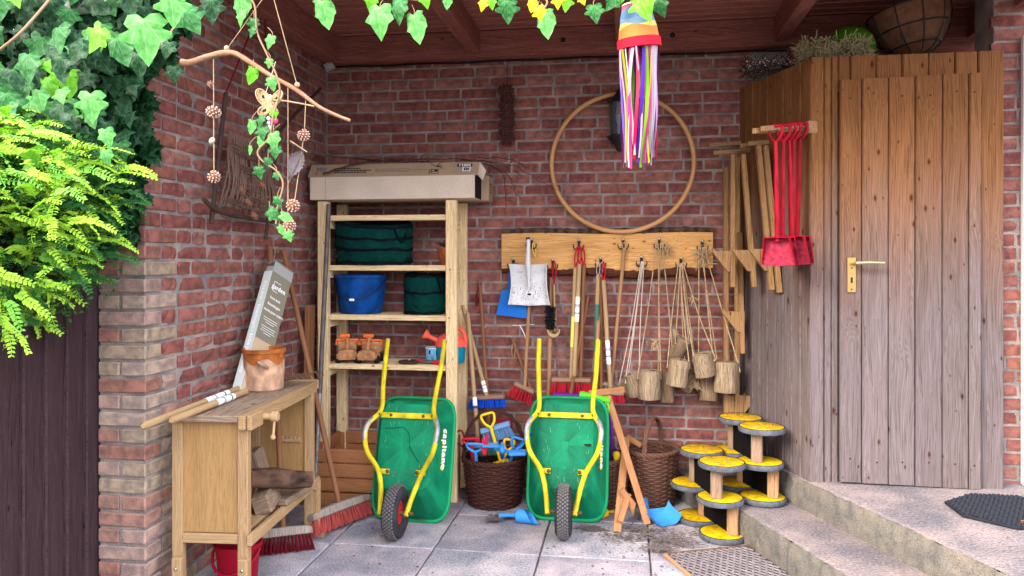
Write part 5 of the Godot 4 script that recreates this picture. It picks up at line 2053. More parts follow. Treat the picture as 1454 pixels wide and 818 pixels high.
# ---------- baskets ----------
func basket(called: String, label: String, at: Vector3, rb: float, rt: float, h: float, arch: float, wm: Material, turn: float, squash := 1.0) -> Node3D:
	var o := thing(called, label, "basket", at, turn)
	var rows := int(h / 0.0115)
	var ns := 22
	var weave := mb()
	for r in rows:
		var y := 0.008 + h * r / rows
		var t := float(r) / rows
		var rad := lerpf(rb, rt, pow(t, 0.8))
		var pts := []
		var seg := ns * 4
		for k in seg:
			var a := TAU * k / seg
			var w := cos(a * ns * 0.5 + (PI if r % 2 else 0.0))
			pts.append(Vector3(cos(a) * (rad + 0.0052 * w), y + 0.0012 * sin(a * 5.0 + r) + rng.randf_range(-0.0008, 0.0008), sin(a) * squash * (rad + 0.0052 * w)))
		weave.tube(pts, 0.0062, 5, false, 1.0, true)
	put("weave", weave, wm, o).set_meta("kind", "stuff")
	var st := mb()
	for k in ns:
		var a := TAU * (k + 0.0) / ns
		st.tube([Vector3(cos(a) * rb, 0, sin(a) * rb * squash), Vector3(cos(a) * lerpf(rb, rt, 0.55), h * 0.5, sin(a) * lerpf(rb, rt, 0.55) * squash), Vector3(cos(a) * rt, h + 0.01, sin(a) * rt * squash)], 0.005, 5)
	put("stakes", st, wm, o).set_meta("kind", "stuff")
	var rim := mb()
	for q in 3:
		var pts := []
		for k in 72:
			var a := TAU * k / 72.0
			var ph := a * 11.0 + TAU * q / 3.0
			pts.append(Vector3(cos(a) * (rt + 0.008 * cos(ph)), h + 0.008 * sin(ph), sin(a) * squash * (rt + 0.008 * cos(ph))))
		rim.tube(pts, 0.0075, 6, false, 1.0, true)
	put("rim", rim, wm, o)
	var base := mb()
	base.lathe([Vector2(0, 0.004), Vector2(rb, 0.004), Vector2(rb, 0.014), Vector2(0, 0.014)], Transform3D(Basis.from_scale(Vector3(1, 1, squash)), Vector3.ZERO), 24)
	put("base", base, wm, o)
	if arch > 0.0:
		var hd := mb()
		for q in 3:
			var pts := []
			for k in 33:
				var a := PI * k / 32.0
				var ph := k * 0.75 + TAU * q / 3.0
				pts.append(Vector3(-cos(a) * (rt + 0.006 * cos(ph)), h - 0.03 + (arch + 0.03) * pow(sin(a), 0.75), 0.008 * sin(ph)))
			hd.tube(pts, 0.0075, 6)
		put("handle", hd, wm, o)
	return o


func d_grip(b: Mb, f: Transform3D, w: float, h: float, r: float) -> void:
	# a D shaped grip with its bar on top, stem below at the origin
	var pts := curve([Vector3(0, 0, 0), Vector3(-w * 0.35, h * 0.32, 0), Vector3(-w * 0.5, h * 0.7, 0), Vector3(-w * 0.46, h, 0), Vector3(0, h * 1.04, 0), Vector3(w * 0.46, h, 0), Vector3(w * 0.5, h * 0.7, 0), Vector3(w * 0.35, h * 0.32, 0), Vector3(0, 0, 0)], 4)
	for i in pts.size():
		pts[i] = f * (pts[i] as Vector3)
	b.tube(pts, r, 7)


func toy_spade(label: String, grip: Vector3, stem_end: Vector3, m: Material, w: float, h: float, roll: float, category := "toy spade") -> void:
	var o := thing("toy_spade", label, category, Vector3.ZERO, 0.0, "sand toys in the wicker basket")
	var f := along(stem_end, grip)
	f = Transform3D(f.basis.rotated(f.basis.y, roll), grip)
	var b := mb()
	d_grip(b, f, w, h, 0.0075)
	put("grip", b, m, o)
	b = mb()
	b.tube([grip, stem_end], 0.0095, 8)
	put("shaft", b, m, o)
	b = mb()
	var down := (stem_end - grip).normalized()
	b.box(Vector3(0.09, 0.11, 0.006), Transform3D(f.basis, stem_end + down * 0.05), 0.002)
	put("blade", b, m, o)


func build_baskets() -> void:
	basket("wicker_basket", "dark wicker basket with arched handle full of sand toys", Vector3(-0.735, 0, 0.30), 0.138, 0.170, 0.255, 0.26, M.wicker_dark, 0.1)
	basket("wicker_basket", "lighter wicker basket with tall handle left of the yellow rollers", Vector3(0.139, 0, 0.264) + Vector3(0.0, 0, -0.10), 0.128, 0.162, 0.30, 0.17, M.wicker_light, 1.25, 0.85)
	basket("wicker_basket", "wicker basket mostly hidden behind the right wheelbarrow", Vector3(-0.135, 0, 0.22), 0.11, 0.145, 0.26, 0.0, M.wicker_light, 0.0)
	toy_spade("yellow toy spade standing handle up in the dark basket", Vector3(-0.749, 0.427, 0.33), Vector3(-0.694, 0.242, 0.33), M.toy_yellow, 0.072, 0.075, 0.0)
	toy_spade("blue toy spade with wide grip at the basket's right edge", Vector3(-0.608, 0.323, 0.38), Vector3(-0.646, 0.225, 0.36), M.sky_blue, 0.066, 0.066, 0.2)
	toy_spade("yellow toy spade lower down between the blue ones", Vector3(-0.657, 0.304, 0.34), Vector3(-0.682, 0.215, 0.33), M.toy_yellow, 0.055, 0.062, 0.3)
	toy_spade("blue toy spade with half round grip at the basket's left", Vector3(-0.818, 0.31, 0.42), Vector3(-0.818, 0.212, 0.38), M.sky_blue, 0.088, 0.05, 0.0)
	toy_spade("red toy spade lying behind the half round blue grip", Vector3(-0.854, 0.333, 0.36), Vector3(-0.846, 0.219, 0.34), M.red_plastic, 0.088, 0.035, 0.0)
	toy_spade("blue toy spade pointing up at the basket's far right", Vector3(-0.539, 0.391, 0.4), Vector3(-0.587, 0.335, 0.36), M.blue_plastic, 0.03, 0.06, 1.2)
	var o := thing("toy_tongs", "pair of red toy tongs standing in the dark basket", "toy tongs", Vector3.ZERO, 0.0, "sand toys in the wicker basket")
	for s in [Vector3(-0.754, 0.414, 0.43), Vector3(-0.774, 0.39, 0.43)]:
		var b := mb()
		b.tube([s, s + Vector3(0.0, -0.06, 0.004), Vector3(-0.766, 0.303, 0.43)], [0.007, 0.010, 0.009], 8)
		put("arm", b, M.red_plastic, o)
	o = thing("toy_scoop", "small blue toy scoop hanging over the basket's front rim", "toy scoop", Vector3(-0.662, 0.337, 0.475), 0.0, "sand toys in the wicker basket")
	var b := mb()
	b.ball(Vector3(0.016, 0.048, 0.010), at(Vector3.ZERO), 12, 8)
	put("bowl", b, M.sky_blue, o)
	b = mb()
	b.tube([Vector3(0, 0.02, -0.006), Vector3(-0.06, 0.015, -0.02), Vector3(-0.11, 0.012, -0.03)], 0.009, 8)
	put("handle", b, M.sky_blue, o)
	o = thing("toy_shovel", "flat blue toy shovel lying across the basket's right rim", "toy shovel", Vector3(-0.585, 0.317, 0.43), 0.0, "sand toys in the wicker basket")
	b = mb()
	b.box(Vector3(0.10, 0.022, 0.05), at(Vector3(0, 0, 0), Vector3(0.3, 0, 0.08)), 0.008)
	put("blade", b, M.sky_blue, o)
	b = mb()
	b.tube([Vector3(-0.04, 0.004, 0), Vector3(-0.13, 0.012, -0.02)], 0.009, 8)
	put("shaft", b, M.sky_blue, o)
	o = thing("hand_brush", "dusty blue broom head lying in the dark basket", "brush", Vector3(-0.73, 0.421, 0.3), 0.0, "sand toys in the wicker basket")
	b = mb()
	b.box(Vector3(0.175, 0.03, 0.03), at(Vector3.ZERO, Vector3(0, 0, 0.30)), 0.005)
	put("head", b, M.dusty_blue, o)
	b = mb()
	tufts(b, at(Vector3.ZERO, Vector3(0.2, 0, 0.30)) * at(Vector3(0, -0.012, 0)), 0.165, 0.02, 2, 12, 0.065, 0.1)
	put("bristles", b, M.dusty_blue, o).set_meta("kind", "stuff")
	o = thing("hand_brush", "green and blue brush head low in the dark basket", "brush", Vector3(-0.784, 0.328, 0.33), 0.0, "sand toys in the wicker basket")
	b = mb()
	b.box(Vector3(0.16, 0.022, 0.03), at(Vector3.ZERO, Vector3(0, 0, 0.12)), 0.005)
	put("head", b, M.dusty_blue, o)
	b = mb()
	tufts(b, at(Vector3.ZERO, Vector3(0.2, 0, 0.12)) * at(Vector3(0, -0.01, 0)), 0.15, 0.02, 2, 12, 0.05, 0.1)
	put("bristles", b, M.label_green, o).set_meta("kind", "stuff")
	o = thing("dustpan", "dark red dustpan standing at the back of the basket", "dustpan", Vector3(-0.717, 0.404, 0.16), 0.0, "sand toys in the wicker basket")
	b = mb()
	b.prism(PackedVector2Array([Vector2(-0.06, 0.035), Vector2(0.07, 0.045), Vector2(0.05, -0.09), Vector2(-0.03, -0.09)]), 0.012, at(Vector3.ZERO, Vector3(-0.2, 0, 0)), 0.003)
	put("pan", b, M.dark_red, o)
	o = thing("red_hoop_toy", "dark red plastic ring hooked over the basket handle", "toy ring", Vector3(-0.894, 0.357, 0.3), 0.0, "sand toys in the wicker basket")
	b = mb()
	d_grip(b, at(Vector3(-0.012, -0.05, 0), Vector3(0, 0.3, 0.5)), 0.06, 0.09, 0.006)
	put("ring", b, M.dark_red, o)
	# yellow ball end of a toy in the hidden basket
	o = thing("toy_skittle", "yellow toy knob showing over the basket behind the right barrow", "toy", Vector3(-0.06, 0.29, 0.30))
	b = mb()
	b.lathe([Vector2(0, -0.12), Vector2(0.02, -0.12), Vector2(0.016, -0.02), Vector2(0.022, 0.0), Vector2(0.02, 0.016), Vector2(0, 0.024)], Transform3D(), 14)
	put("body", b, M.toy_yellow, o)
	# scoops on the floor
	scoop("blue sand scoop lying on the paving between the wheelbarrows", Vector3(-0.577, 0, 0.589), 1.32, M.sky_blue, 1.0)
	scoop("small yellow scoop beside the right wheelbarrow", Vector3(-0.108, 0, 0.43), -0.6, M.toy_yellow, 0.62)
	o = thing("toy_dustpan", "bright blue toy dustpan on the floor by the lighter basket", "dustpan", Vector3(0.167, 0, 0.489), 0.5)
	b = mb()
	b.sheet(func(i: int, j: int) -> Vector3:
		var u := i / 10.0 * 2.0 - 1.0
		return Vector3(u * 0.085, 0.006 + 0.05 * pow(absf(u), 4.0) + 0.03 * pow(1.0 - j / 8.0, 3.0), -0.06 + 0.13 * j / 8.0), 10, 8, Vector3.UP)
	put("pan", b, M.sky_blue, o)
	b = mb()
	b.box(Vector3(0.16, 0.05, 0.008), at(Vector3(0, 0.028, -0.06), Vector3(-0.15, 0, 0)), 0.003)
	put("back_wall", b, M.sky_blue, o)
	b = mb()
	b.box(Vector3(0.03, 0.018, 0.10), at(Vector3(-0.03, 0.062, -0.10), Vector3(0.45, -0.4, 0)), 0.006)
	put("handle", b, M.sky_blue, o)


func scoop(label: String, at: Vector3, turn: float, m: Material, s: float) -> void:
	var o := thing("sand_scoop", label, "scoop", at + Vector3(0, 0.034 * s, 0), turn)
	o.scale = Vector3.ONE * s
	var b := mb()
	# a tapering half open tube
	b.sheet(func(i: int, j: int) -> Vector3:
		var t := j / 10.0
		var open := lerpf(0.0, 0.9, smoothstep(0.2, 1.0, t))
		var a := -PI * (1.0 - open) + PI * 2.0 * (1.0 - open) * i / 20.0 + PI * 1.5
		var r := 0.036 * (1.0 - 0.15 * t)
		return Vector3(cos(a) * r, sin(a) * r + 0.0, 0.02 + 0.115 * t), 20, 10, Vector3.UP)
	b.lathe([Vector2(0, 0), Vector2(0.034, 0), Vector2(0.036, 0.006), Vector2(0.0, 0.007)], at(Vector3(0, 0, 0.016), Vector3(PI / 2, 0, 0)), 20)
	put("bowl", b, m, o)
	b = mb()
	b.tube([Vector3(0, 0, 0.018), Vector3(0, -0.004, -0.03), Vector3(0, -0.014, -0.085)], [0.011, 0.010, 0.013], 10)
	put("handle", b, m, o)


# ---------- brooms, handles and pans on the wall ----------
func pole(b: Mb, a: Vector3, c: Vector3, r: float) -> void:
	var d := (c - a).normalized()
	b.tube([a, a + d * 0.005, c - d * 0.004, c], [r * 0.6, r, r, r * 0.8], 12)


func broom(label: String, top: Vector3, foot: Vector3, len: float, roll: float, r: float, hm: Material, bm: Material, br: Material, h: float, turn := 0.0, rows := 3) -> Node3D:
	var o := thing("broom", label, "broom")
	var b := mb()
	pole(b, top, foot, r)
	put("handle", b, hm, o)
	var f := Transform3D(Basis.from_euler(Vector3(0.08, turn, roll)), foot)
	b = mb()
	b.box(Vector3(len, 0.024, 0.05), f * at(Vector3(0, -0.006, 0)), 0.006)
	put("head", b, bm, o)
	b = mb()
	tufts(b, f * at(Vector3(0, -0.016, 0)), len * 0.95, 0.042, rows, int(len / 0.015), h, 0.28)
	put("bristles", b, br, o).set_meta("kind", "stuff")
	return o


func loop(o: Node3D, a: Vector3, c: Vector3, m: Material, r := 0.003, called := "cord") -> void:
	# a loop of cord from a hook at a down to a hole at c
	var b := mb()
	var w := Vector3(0.010, 0, 0)
	b.tube(curve([c, c.lerp(a, 0.5) + w, a + Vector3(0.004, 0, 0.0), a - Vector3(0.004, 0, 0.0), c.lerp(a, 0.5) - w, c], 4), r, 5)
	put(called, b, m, o)


func stick(label: String, a: Vector3, c: Vector3, r: float, m: Material, category := "broomstick") -> Node3D:
	var o := thing("broomstick", label, category, Vector3.ZERO, 0.0, "long handles against the back wall")
	var b := mb()
	pole(b, a, c, r)
	put("shaft", b, m, o)
	return o


func sticker(o: Node3D, a: Vector3, c: Vector3, t0: float, t1: float, r: float, m: Material, printed := true) -> void:
	var b := mb()
	b.tube([a.lerp(c, t0), a.lerp(c, t1)], r + 0.0005, 12, false)
	put("sticker", b, m, o)
	if printed:
		b = mb()
		for k in 4:
			var q := lerpf(t0, t1, 0.30 + [0.0, 0.05, 0.12, 0.34][k])
			b.tube([a.lerp(c, q), a.lerp(c, q + (t1 - t0) * [0.02, 0.035, 0.015, 0.04][k])], r + 0.0008, 12, false)
		put("sticker_print", b, M.ink_navy, o)


func build_tools() -> void:
	# left group
	var o := stick("thin brown handle with dark red cord, right of the shelf", Vector3(-0.872, 1.233, 0.02), Vector3(-0.783, 0.251, 0.14), 0.0105, M.handle_brown)
	loop(o, Vector3(-0.887, 1.091, 0.03), Vector3(-0.866, 1.216, 0.03), M.cord_dark_red, 0.004)
	var ta := Vector3(-0.968, 1.087, 0.05)
	var tb := Vector3(-0.811, 0.564, 0.12)
	o = broom("blue bristled broom leaning on the wall above the dark basket", ta, tb, 0.21, 0.06, 0.0125, M.handle_pale, M.broom_block, M.bristle_blue, 0.05)
	sticker(o, ta, tb, 0.84, 0.96, 0.0125, M.ink_white)
	ta = Vector3(-0.928, 1.045, 0.1)
	tb = Vector3(-0.834, 0.273, 0.24)
	o = stick("pale handle standing in the dark basket beside the shelf", ta, tb, 0.0125, M.handle_pale)
	sticker(o, ta, tb, 0.62, 0.68, 0.0125, M.ink_white, false)
	sticker(o, ta, tb, 0.685, 0.70, 0.0125, M.ink_blue, false)
	# small red broom
	o = broom("small tilted red broom hanging behind the white coal shovel", Vector3(-0.567, 1.246, 0.025), Vector3(-0.592, 0.618, 0.09), 0.125, -0.42, 0.0105, M.handle_mid, M.broom_block, M.bristle_red, 0.072)
	o = stick("short brown handle slanting behind the small red broom", Vector3(-0.676, 0.897, 0.03), Vector3(-0.546, 0.561, 0.06), 0.011, M.handle_brown)
	loop(o, Vector3(-0.665, 0.779, 0.045), Vector3(-0.666, 0.869, 0.04), M.rope, 0.003)
	# white enamel coal shovel
	o = thing("coal_shovel", "worn white metal coal shovel hanging on the hook board", "shovel", Vector3(-0.564, 1.207, 0.085))
	var b := mb()
	b.sheet(func(i: int, j: int) -> Vector3:
		var u := i / 16.0 * 2.0 - 1.0
		var t := j / 14.0
		var w := 0.108 - 0.012 * sin(PI * t) + 0.012 * t
		return Vector3(u * w, 0.118 - 0.236 * t + 0.006 * absf(u), 0.030 * pow(absf(u), 5.0) + 0.05 * pow(1.0 - t, 4.0) + 0.012 * (1.0 - absf(u))), 16, 14, Vector3(0, 0, 1))
	put("pan", b, M.worn_white, o)
	b = mb()
	var edge := []
	for k in 15:
		var t := k / 14.0
		edge.append(Vector3(-(0.108 - 0.012 * sin(PI * t) + 0.012 * t), 0.124 - 0.236 * t, 0.032 + 0.05 * pow(1.0 - t, 4.0)))
	b.tube(edge, 0.003, 6)
	for k in edge.size():
		edge[k].x = -edge[k].x
	b.tube(edge, 0.003, 6)
	put("edge", b, M.worn_white, o)
	b = mb()
	b.tube([Vector3(0, -0.01, 0.026), Vector3(0, 0.08, 0.055), Vector3(0, 0.13, 0.070), Vector3(-0.002, 0.16, 0.055), Vector3(-0.004, 0.262, 0.02)], [0.009, 0.013, 0.016, 0.0125, 0.0115], 10)
	put("handle", b, M.worn_white, o)
	b = mb()
	for k in 300:
		var u := rng.randfn() * 0.45
		var t := clampf(0.62 + rng.randfn() * 0.2, 0.18, 0.97)
		if k % 5 == 0:
			u = rng.randf_range(0.86, 0.97) * (1.0 if rng.randf() < 0.5 else -1.0)
			t = rng.randf_range(0.08, 0.99)
		if absf(u) > 0.98:
			continue
		var w := 0.108 - 0.012 * sin(PI * t) + 0.012 * t
		var p := Vector3(u * w, 0.118 - 0.236 * t + 0.006 * absf(u), 0.030 * pow(absf(u), 5.0) + 0.05 * pow(1.0 - t, 4.0) + 0.012 * (1.0 - absf(u)) + 0.001)
		var s := rng.randf_range(0.0008, 0.0023)
		b.ball(Vector3(s, s * rng.randf_range(0.8, 2.0), 0.0012), at(p), 5, 3)
	put("chips", b, M.rust_spot, o).set_meta("kind", "stuff")
	b = mb()
	b.ball(Vector3(0.012, 0.006, 0.002), at(Vector3(0.0, -0.052, 0.0135)), 8, 4)
	b.box(Vector3(0.024, 0.016, 0.016), at(Vector3(-0.008, 0.27, 0.016)), 0.004)
	put("rivet", b, M.black_metal, o)
	# blue dustpan behind
	o = thing("dustpan", "blue plastic dustpan hanging behind the white coal shovel", "dustpan", Vector3(-0.67, 1.093, 0.04))
	b = mb()
	b.prism(PackedVector2Array([Vector2(-0.062, 0.085), Vector2(-0.02, 0.088), Vector2(0.06, 0.078), Vector2(0.095, -0.082), Vector2(0.03, -0.076), Vector2(-0.098, -0.062)]), 0.022, at(Vector3.ZERO, Vector3(0.06, 0, 0)), 0.004)
	put("pan", b, M.blue_plastic, o)
	b = mb()
	b.tube([Vector3(-0.02, 0.07, 0), Vector3(-0.015, 0.19, 0.0)], 0.010, 8)
	put("handle", b, M.blue_plastic, o)
	loop(o, Vector3(-0.654, 1.334, 0.06) - o.position, Vector3(-0.012, 0.19, 0.006), M.teal)
	# white string left on the wall
	o = thing("wall_string", "short white string with hanging end on the bricks", "string")
	b = mb()
	b.tube([Vector3(-0.675, 0.966, 0.006), Vector3(-0.632, 0.966, 0.008), Vector3(-0.591, 0.971, 0.006), Vector3(-0.545, 0.972, 0.006)], 0.0022, 5)
	b.tube(curve([Vector3(-0.632, 0.966, 0.008), Vector3(-0.611, 0.929, 0.01), Vector3(-0.595, 0.884, 0.008), Vector3(-0.595, 0.85, 0.006)], 4), 0.0035, 5)
	put("string", b, M.ink_white, o)
	# black hand brush
	o = thing("hand_brush", "black bristled hand brush hanging on red cord from the board", "brush")
	b = mb()
	var h0 := Vector3(-0.423, 1.219, 0.06)
	var h1 := Vector3(-0.419, 0.94, 0.055)
	b.tube([h0, h0.lerp(h1, 0.12), h0.lerp(h1, 0.40), h0.lerp(h1, 0.5), h0.lerp(h1, 0.95), h1], [0.010, 0.014, 0.012, 0.024, 0.026, 0.015], 12, true, 0.5)
	put("handle", b, M.handle_pale, o)
	b = mb()
	for k in 420:
		var t := rng.randf_range(0.48, 0.96)
		var p := h0.lerp(h1, t) + Vector3(rng.randf_range(-0.046, 0.010), 0, 0.006)
		var e := p + Vector3(rng.randf_range(-0.014, 0.006), rng.randf_range(-0.006, 0.004), rng.randf_range(0.03, 0.045))
		bar(b, p, e, 0.003, 0.003, 0.0)
	put("bristles", b, M.bristle_black, o).set_meta("kind", "stuff")
	b = mb()
	for k in 160:
		var an := PI + PI * rng.randf()
		var p := h1 + Vector3(cos(an) * 0.028 - 0.004, 0.012 + sin(an) * 0.03, 0.008)
		bar(b, p, p + Vector3(cos(an) * 0.008, sin(an) * 0.012, rng.randf_range(0.03, 0.05)), 0.003, 0.003, 0.0)
	put("pale_bristles", b, M.bristle_pale, o).set_meta("kind", "stuff")
	loop(o, Vector3(-0.422, 1.334, 0.062), h0 + Vector3(0, -0.008, 0.008), M.cord_red, 0.004)
	o = stick("brown handle with a blue tip behind the black brush", Vector3(-0.443, 1.251, 0.025), Vector3(-0.453, 0.528, 0.09), 0.0125, M.handle_mid)
	sticker(o, Vector3(-0.443, 1.251, 0.025), Vector3(-0.453, 0.528, 0.09), 0.95, 0.995, 0.0125, M.blue_plastic, false)
	# big red broom and its neighbours on one hook
	ta = Vector3(-0.3, 1.317, 0.065)
	tb = Vector3(-0.32, 0.674, 0.12)
	o = broom("wide red broom hanging by pale handle above the right wheelbarrow", ta, tb, 0.225, 0.0, 0.0125, M.handle_pale, M.broom_block, M.bristle_red, 0.072, 0.0, 3)
	sticker(o, ta, tb, 0.45, 0.72, 0.0125, M.label_yellow, false)
	loop(o, Vector3(-0.287, 1.423, 0.065), ta + Vector3(0, -0.01, 0.01), M.cord_red, 0.004)
	ta = Vector3(-0.275, 1.334, 0.075)
	tb = Vector3(-0.303, 0.692, 0.135)
	o = stick("pale handle with white sticker, middle one at the red broom", ta, tb, 0.0125, M.handle_pale)
	sticker(o, ta, tb, 0.30, 0.52, 0.0125, M.ink_white)
	loop(o, Vector3(-0.275, 1.423, 0.068), ta + Vector3(0, -0.01, 0.01), M.cord_red, 0.004)
	o = stick("brown handle, rightmost of three above the wide red broom", Vector3(-0.251, 1.334, 0.055), Vector3(-0.273, 0.583, 0.1), 0.0125, M.handle_brown)
	loop(o, Vector3(-0.259, 1.423, 0.062), Vector3(-0.251, 1.322, 0.07), M.cord_red, 0.004)
	# purple and lime brooms behind the right barrow
	broom("purple bristled broom showing under the wide red broom", Vector3(-0.228, 1.145, 0.03), Vector3(-0.321, 0.592, 0.16), 0.20, 0.0, 0.011, M.handle_brown, M.purple, M.bristle_purple, 0.08)
	broom("lime green bristled broom head behind the right wheelbarrow's corner", Vector3(-0.167, 1.064, 0.03), Vector3(-0.175, 0.617, 0.33), 0.17, -0.18, 0.011, M.handle_mid, M.lime_green, M.bristle_lime, 0.06)
	# next group
	ta = Vector3(-0.171, 1.265, 0.05)
	tb = Vector3(-0.188, 0.428, 0.12)
	o = stick("pale handle with long green label left of the T shaped stilt", ta, tb, 0.0125, M.handle_pale)
	sticker(o, ta, tb, 0.20, 0.52, 0.0125, M.label_green, false)
	loop(o, Vector3(-0.166, 1.334, 0.06), ta + Vector3(0, -0.01, 0.01), M.steel, 0.002, "wire")
	o = stick("brown handle hanging by wire beside the green labelled one", Vector3(-0.155, 1.268, 0.035), Vector3(-0.149, 0.599, 0.08), 0.0115, M.handle_brown)
	loop(o, Vector3(-0.15, 1.334, 0.055), Vector3(-0.154, 1.256, 0.048), M.steel, 0.002, "wire")
	ta = Vector3(-0.138, 1.241, 0.06)
	tb = Vector3(-0.096, 0.61, 0.14)
	o = broom("pale red broom with white sticker above the T shaped stilt", ta, tb, 0.15, 0.0, 0.0125, M.handle_pale, M.grey_block, M.bristle_red, 0.045)
	sticker(o, ta, tb, 0.55, 0.76, 0.0125, M.ink_white)
	loop(o, Vector3(-0.138, 1.334, 0.06), ta + Vector3(0, -0.012, 0.01), M.cord_red, 0.004)
	o = broom("slim brown broom with grey head slanting behind the log stilts", Vector3(-0.018, 1.423, 0.06), Vector3(-0.094, 0.637, 0.06), 0.10, -0.25, 0.0105, M.handle_mid, M.grey_block, M.bristle_pale, 0.03)
	loop(o, Vector3(-0.022, 1.451, 0.065), Vector3(-0.018, 1.406, 0.07), M.rope, 0.003)
	# yellow green cord behind coal shovel
	o = thing("cord_loop", "yellow green cord loop hanging beside the coal shovel handle", "cord")
	loop(o, Vector3(-0.546, 1.445, 0.06), Vector3(-0.535, 1.371, 0.05), M.label_yellow, 0.003)
	# brown stilts leaning in front of the lighter basket
	o = thing("wooden_stilt", "brown wooden stilt with T shaped top leaning by the basket", "stilt", Vector3.ZERO, 0.0, "brown stilts leaning by the lighter basket")
	b = mb()
	var s0 := Vector3(-0.115, 0.636, 0.3)
	var s1 := Vector3(0.102, 0, 0.531)
	bar(b, s0, s1, 0.036, 0.026, 0.003)
	put("pole", b, M.brown_frame, o)
	b = mb()
	bar(b, Vector3(-0.21, 0.626, 0.32), Vector3(-0.017, 0.654, 0.32), 0.034, 0.026, 0.003)
	put("crosspiece", b, M.brown_frame, o)
	b = mb()
	b.prism(PackedVector2Array([Vector2(0.0, 0.0), Vector2(-0.055, 0.085), Vector2(-0.075, 0.07), Vector2(-0.02, -0.06)]), 0.026, Transform3D(Basis.from_euler(Vector3(0, 0, 0.1)), Vector3(0.041, 0.105, 0.53)), 0.002)
	put("foot_rest", b, M.brown_frame, o)
	o = thing("wooden_stilt", "brown wooden stilt with slanting foot rest, the left of two", "stilt", Vector3.ZERO, 0.0, "brown stilts leaning by the lighter basket")
	b = mb()
	s0 = Vector3(-0.009, 0.369, 0.22)
	s1 = Vector3(-0.053, 0, 0.678)
	bar(b, s0, s1, 0.040, 0.026, 0.003)
	put("pole", b, M.brown_frame, o)
	b = mb()
	bar(b, Vector3(-0.04, 0.045, 0.654), Vector3(0.002, 0.14, 0.472) + Vector3(0.0, 0, 0.03), 0.030, 0.030, 0.003)
	put("foot_rest", b, M.brown_frame, o)
	b = mb()
	bar(b, Vector3(-0.005, 0.372, 0.2), Vector3(0.075, 0.333, 0.24), 0.028, 0.024, 0.003)
	put("crosspiece", b, M.brown_frame, o)
	# purple skipping rope
	o = thing("skipping_rope", "purple skipping rope hanging down behind the brown stilts", "rope")
	b = mb()
	b.tube([Vector3(-0.101, 0.507, 0.1), Vector3(-0.093, 0.429, 0.11), Vector3(-0.088, 0.295, 0.12)], 0.009, 8)
	put("handle", b, M.purple, o)
	for k in 5:
		b = mb()
		b.tube(curve([Vector3(-0.092, 0.311, 0.12), Vector3(-0.1, 0.233, 0.13) + Vector3(0.012 * k - 0.03, 0, 0), Vector3(-0.06, 0.134, 0.14) + Vector3(0.008 * k - 0.02, -0.01 * k, 0), Vector3(-0.045, 0.213, 0.12) + Vector3(0.006 * k, 0, 0), Vector3(-0.085, 0.303, 0.12)], 6), 0.003, 5)
		put("strand", b, M.purple, o)


# ---------- pedalo rollers ----------
func pedalo(label: String, front: Vector3, back: Vector3, gap: float) -> void:
	var o := thing("pedal_roller", label, "pedal roller", front, 0.0, "pedal rollers stacked on end")
	var dv := back - front
	dv.y = 0.0
	var shift := [Vector3(0, 0, 0), Vector3(-0.012, 0, 0.0), Vector3(-0.004, 0, 0.0)]
	var bsh := [Vector3(0, 0, 0), Vector3(-0.03, 0, 0.0), Vector3(0.016, 0, 0.0)]
	for k in 3:
		for e in 2:
			var c: Vector3 = Vector3(0, gap * k, 0) + (shift[k] if e == 0 else dv + bsh[k])
			var b := mb()
			b.lathe([Vector2(0, -0.013), Vector2(0.104, -0.013), Vector2(0.107, -0.010), Vector2(0.107, 0.010), Vector2(0.104, 0.0125), Vector2(0, 0.0125)], at(c), 40)
			var w := put("wheel", b, M.yellow_disc, o)
			b = mb()
			b.lathe([Vector2(0.106, -0.014), Vector2(0.111, -0.013), Vector2(0.114, -0.006), Vector2(0.114, 0.006), Vector2(0.112, 0.011), Vector2(0.109, 0.0125), Vector2(0.107, 0.010)], at(c), 40)
			put("tyre", b, M.rubber_grey, w)
			b = mb()
			var ring := []
			for i in 40:
				ring.append(c + Vector3(cos(TAU * i / 40) * 0.1075, 0.0115, sin(TAU * i / 40) * 0.1075))
			b.tube(ring, 0.0028, 5, false, 1.0, true)
			put("black_line", b, M.black_plastic, w)
			for i in 4:
				b = mb()
				var a := rng.randf() * TAU
				var r := 0.07 if i else 0.0
				b.ball(Vector3(0.0035, 0.0012, 0.0035), at(c + Vector3(cos(a) * r, 0.0125, sin(a) * r)), 6, 4)
				put("screw", b, M.black_metal, w)
			if k == 2:
				b = mb()
				for i in 60:
					var a := rng.randf() * TAU
					var r := 0.085 * sqrt(rng.randf())
					b.ball(Vector3(rng.randf_range(0.004, 0.02), 0.0006, rng.randf_range(0.002, 0.006)), at(c + Vector3(cos(a) * r * 0.9, 0.0122, sin(a) * r), Vector3(0, rng.randf() * 3.0, 0)), 8, 3)
				put("wear", b, M.orange_wear, w)
	# foot boards between the levels, one end of each on every disc
	for k in 2:
		var side: float = 0.045 if k == 0 else -0.032
		var y0 := gap * k + 0.0125
		var y1 := gap * (k + 1) - 0.0135
		var fa := Vector3(side, 0, 0.03)
		var ba := dv + Vector3(side * 0.6, 0, -0.01)
		for p in [fa, ba]:
			var b := mb()
			b.box(Vector3(0.052, y1 - y0, 0.038), at(p + Vector3(0, (y0 + y1) * 0.5, 0), Vector3(0, -0.3, 0)), 0.003, 1)
			put("end_block", b, M.grey_lumber if k == 1 else M.rack_wood, o)
		var mid := (fa + ba) * 0.5
		var d := (ba - fa)
		var b2 := mb()
		b2.box(Vector3(0.018, y1 - y0, d.length() - 0.03), Transform3D(Basis.looking_at(d, Vector3.UP), mid + Vector3(0, (y0 + y1) * 0.5, 0)), 0.002)
		put("foot_board", b2, M.black_tread, o)


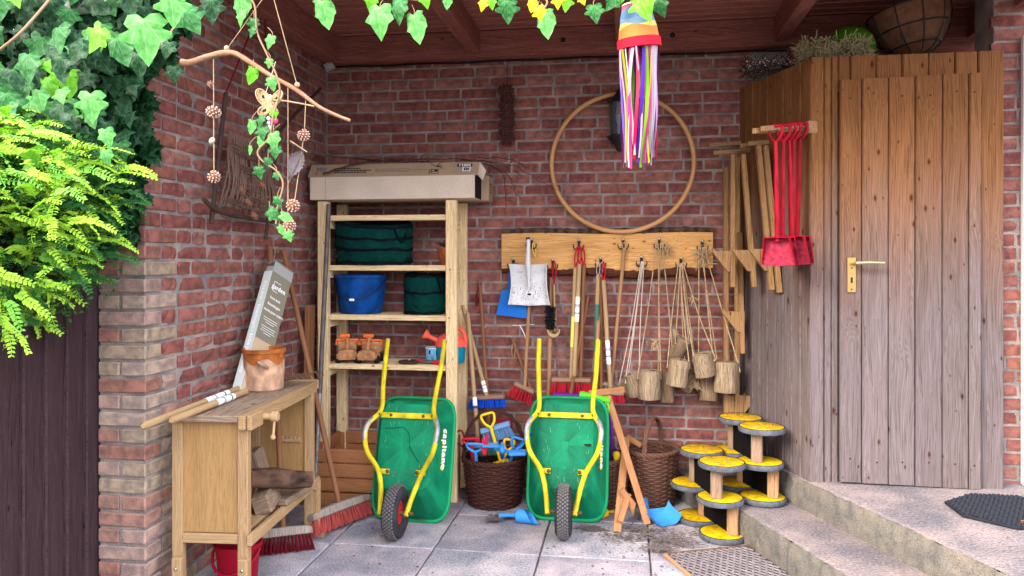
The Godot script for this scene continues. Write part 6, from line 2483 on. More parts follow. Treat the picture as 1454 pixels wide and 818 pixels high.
func build_pedalos() -> void:
	pedalo("yellow disc pedal roller standing on end on the paving", Vector3(0.456, 0.018, 0.673), Vector3(0.363, 0.018, 0.437), 0.172)
	pedalo("yellow disc pedal roller standing on end on the lower step", Vector3(0.661, 0.174, 0.57), Vector3(0.569, 0.174, 0.352), 0.172)


# ---------- stilts, shovels, log stilts ----------
func stilt(label: String, top: Vector3, bottom: Vector3, block: float, flip: float, yaw: float) -> void:
	var o := thing("wooden_stilt", label, "stilt", Vector3.ZERO, 0.0, "wooden stilts hung at the shed")
	var b := mb()
	bar(b, top, bottom, 0.024, 0.038, 0.003, Vector3(sin(yaw), 0, cos(yaw)))
	put("pole", b, M.stilt_wood, o)
	if block <= 0.0:
		return
	b = mb()
	var f := Transform3D(Basis.from_euler(Vector3(0, yaw, 0)), bottom + (top - bottom).normalized() * block)
	b.prism(PackedVector2Array([Vector2(0.012 * flip, 0.0), Vector2(-0.028 * flip, 0.0), Vector2(-0.108 * flip, 0.105), Vector2(-0.104 * flip, 0.126), Vector2(-0.090 * flip, 0.110), Vector2(0.012 * flip, 0.112)]), 0.030, f, 0.002)
	put("foot_rest", b, M.stilt_wood, o)


func build_rack() -> void:
	# wooden bracket arms on the shed's slanted side
	var n := 0
	for q in [[Vector3(0.45, 1.99, 0.14), Vector3(0.629, 2.012, 0.05), "short wooden peg nearest the brick wall, behind its pair"], [Vector3(0.463, 1.939, 0.2), Vector3(0.68, 1.961, 0.12), "long wooden peg above the tall stilt poles"], [Vector3(0.594, 1.96, 0.3), Vector3(0.73, 1.987, 0.2), "middle wooden peg behind the nearer stilts"], [Vector3(0.622, 1.961, 0.36), Vector3(0.767, 1.978, 0.3), "long wooden peg left of the red shovels"], [Vector3(0.548, 1.92, 1.02), Vector3(0.835, 1.983, 0.68), "wooden peg that carries the red shovels"], [Vector3(0.584, 1.929, 1.02), Vector3(0.842, 1.995, 0.69), "second wooden peg through the red shovel grips"]]:
		var o := thing("wooden_peg", q[2], "peg", Vector3.ZERO, 0.0, "wooden pegs on the shed side")
		var b := mb()
		bar(b, q[0], q[1], 0.018, 0.024, 0.003, Vector3.UP)
		put("arm", b, M.rack_wood, o)
		if n % 2 == 1:
			b = mb()
			b.box(Vector3(0.05, 0.06, 0.09), at(q[1] + Vector3(0.012, -0.012, -0.02), Vector3(0, 0.32, 0)), 0.004)
			put("block", b, M.rack_wood, o)
		n += 1
	stilt("stilt with triangular foot rest, leftmost beside the rope logs", Vector3(0.559, 1.924, 0.24), Vector3(0.556, 1.206, 0.26), 0.085, 1.0, 0.1)
	stilt("stilt with triangular foot rest, second from the rope logs", Vector3(0.605, 1.915, 0.3), Vector3(0.657, 1.21, 0.34), 0.085, 1.0, 0.1)
	stilt("stilt with triangular foot rest, right behind the red shovels", Vector3(0.668, 1.944, 0.4), Vector3(0.728, 1.199, 0.44), 0.10, 1.0, 0.1)
	stilt("short stilt end showing below the red shovel blades", Vector3(0.7, 1.94, 0.42), Vector3(0.762, 1.186, 0.46), 0.0, 1.0, 0.1)
	stilt("lower stilt with squarish foot rest in front of the tall poles", Vector3(0.606, 1.505, 0.16), Vector3(0.619, 0.842, 0.18), 0.12, 1.0, 0.1)
	stilt("tall stilt pole nearest the brick wall reaching low", Vector3(0.548, 1.874, 0.05), Vector3(0.542, 0.447, 0.1), 0.04, -1.0, 0.1)
	stilt("tall stilt pole next to the shed planks reaching low", Vector3(0.606, 1.933, 0.08), Vector3(0.597, 0.452, 0.12), 0.04, -1.0, 0.1)
	# red shovels
	for k in 5:
		var o := thing("red_shovel", ["frontmost red toy shovel hanging on the peg, scoop facing out", "second red toy shovel from the front on the peg", "third red toy shovel, middle of the five on the peg", "fourth red toy shovel from the front on the peg", "hindmost red toy shovel nearest the shed's corner board"][k], "shovel", [Vector3(0.653, 1.936, 0.95), Vector3(0.697, 1.947, 0.895), Vector3(0.731, 1.958, 0.845), Vector3(0.764, 1.97, 0.79), Vector3(0.805, 1.979, 0.73)][k], -0.38, "red shovels on the peg")
		o.scale = Vector3.ONE * (0.885 + 0.014 * k)
		o.rotation.y += [0.0, 0.10, -0.06, 0.12, 0.04][k]
		o.rotation.z = [0.012, -0.01, 0.02, -0.018, -0.028][k]
		var b := mb()
		d_grip(b, at(Vector3(0, -0.065, 0)), 0.066, 0.08, 0.0085)
		put("grip", b, M.shovel_red, o)
		b = mb()
		b.tube([Vector3(0, -0.06, 0), Vector3(0, -0.25, -0.004), Vector3(0, -0.565, -0.012)], [0.010, 0.0115, 0.013], 10)
		put("shaft", b, M.shovel_red, o)
		b = mb()
		# scoop: floor with raised sides and back
		var zc := -0.012
		var poly := PackedVector2Array([Vector2(-0.058, -0.545), Vector2(0.058, -0.545), Vector2(0.080, -0.685), Vector2(0.0, -0.692), Vector2(-0.080, -0.685)])
		b.prism(poly, 0.005, at(Vector3(0, 0, zc - 0.022)), 0.001)
		put("scoop_floor", b, M.shovel_worn, o)
		b = mb()
		for s in [-1.0, 1.0]:
			b.prism(PackedVector2Array([Vector2(0.0, -0.545), Vector2(0.050, -0.548), Vector2(0.016, -0.685), Vector2(0.0, -0.685)]), 0.004, Transform3D(Basis(Vector3(0, 0, 1), Vector3(-0.155 * s, 0.988, 0), Vector3(-0.988, -0.155 * s, 0)), Vector3(-0.026 * s, 0, zc - 0.022)), 0.0)
		b.box(Vector3(0.118, 0.005, 0.05), at(Vector3(0, -0.546, zc)), 0.001)
		put("scoop", b, M.shovel_red, o)
	# log stilts on ropes
	var hooks := [Vector3(0.078, 1.318, 0.065), Vector3(0.177, 1.422, 0.068), Vector3(0.298, 1.31, 0.068), Vector3(0.415, 1.398, 0.07)]
	log_stilt("small slanting log slice on white rope, leftmost of the logs", Vector3(-0.009, 0.638, 0.13), 0.034, 0.085, Vector3(0.2, 0, 0.75), hooks[0], M.log_wood_dark, M.rope_white)
	log_stilt("half round log piece with rope hole left of the big log", Vector3(0.03, 0.654, 0.17), 0.038, 0.125, Vector3(0.1, 0.3, 0.25), hooks[0] + Vector3(0.006, 0, 0), M.log_wood, M.rope_white)
	log_stilt("big pale log with straight sides, largest on the ropes", Vector3(0.118, 0.663, 0.19), 0.062, 0.158, Vector3(0, 0.2, 0), hooks[1] + Vector3(-0.012, 0, 0), M.log_wood, M.rope)
	log_stilt("upright log right behind the big pale log", Vector3(0.214, 0.642, 0.12), 0.044, 0.165, Vector3(0, 1.0, 0.02), hooks[1] + Vector3(0.012, 0, 0), M.log_wood_dark, M.rope)
	log_stilt("upright log with dark knot hanging in the middle", Vector3(0.273, 0.737, 0.22), 0.056, 0.145, Vector3(0.12, 2.0, 0.06), hooks[2] + Vector3(-0.012, 0, 0), M.log_wood, M.rope)
	log_stilt("upper log lying behind the middle ropes", Vector3(0.288, 0.859, 0.1), 0.05, 0.12, Vector3(0.5, 0.6, -0.2), hooks[2], M.log_wood_dark, M.rope)
	log_stilt("log tilted to the left under the right hand ropes", Vector3(0.408, 0.782, 0.22), 0.054, 0.125, Vector3(-0.1, 0.9, 0.16), hooks[2] + Vector3(0.012, 0, 0), M.log_wood, M.rope)
	log_stilt("dark log with rippled grain hanging lowest at the wall", Vector3(0.447, 0.637, 0.1), 0.056, 0.145, Vector3(0.1, 1.9, -0.18), hooks[3] + Vector3(-0.012, 0, 0), M.log_wood_dark, M.rope)
	log_stilt("log with deep ridged grain, rightmost on the ropes", Vector3(0.53, 0.716, 0.2), 0.064, 0.165, Vector3(0.04, 2.6, 0.02), hooks[3] + Vector3(0.010, 0, 0), M.log_wood, M.rope)
	log_stilt("log half hidden below the knotted middle rope", Vector3(0.34, 0.672, 0.09), 0.045, 0.11, Vector3(0.3, 0.3, -0.5), hooks[2] + Vector3(0.004, 0, 0), M.log_wood_dark, M.rope)
	# frayed rope knots
	for q in [[Vector3(0.414, 1.382, 0.075), "big frayed rope bundle on the rightmost hook"], [Vector3(0.155, 0.89, 0.12), "frayed rope end tied above the big log"], [Vector3(0.261, 0.945, 0.1), "frayed rope knot above the upper log"], [Vector3(0.358, 1.144, 0.1), "long rope knot on the rope right of the upper log"], [Vector3(0.366, 0.665, 0.14), "loose rope end hanging between the lower logs"], [Vector3(0.216, 1.426, 0.07), "small rope knot at the fourth upper hook"]]:
		var o := thing("rope_knot", q[1], "rope knot", q[0], 0.0, "frayed rope knots")
		var b := mb()
		var s: float = 0.9
		if q[1].begins_with("big"):
			s = 2.0
		for k in 26:
			var p := Vector3(rng.randfn() * (0.5 if s < 1.5 else 1.0), rng.randfn(), rng.randfn() * 0.6) * 0.009 * s
			var d := Vector3(rng.randfn() * 1.2, rng.randfn() - 0.6, rng.randfn() * 0.5) * 0.009 * s
			b.tube([p, p + d, p + d * 1.8 + Vector3(0, -0.008, 0)], [0.004, 0.0035, 0.002], 5)
		put("strands", b, M.rope, o)


func log_stilt(label: String, c: Vector3, r: float, h: float, rot: Vector3, hook: Vector3, m: Material, rm: Material) -> void:
	var o := thing("log_stilt", label, "log stilt", c, 0.0, "log stilts on ropes")
	var f := at(Vector3.ZERO, rot)
	var b := mb()
	var sd := rng.randf() * 10.0
	b.lathe([Vector2(r * 0.97, -h * 0.5), Vector2(r, -h * 0.46), Vector2(r * 1.01, -h * 0.2), Vector2(r * 0.985, 0.0), Vector2(r * 1.0, h * 0.25), Vector2(r * 0.99, h * 0.46), Vector2(r * 0.95, h * 0.5)], f, 36, func(a: float, y: float) -> float: return 1.0 + 0.035 * sin(a * 3.0 + sd) + 0.025 * sin(a * 5.0 + sd * 2.0) + 0.012 * sin(a * 13.0 + y * 30.0 + sd) + 0.008 * sin(a * 23.0 + y * 50.0))
	put("wood", b, m, o)
	b = mb()
	for s in [-1.0, 1.0]:
		b = mb()
		b.lathe([Vector2(r * 0.985, 0.4985 * h * s), Vector2(0, 0.5 * h * s)] if s > 0 else [Vector2(0, 0.5 * h * s), Vector2(r * 0.985, 0.4985 * h * s)], f, 30, func(a: float, y: float) -> float: return 1.0 + 0.035 * sin(a * 3.0 + sd) + 0.025 * sin(a * 5.0 + sd * 2.0))
		put("cut_end", b, M.log_end, o)
	b = mb()
	for k in 4:
		# split lines on the ends
		var a := rng.randf() * TAU
		bar(b, f * Vector3(0, h * 0.5 + 0.0008, 0), f * Vector3(cos(a) * r * 0.85, h * 0.5 + 0.0004, sin(a) * r * 0.85), 0.0016, 0.0008, 0.0)
	put("split", b, M.dark_spot, o)
	# rope through the sides, up to the hook
	b = mb()
	var l := f * Vector3(-r * 1.02, h * 0.22, 0.004)
	var rr := f * Vector3(r * 1.02, h * 0.22, 0.004)
	if absf(rot.y) > 0.8:
		l = Vector3(-r * 1.02, h * 0.2, 0.012)
		rr = Vector3(r * 1.02, h * 0.2, 0.012)
	var hk := hook - c
	var k1 := hk + Vector3(-0.006, 0, 0.006)
	var k2 := hk + Vector3(0.006, 0, 0.006)
	b.tube(curve([l + Vector3(0.012, -0.004, 0.0), l, l + Vector3(0.0, 0.03, 0.004), l.lerp(k1, 0.5) + Vector3(rng.randf_range(-0.006, 0.006), 0, 0.004), k1, hk + Vector3(0, 0.012, 0.004), k2, rr.lerp(k2, 0.5) + Vector3(rng.randf_range(-0.006, 0.006), 0, 0.004), rr + Vector3(0.0, 0.03, 0.004), rr, rr + Vector3(-0.012, -0.004, 0.0)], 4), 0.0034 if rm == M.rope else 0.0026, 6)
	put("rope", b, rm, o)
	b = mb()
	for s in [l, rr]:
		b.ball(Vector3.ONE * 0.0065, at(s), 8, 6)
	put("knot", b, rm, o)


# ---------- hanging decorations ----------
func cone_shape(b: Mb, c: Vector3, r: Vector3, n: int, rot := Vector3.ZERO) -> void:
	var f := at(c, rot)
	b.ball(r * 0.72, f, 10, 8)
	var g := PI * (3.0 - sqrt(5.0))
	for k in n:
		var y := 1.0 - 2.0 * (k + 0.5) / n
		var q := sqrt(1.0 - y * y)
		var d := Vector3(cos(g * k) * q, y, sin(g * k) * q)
		var p := d * r * 0.84
		var u := (d + Vector3(0, -0.5, 0)).normalized()
		var s := u.cross(Vector3(0.3, 0.8, 0.52)).normalized()
		b.box(Vector3(0.22, 0.36, 0.09) * minf(r.x, r.z) * 1.3, f * Transform3D(Basis(s, u, s.cross(u)), p), 0.001)


func pine_cone(o: Node3D, c: Vector3, r: Vector3, rot: Vector3, n := 46) -> void:
	var b := mb()
	cone_shape(b, c, r, n, rot)
	var p := put("pine_cone", b, M.pinecone, o)
	b = mb()
	var f := at(c, rot)
	var g := PI * (3.0 - sqrt(5.0))
	for k in n:
		var y := 1.0 - 2.0 * (k + 0.5) / n
		var q := sqrt(1.0 - y * y)
		var d := Vector3(cos(g * k) * q, y, sin(g * k) * q)
		var u := (d + Vector3(0, -0.5, 0)).normalized()
		b.ball(Vector3.ONE * r.x * 0.13, f * at(d * r * 0.84 + u * 0.22 * r.x), 5, 4)
	put("scale_tips", b, M.pinecone_tip, p).set_meta("kind", "stuff")


func build_hangings() -> void:
	# bunch of dark cones on the back wall
	var o := thing("cone_bundle", "dark bundle of pine cones hanging on the back wall", "pine cone bundle", Vector3(-0.704, 2.205, 0.06))
	var b := mb()
	b.tube([Vector3(0, 0.13, -0.03), Vector3(0, 0.36, -0.045)], 0.0012, 4)
	put("thread", b, M.black_plastic, o)
	for k in 7:
		b = mb()
		cone_shape(b, Vector3(rng.randf_range(-0.012, 0.012), 0.145 - 0.048 * k, rng.randf_range(-0.005, 0.012)), Vector3(0.050, 0.034, 0.045), 44, Vector3(rng.randf_range(-0.4, 0.4), rng.randf() * 3.0, rng.randf_range(-0.4, 0.4)))
		put("pine_cone", b, M.pinecone_dark, o)
	# windsock
	o = thing("windsock", "rainbow ribbon windsock hanging in front of the hoop", "windsock", Vector3(0.033, 2.004, 2.2))
	o.rotation = Vector3(0.10, 0.2, 0.10)
	var cb := tinted(Color.WHITE)
	var bands := [[0.108, 0.042, rgb(176, 74, 86)], [0.098, 0.044, rgb(78, 104, 132)], [0.068, 0.050, rgb(92, 118, 134)], [0.050, 0.053, rgb(168, 158, 84)], [0.042, 0.056, rgb(204, 108, 54)], [0.0, 0.0615, rgb(190, 88, 52)]]
	var cn := 36
	for k in bands.size() - 1:
		cb.tint = bands[k][2].srgb_to_linear()
		var col: Color = cb.tint
		for i in cn:
			var a0 := TAU * i / cn
			var a1 := TAU * (i + 1) / cn
			var w0 := 0.005 * sin(a0 * 3.0 + k * 2.0)
			var w1 := 0.005 * sin(a1 * 3.0 + k * 2.0)
			var top0: float = bands[k][0] + (w0 if k > 0 else 0.0)
			var top1: float = bands[k][0] + (w1 if k > 0 else 0.0)
			var u0 := 0.005 * sin(a0 * 3.0 + (k + 1) * 2.0) if k < bands.size() - 2 else 0.0
			var u1 := 0.005 * sin(a1 * 3.0 + (k + 1) * 2.0) if k < bands.size() - 2 else 0.0
			var rt: float = bands[k][1]
			var rb2: float = bands[k + 1][1]
			cb.quad(Vector3(cos(a0) * rt, top0, sin(a0) * rt), Vector3(cos(a1) * rt, top1, sin(a1) * rt), Vector3(cos(a1) * rb2, bands[k + 1][0] + u1, sin(a1) * rb2), Vector3(cos(a0) * rb2, bands[k + 1][0] + u0, sin(a0) * rb2), Vector3(cos(a0), 0.2, sin(a0)))
	put("cone", cb, M.painted_cone, o)
	b = mb()
	b.lathe([Vector2(0.0, 0.112), Vector2(0.04, 0.112), Vector2(0.044, 0.108)], Transform3D(), 24)
	put("cap", b, M.ink_white, o)
	b = mb()
	b.lathe([Vector2(0.062, -0.02), Vector2(0.066, -0.018), Vector2(0.065, 0.008), Vector2(0.0615, 0.01)], Transform3D(), 36)
	put("band", b, M.cord_red, o)
	b = mb()
	b.tube([Vector3(0, 0.112, 0), Vector3(0.03, 0.5, -0.02)], 0.0012, 4)
	put("string", b, M.ink_white, o)
	var inv := o.basis.inverse()
	var nr := 38
	for k in nr:
		var a := TAU * k / nr
		var r0 := 0.059
		var ln := rng.randf_range(0.315, 0.365)
		var w := 0.0050 if k % 4 != 3 else 0.0022
		var ph := rng.randf() * 6.0
		var amp := rng.randf_range(0.001, 0.006)
		var start := Vector3(cos(a) * r0, -0.012, sin(a) * r0)
		var tang := Vector3(-sin(a), 0, cos(a))
		var outv := Vector3(cos(a), 0, sin(a))
		var rb3 := mb()
		rb3.sheet(func(i: int, j: int) -> Vector3:
			var t := j / 16.0
			var tw := sin(t * 5.0 + ph) * 0.5 * t
			var c := start + inv * Vector3(0, -ln * t, 0) + outv * (amp * sin(t * 7.0 + ph) - 0.012 * t) + tang * (amp * 1.5 * sin(t * 4.0 + ph))
			return c + (tang * cos(tw) + outv * sin(tw)) * w * (i * 2.0 - 1.0), 1, 16, outv)
		rb3.sheet(func(i: int, j: int) -> Vector3:
			var t := j / 16.0
			var tw := sin(t * 5.0 + ph) * 0.5 * t
			var c := start + inv * Vector3(0, -ln * t, 0) + outv * (amp * sin(t * 7.0 + ph) - 0.012 * t - 0.0005) + tang * (amp * 1.5 * sin(t * 4.0 + ph))
			return c + (tang * cos(tw) + outv * sin(tw)) * w * (i * 2.0 - 1.0), 1, 16, -outv)
		put("ribbon", rb3, M["ribbon_%d" % [3, 2, 4, 1, 12, 7, 3, 5, 13, 6, 8, 3, 10, 12, 2, 7, 9, 3, 11][k % 19]], o)
	# driftwood mobile
	o = thing("driftwood_mobile", "driftwood stick mobile with pine cones and feather on strings", "mobile")
	b = mb()
	var dw := curve([Vector3(-1.561, 2.051, 2.02), Vector3(-1.524, 2.047, 2.02), Vector3(-1.455, 2.074, 2), Vector3(-1.376, 2.081, 2), Vector3(-1.318, 2.051, 2), Vector3(-1.231, 1.994, 2), Vector3(-1.14, 1.944, 2), Vector3(-1.058, 1.883, 2), Vector3(-1, 1.854, 1.98), Vector3(-0.951, 1.835, 1.98)], 4)
	var rads := []
	for i in dw.size():
		rads.append(lerpf(0.0125, 0.005, float(i) / dw.size()) * rng.randf_range(0.9, 1.1))
	rads[0] = 0.003
	b.tube(dw, rads, 10)
	put("stick", b, M.driftwood, o)
	for q in [[Vector3(-1.397, 2.094, 2), Vector3(-1.233, 2.253, 2.05)], [Vector3(-1.135, 1.956, 2), Vector3(-1.199, 2.251, 2.05)]]:
		b = mb()
		b.tube([q[0], q[1]], 0.0016, 5)
		put("string", b, M.rope, o)
		b = mb()
		b.ball(Vector3.ONE * 0.0095, at(q[0] + Vector3(0, 0.004, 0)), 12, 8)
		put("bead", b, M.bead_wood, o)
	var lines := [[Vector3(-1.447, 2.061, 2), Vector3(-1.445, 1.661, 2)], [Vector3(-1.169, 1.953, 2), Vector3(-1.169, 1.477, 2)], [Vector3(-1.104, 1.904, 2), Vector3(-1.109, 1.794, 2)], [Vector3(-1.112, 1.775, 2), Vector3(-1.146, 1.546, 2)]]
	for q in lines:
		b = mb()
		b.tube([q[0], q[1]], 0.0018, 5)
		put("string", b, M.rope, o)
	pine_cone(o, Vector3(-1.458, 1.975, 2), Vector3(0.011, 0.010, 0.011), Vector3(0, 0, 0.3), 24)
	pine_cone(o, Vector3(-1.447, 1.875, 2), Vector3(0.024, 0.017, 0.020), Vector3(0, 0.4, -0.2))
	pine_cone(o, Vector3(-1.445, 1.646, 2), Vector3(0.020, 0.020, 0.020), Vector3(0.9, 0.2, 0.3))
	pine_cone(o, Vector3(-1.112, 1.785, 2), Vector3(0.020, 0.018, 0.020), Vector3(0.5, 0.2, 0.3))
	pine_cone(o, Vector3(-1.151, 1.541, 2), Vector3(0.021, 0.020, 0.021), Vector3(1.2, 0.2, 0.3))
	pine_cone(o, Vector3(-1.164, 1.47, 2), Vector3(0.021, 0.019, 0.020), Vector3(0.2, 0.6, 0.5))
	b = mb()
	b.ball(Vector3(0.010, 0.014, 0.009), at(Vector3(-1.453, 1.773, 2), Vector3(0, 0, -0.5)), 10, 8)
	put("shell", b, M.rope_white, o)
	b = mb()
	b.tube([Vector3(-1.265, 1.914, 2), Vector3(-1.169, 1.904, 2), Vector3(-1.073, 1.884, 2)], [0.003, 0.0035, 0.003], 6)
	put("twig", b, M.rope, o)
	b = mb()
	b.tube([Vector3(-1.161, 1.766, 2), Vector3(-1.099, 1.726, 2)], [0.003, 0.002], 6)
	put("twig", b, M.rope, o)
	# feather
	b = mb()
	b.sheet(func(i: int, j: int) -> Vector3:
		var t := j / 18.0
		var u := i / 6.0 * 2.0 - 1.0
		var w := 0.026 * sin(PI * clampf(t * 0.93 + 0.04, 0.0, 1.0)) * (1.0 + 0.18 * sin(j * 2.7 + i))
		return Vector3(-1.158, 1.639, 2).lerp(Vector3(-1.112, 1.731, 2), t) + Vector3(u * w, u * w * -0.55 + 0.006 * sin(t * 3.0), 0.010 * u * u), 6, 18, Vector3(0, 0, 1))
	b.tube([Vector3(-1.169, 1.615, 2), Vector3(-1.139, 1.677, 2.004), Vector3(-1.111, 1.731, 2.002)], [0.002, 0.0016, 0.0008], 5)
	put("feather", b, M.feather, o)
	# butterfly of wicker with beads
	o = thing("butterfly_mobile", "wire mesh butterfly with pink bead hanging from the driftwood", "mobile", Vector3(-1.205, 1.878, 2.06))
	o.rotation.z = -0.1
	b = mb()
	for s in [-1.0, 1.0]:
		for w in [[Vector3(0.022, 0.022, 0), 0.034, 0.018, 0.9], [Vector3(0.016, -0.020, 0), 0.022, 0.016, -0.7]]:
			var pts := []
			for k in 20:
				var a := TAU * k / 20.0
				var q := Vector2(cos(a) * w[1], sin(a) * w[2]).rotated(w[3])
				pts.append(Vector3((w[0].x + q.x) * s, w[0].y + q.y, 0.012 * (w[0].x + q.x) / 0.03))
			b.tube(pts, 0.0024, 5, false, 1.0, true)
			for k in 60:
				var r1 := rng.randf() * TAU
				var r2 := r1 + rng.randf_range(1.0, 2.6)
				var q1 := Vector2(cos(r1) * w[1], sin(r1) * w[2]).rotated(w[3])
				var q2 := Vector2(cos(r2) * w[1], sin(r2) * w[2]).rotated(w[3])
				b.tube([Vector3((w[0].x + q1.x) * s, w[0].y + q1.y, 0.008), Vector3((w[0].x + q2.x) * s, w[0].y + q2.y, 0.010)], 0.0013, 4)
	put("wings", b, M.rope, o)
	b = mb()
	for q in [[Vector3(0, 0.028, 0.006), 0.008], [Vector3(0, -0.045, 0.004), 0.007], [Vector3(0.002, -0.06, 0.004), 0.007], [Vector3(0.004, -0.075, 0.004), 0.008]]:
		b.ball(Vector3.ONE * q[1], at(q[0]), 10, 8)
	put("white_beads", b, M.ink_white, o)
	b = mb()
	b.ball(Vector3.ONE * 0.013, at(Vector3(0.022, -0.05, 0.006)), 12, 8)
	put("pink_bead", b, M.pink_bead, o)
	b = mb()
	b.tube([Vector3(-0.02, 0.045, 0), Vector3(-0.016, 0.16, -0.04)], 0.0012, 4)
	b.tube([Vector3(0.022, -0.04, 0.006), Vector3(0.022, -0.13, 0.006)], 0.0012, 4)
	put("string", b, M.rope_white, o)
	# net stretched in a triangle of branches against the side wall
	o = thing("branch_net", "triangle of dark branches with brown net on the side wall", "wall hanging")
	var a1 := Vector3(-1.74, 2.084, 1.38)
	var a2 := Vector3(-1.74, 1.505, 1.501)
	var c1 := Vector3(-1.72, 2.322, 0.375)
	var c2 := Vector3(-1.74, 1.792, 1.142)
	var e1 := Vector3(-1.72, 1.601, 1.596)
	var e2 := Vector3(-1.74, 1.542, 0.923)
	for q in [[a1, a1.lerp(a2, 0.5) + Vector3(0.01, 0, 0.02), a2, 0.010], [c1, c1.lerp(c2, 0.6) + Vector3(0, 0.02, 0), c2, 0.009], [e1, e1.lerp(e2, 0.25) + Vector3(0, -0.03, 0), e2, 0.010], [Vector3(-1.74, 1.896, 0.892), Vector3(-1.73, 1.696, 0.959), Vector3(-1.74, 1.453, 1.006), 0.009]]:
		b = mb()
		b.tube(curve([q[0], q[1], q[2]], 8), q[3], 7)
		put("branch", b, M.twig, o)
	b = mb()
	for k in 48:
		var t := k / 47.0
		var p: Vector3 = (Vector3(-1.735, 1.915, 1.358)).lerp(Vector3(-1.735, 1.914, 1.009), t)
		var q: Vector3 = (Vector3(-1.735, 1.592, 1.442)).lerp(Vector3(-1.735, 1.551, 0.949), clampf(t + rng.randf_range(-0.12, 0.12), 0, 1))
		b.tube(curve([p, p.lerp(q, 0.35) + Vector3(0.01, 0, rng.randf_range(-0.02, 0.02)), p.lerp(q, 0.7) + Vector3(0.02, 0, rng.randf_range(-0.02, 0.02)), q], 4), 0.0034, 4)
	for k in 40:
		var t := rng.randf_range(0.05, 0.9)
		var p: Vector3 = (Vector3(-1.73, 1.886, 1.38)).lerp(Vector3(-1.73, 1.585, 1.451), t)
		var q: Vector3 = (Vector3(-1.73, 1.911, 1.048)).lerp(Vector3(-1.73, 1.558, 0.959), clampf(t + rng.randf_range(-0.1, 0.15), 0, 1))
		b.tube(curve([p, p.lerp(q, 0.4) + Vector3(0.015, -0.02, 0), p.lerp(q, 0.75) + Vector3(0.015, -0.02, 0), q], 4), 0.002, 4)
	put("net", b, M.net, o)
	for q in [Vector3(-1.72, 1.672, 1.293), Vector3(-1.72, 1.623, 1.234), Vector3(-1.71, 1.709, 1.11), Vector3(-1.71, 1.561, 1.187)]:
		b = mb()
		cone_shape(b, q, Vector3(0.018, 0.032, 0.018), 30, Vector3(0.2, 0, 0.6))
		put("pine_cone", b, M.pinecone, o)
	b = mb()
	b.tube([Vector3(-1.74, 2.077, 1.386), Vector3(-1.76, 2.389, 1.144), Vector3(-1.78, 2.618, 0.962)], 0.004, 6)
	b.tube([Vector3(-1.78, 2.628, 0.932), Vector3(-1.76, 2.388, 0.965), Vector3(-1.74, 2.231, 0.923)], 0.0035, 6)
	put("cord", b, M.cord_dark_red, o)


# ---------- leaves ----------
func ivy_shape(kind: int) -> ArrayMesh:
	var b := Mb.new()
	var r := RandomNumberGenerator.new()
	r.seed = 77 + kind
	var lob: float = [1.0, 0.86, 1.12, 0.7][kind]
	var hp := [Vector2(0, 0), Vector2(0.15, -0.13), Vector2(0.36, -0.13 * lob), Vector2(0.44 * lob, 0.02), Vector2(0.36, 0.17), Vector2(0.52 * lob, 0.30), Vector2(0.55 * lob, 0.42), Vector2(0.30, 0.50), Vector2(0.20, 0.72), Vector2(0.0, 1.0)]
	var up := func(p: Vector2) -> Vector3:
		return Vector3(p.x, p.y, -0.16 * absf(p.x) + 0.10 * sin(p.y * 2.6 + kind) - 0.22 * p.y * p.y + 0.05 * sin(absf(p.x) * 9.0 + p.y * 6.0))
	for s in [-1.0, 1.0]:
		var pts := []
		for p in hp:
			pts.append(Vector2(p.x * s * r.randf_range(0.94, 1.06), p.y * r.randf_range(0.97, 1.03)))
		pts[0] = Vector2.ZERO
		pts[9] = Vector2(0, 1.0)
		var m1 := Vector2(0, 0.25)
		var m2 := Vector2(0, 0.6)
		var fan := [[pts[0], pts[1], pts[2]], [pts[0], pts[2], pts[3]], [pts[0], pts[3], pts[4]], [pts[0], pts[4], m1], [m1, pts[4], pts[5]], [m1, pts[5], pts[6]], [m1, pts[6], pts[7]], [m1, pts[7], m2], [m2, pts[7], pts[8]], [m2, pts[8], pts[9]]]
		for t in fan:
			var q := []
			var n := []
			for p in t:
				q.append(up.call(p))
				var dx: Vector3 = up.call(p + Vector2(0.02, 0)) - up.call(p - Vector2(0.02, 0))
				var dy: Vector3 = up.call(p + Vector2(0, 0.02)) - up.call(p - Vector2(0, 0.02))
				n.append(dx.cross(dy).normalized())
			b.tri(q[0], q[1], q[2], n[0], n[1], n[2], t[0] + Vector2(0.5, 0), t[1] + Vector2(0.5, 0), t[2] + Vector2(0.5, 0))
	return b.mesh(null)


var ivy := []


func leaf(parent: Node3D, p: Vector3, size: float, tip: Vector3, face: Vector3, key: String) -> void:
	var y := tip.normalized()
	var x := y.cross(face).normalized()
	var z := x.cross(y)
	put("leaf", ivy[rng.randi() % 4], M[key], parent, Transform3D(Basis(x * size, y * size, z * size), p))


func leaf_in(b: Mb, p: Vector3, size: float, tip: Vector3, face: Vector3) -> void:
	var y := tip.normalized()
	var x := y.cross(face).normalized()
	var z := x.cross(y)
	var f := Transform3D(Basis(x * size, y * size, z * size), p)
	var pts := [Vector3(0, 0, 0), Vector3(0.42, -0.1, -0.06), Vector3(0.34, 0.18, -0.05), Vector3(0.54, 0.4, -0.1), Vector3(0.25, 0.52, -0.05), Vector3(0, 1, -0.15)]
	for s in [-1.0, 1.0]:
		for k in [[0, 1, 2], [0, 2, 4], [2, 3, 4], [0, 4, 5]]:
			var q := []
			for i in k:
				q.append(f * (pts[i] * Vector3(s, 1, 1)))
			b.flat(q[0], q[1], q[2], f.basis.z, Vector2(0.5, 0.4), Vector2(0.7, 0.5), Vector2(0.5, 0.8))


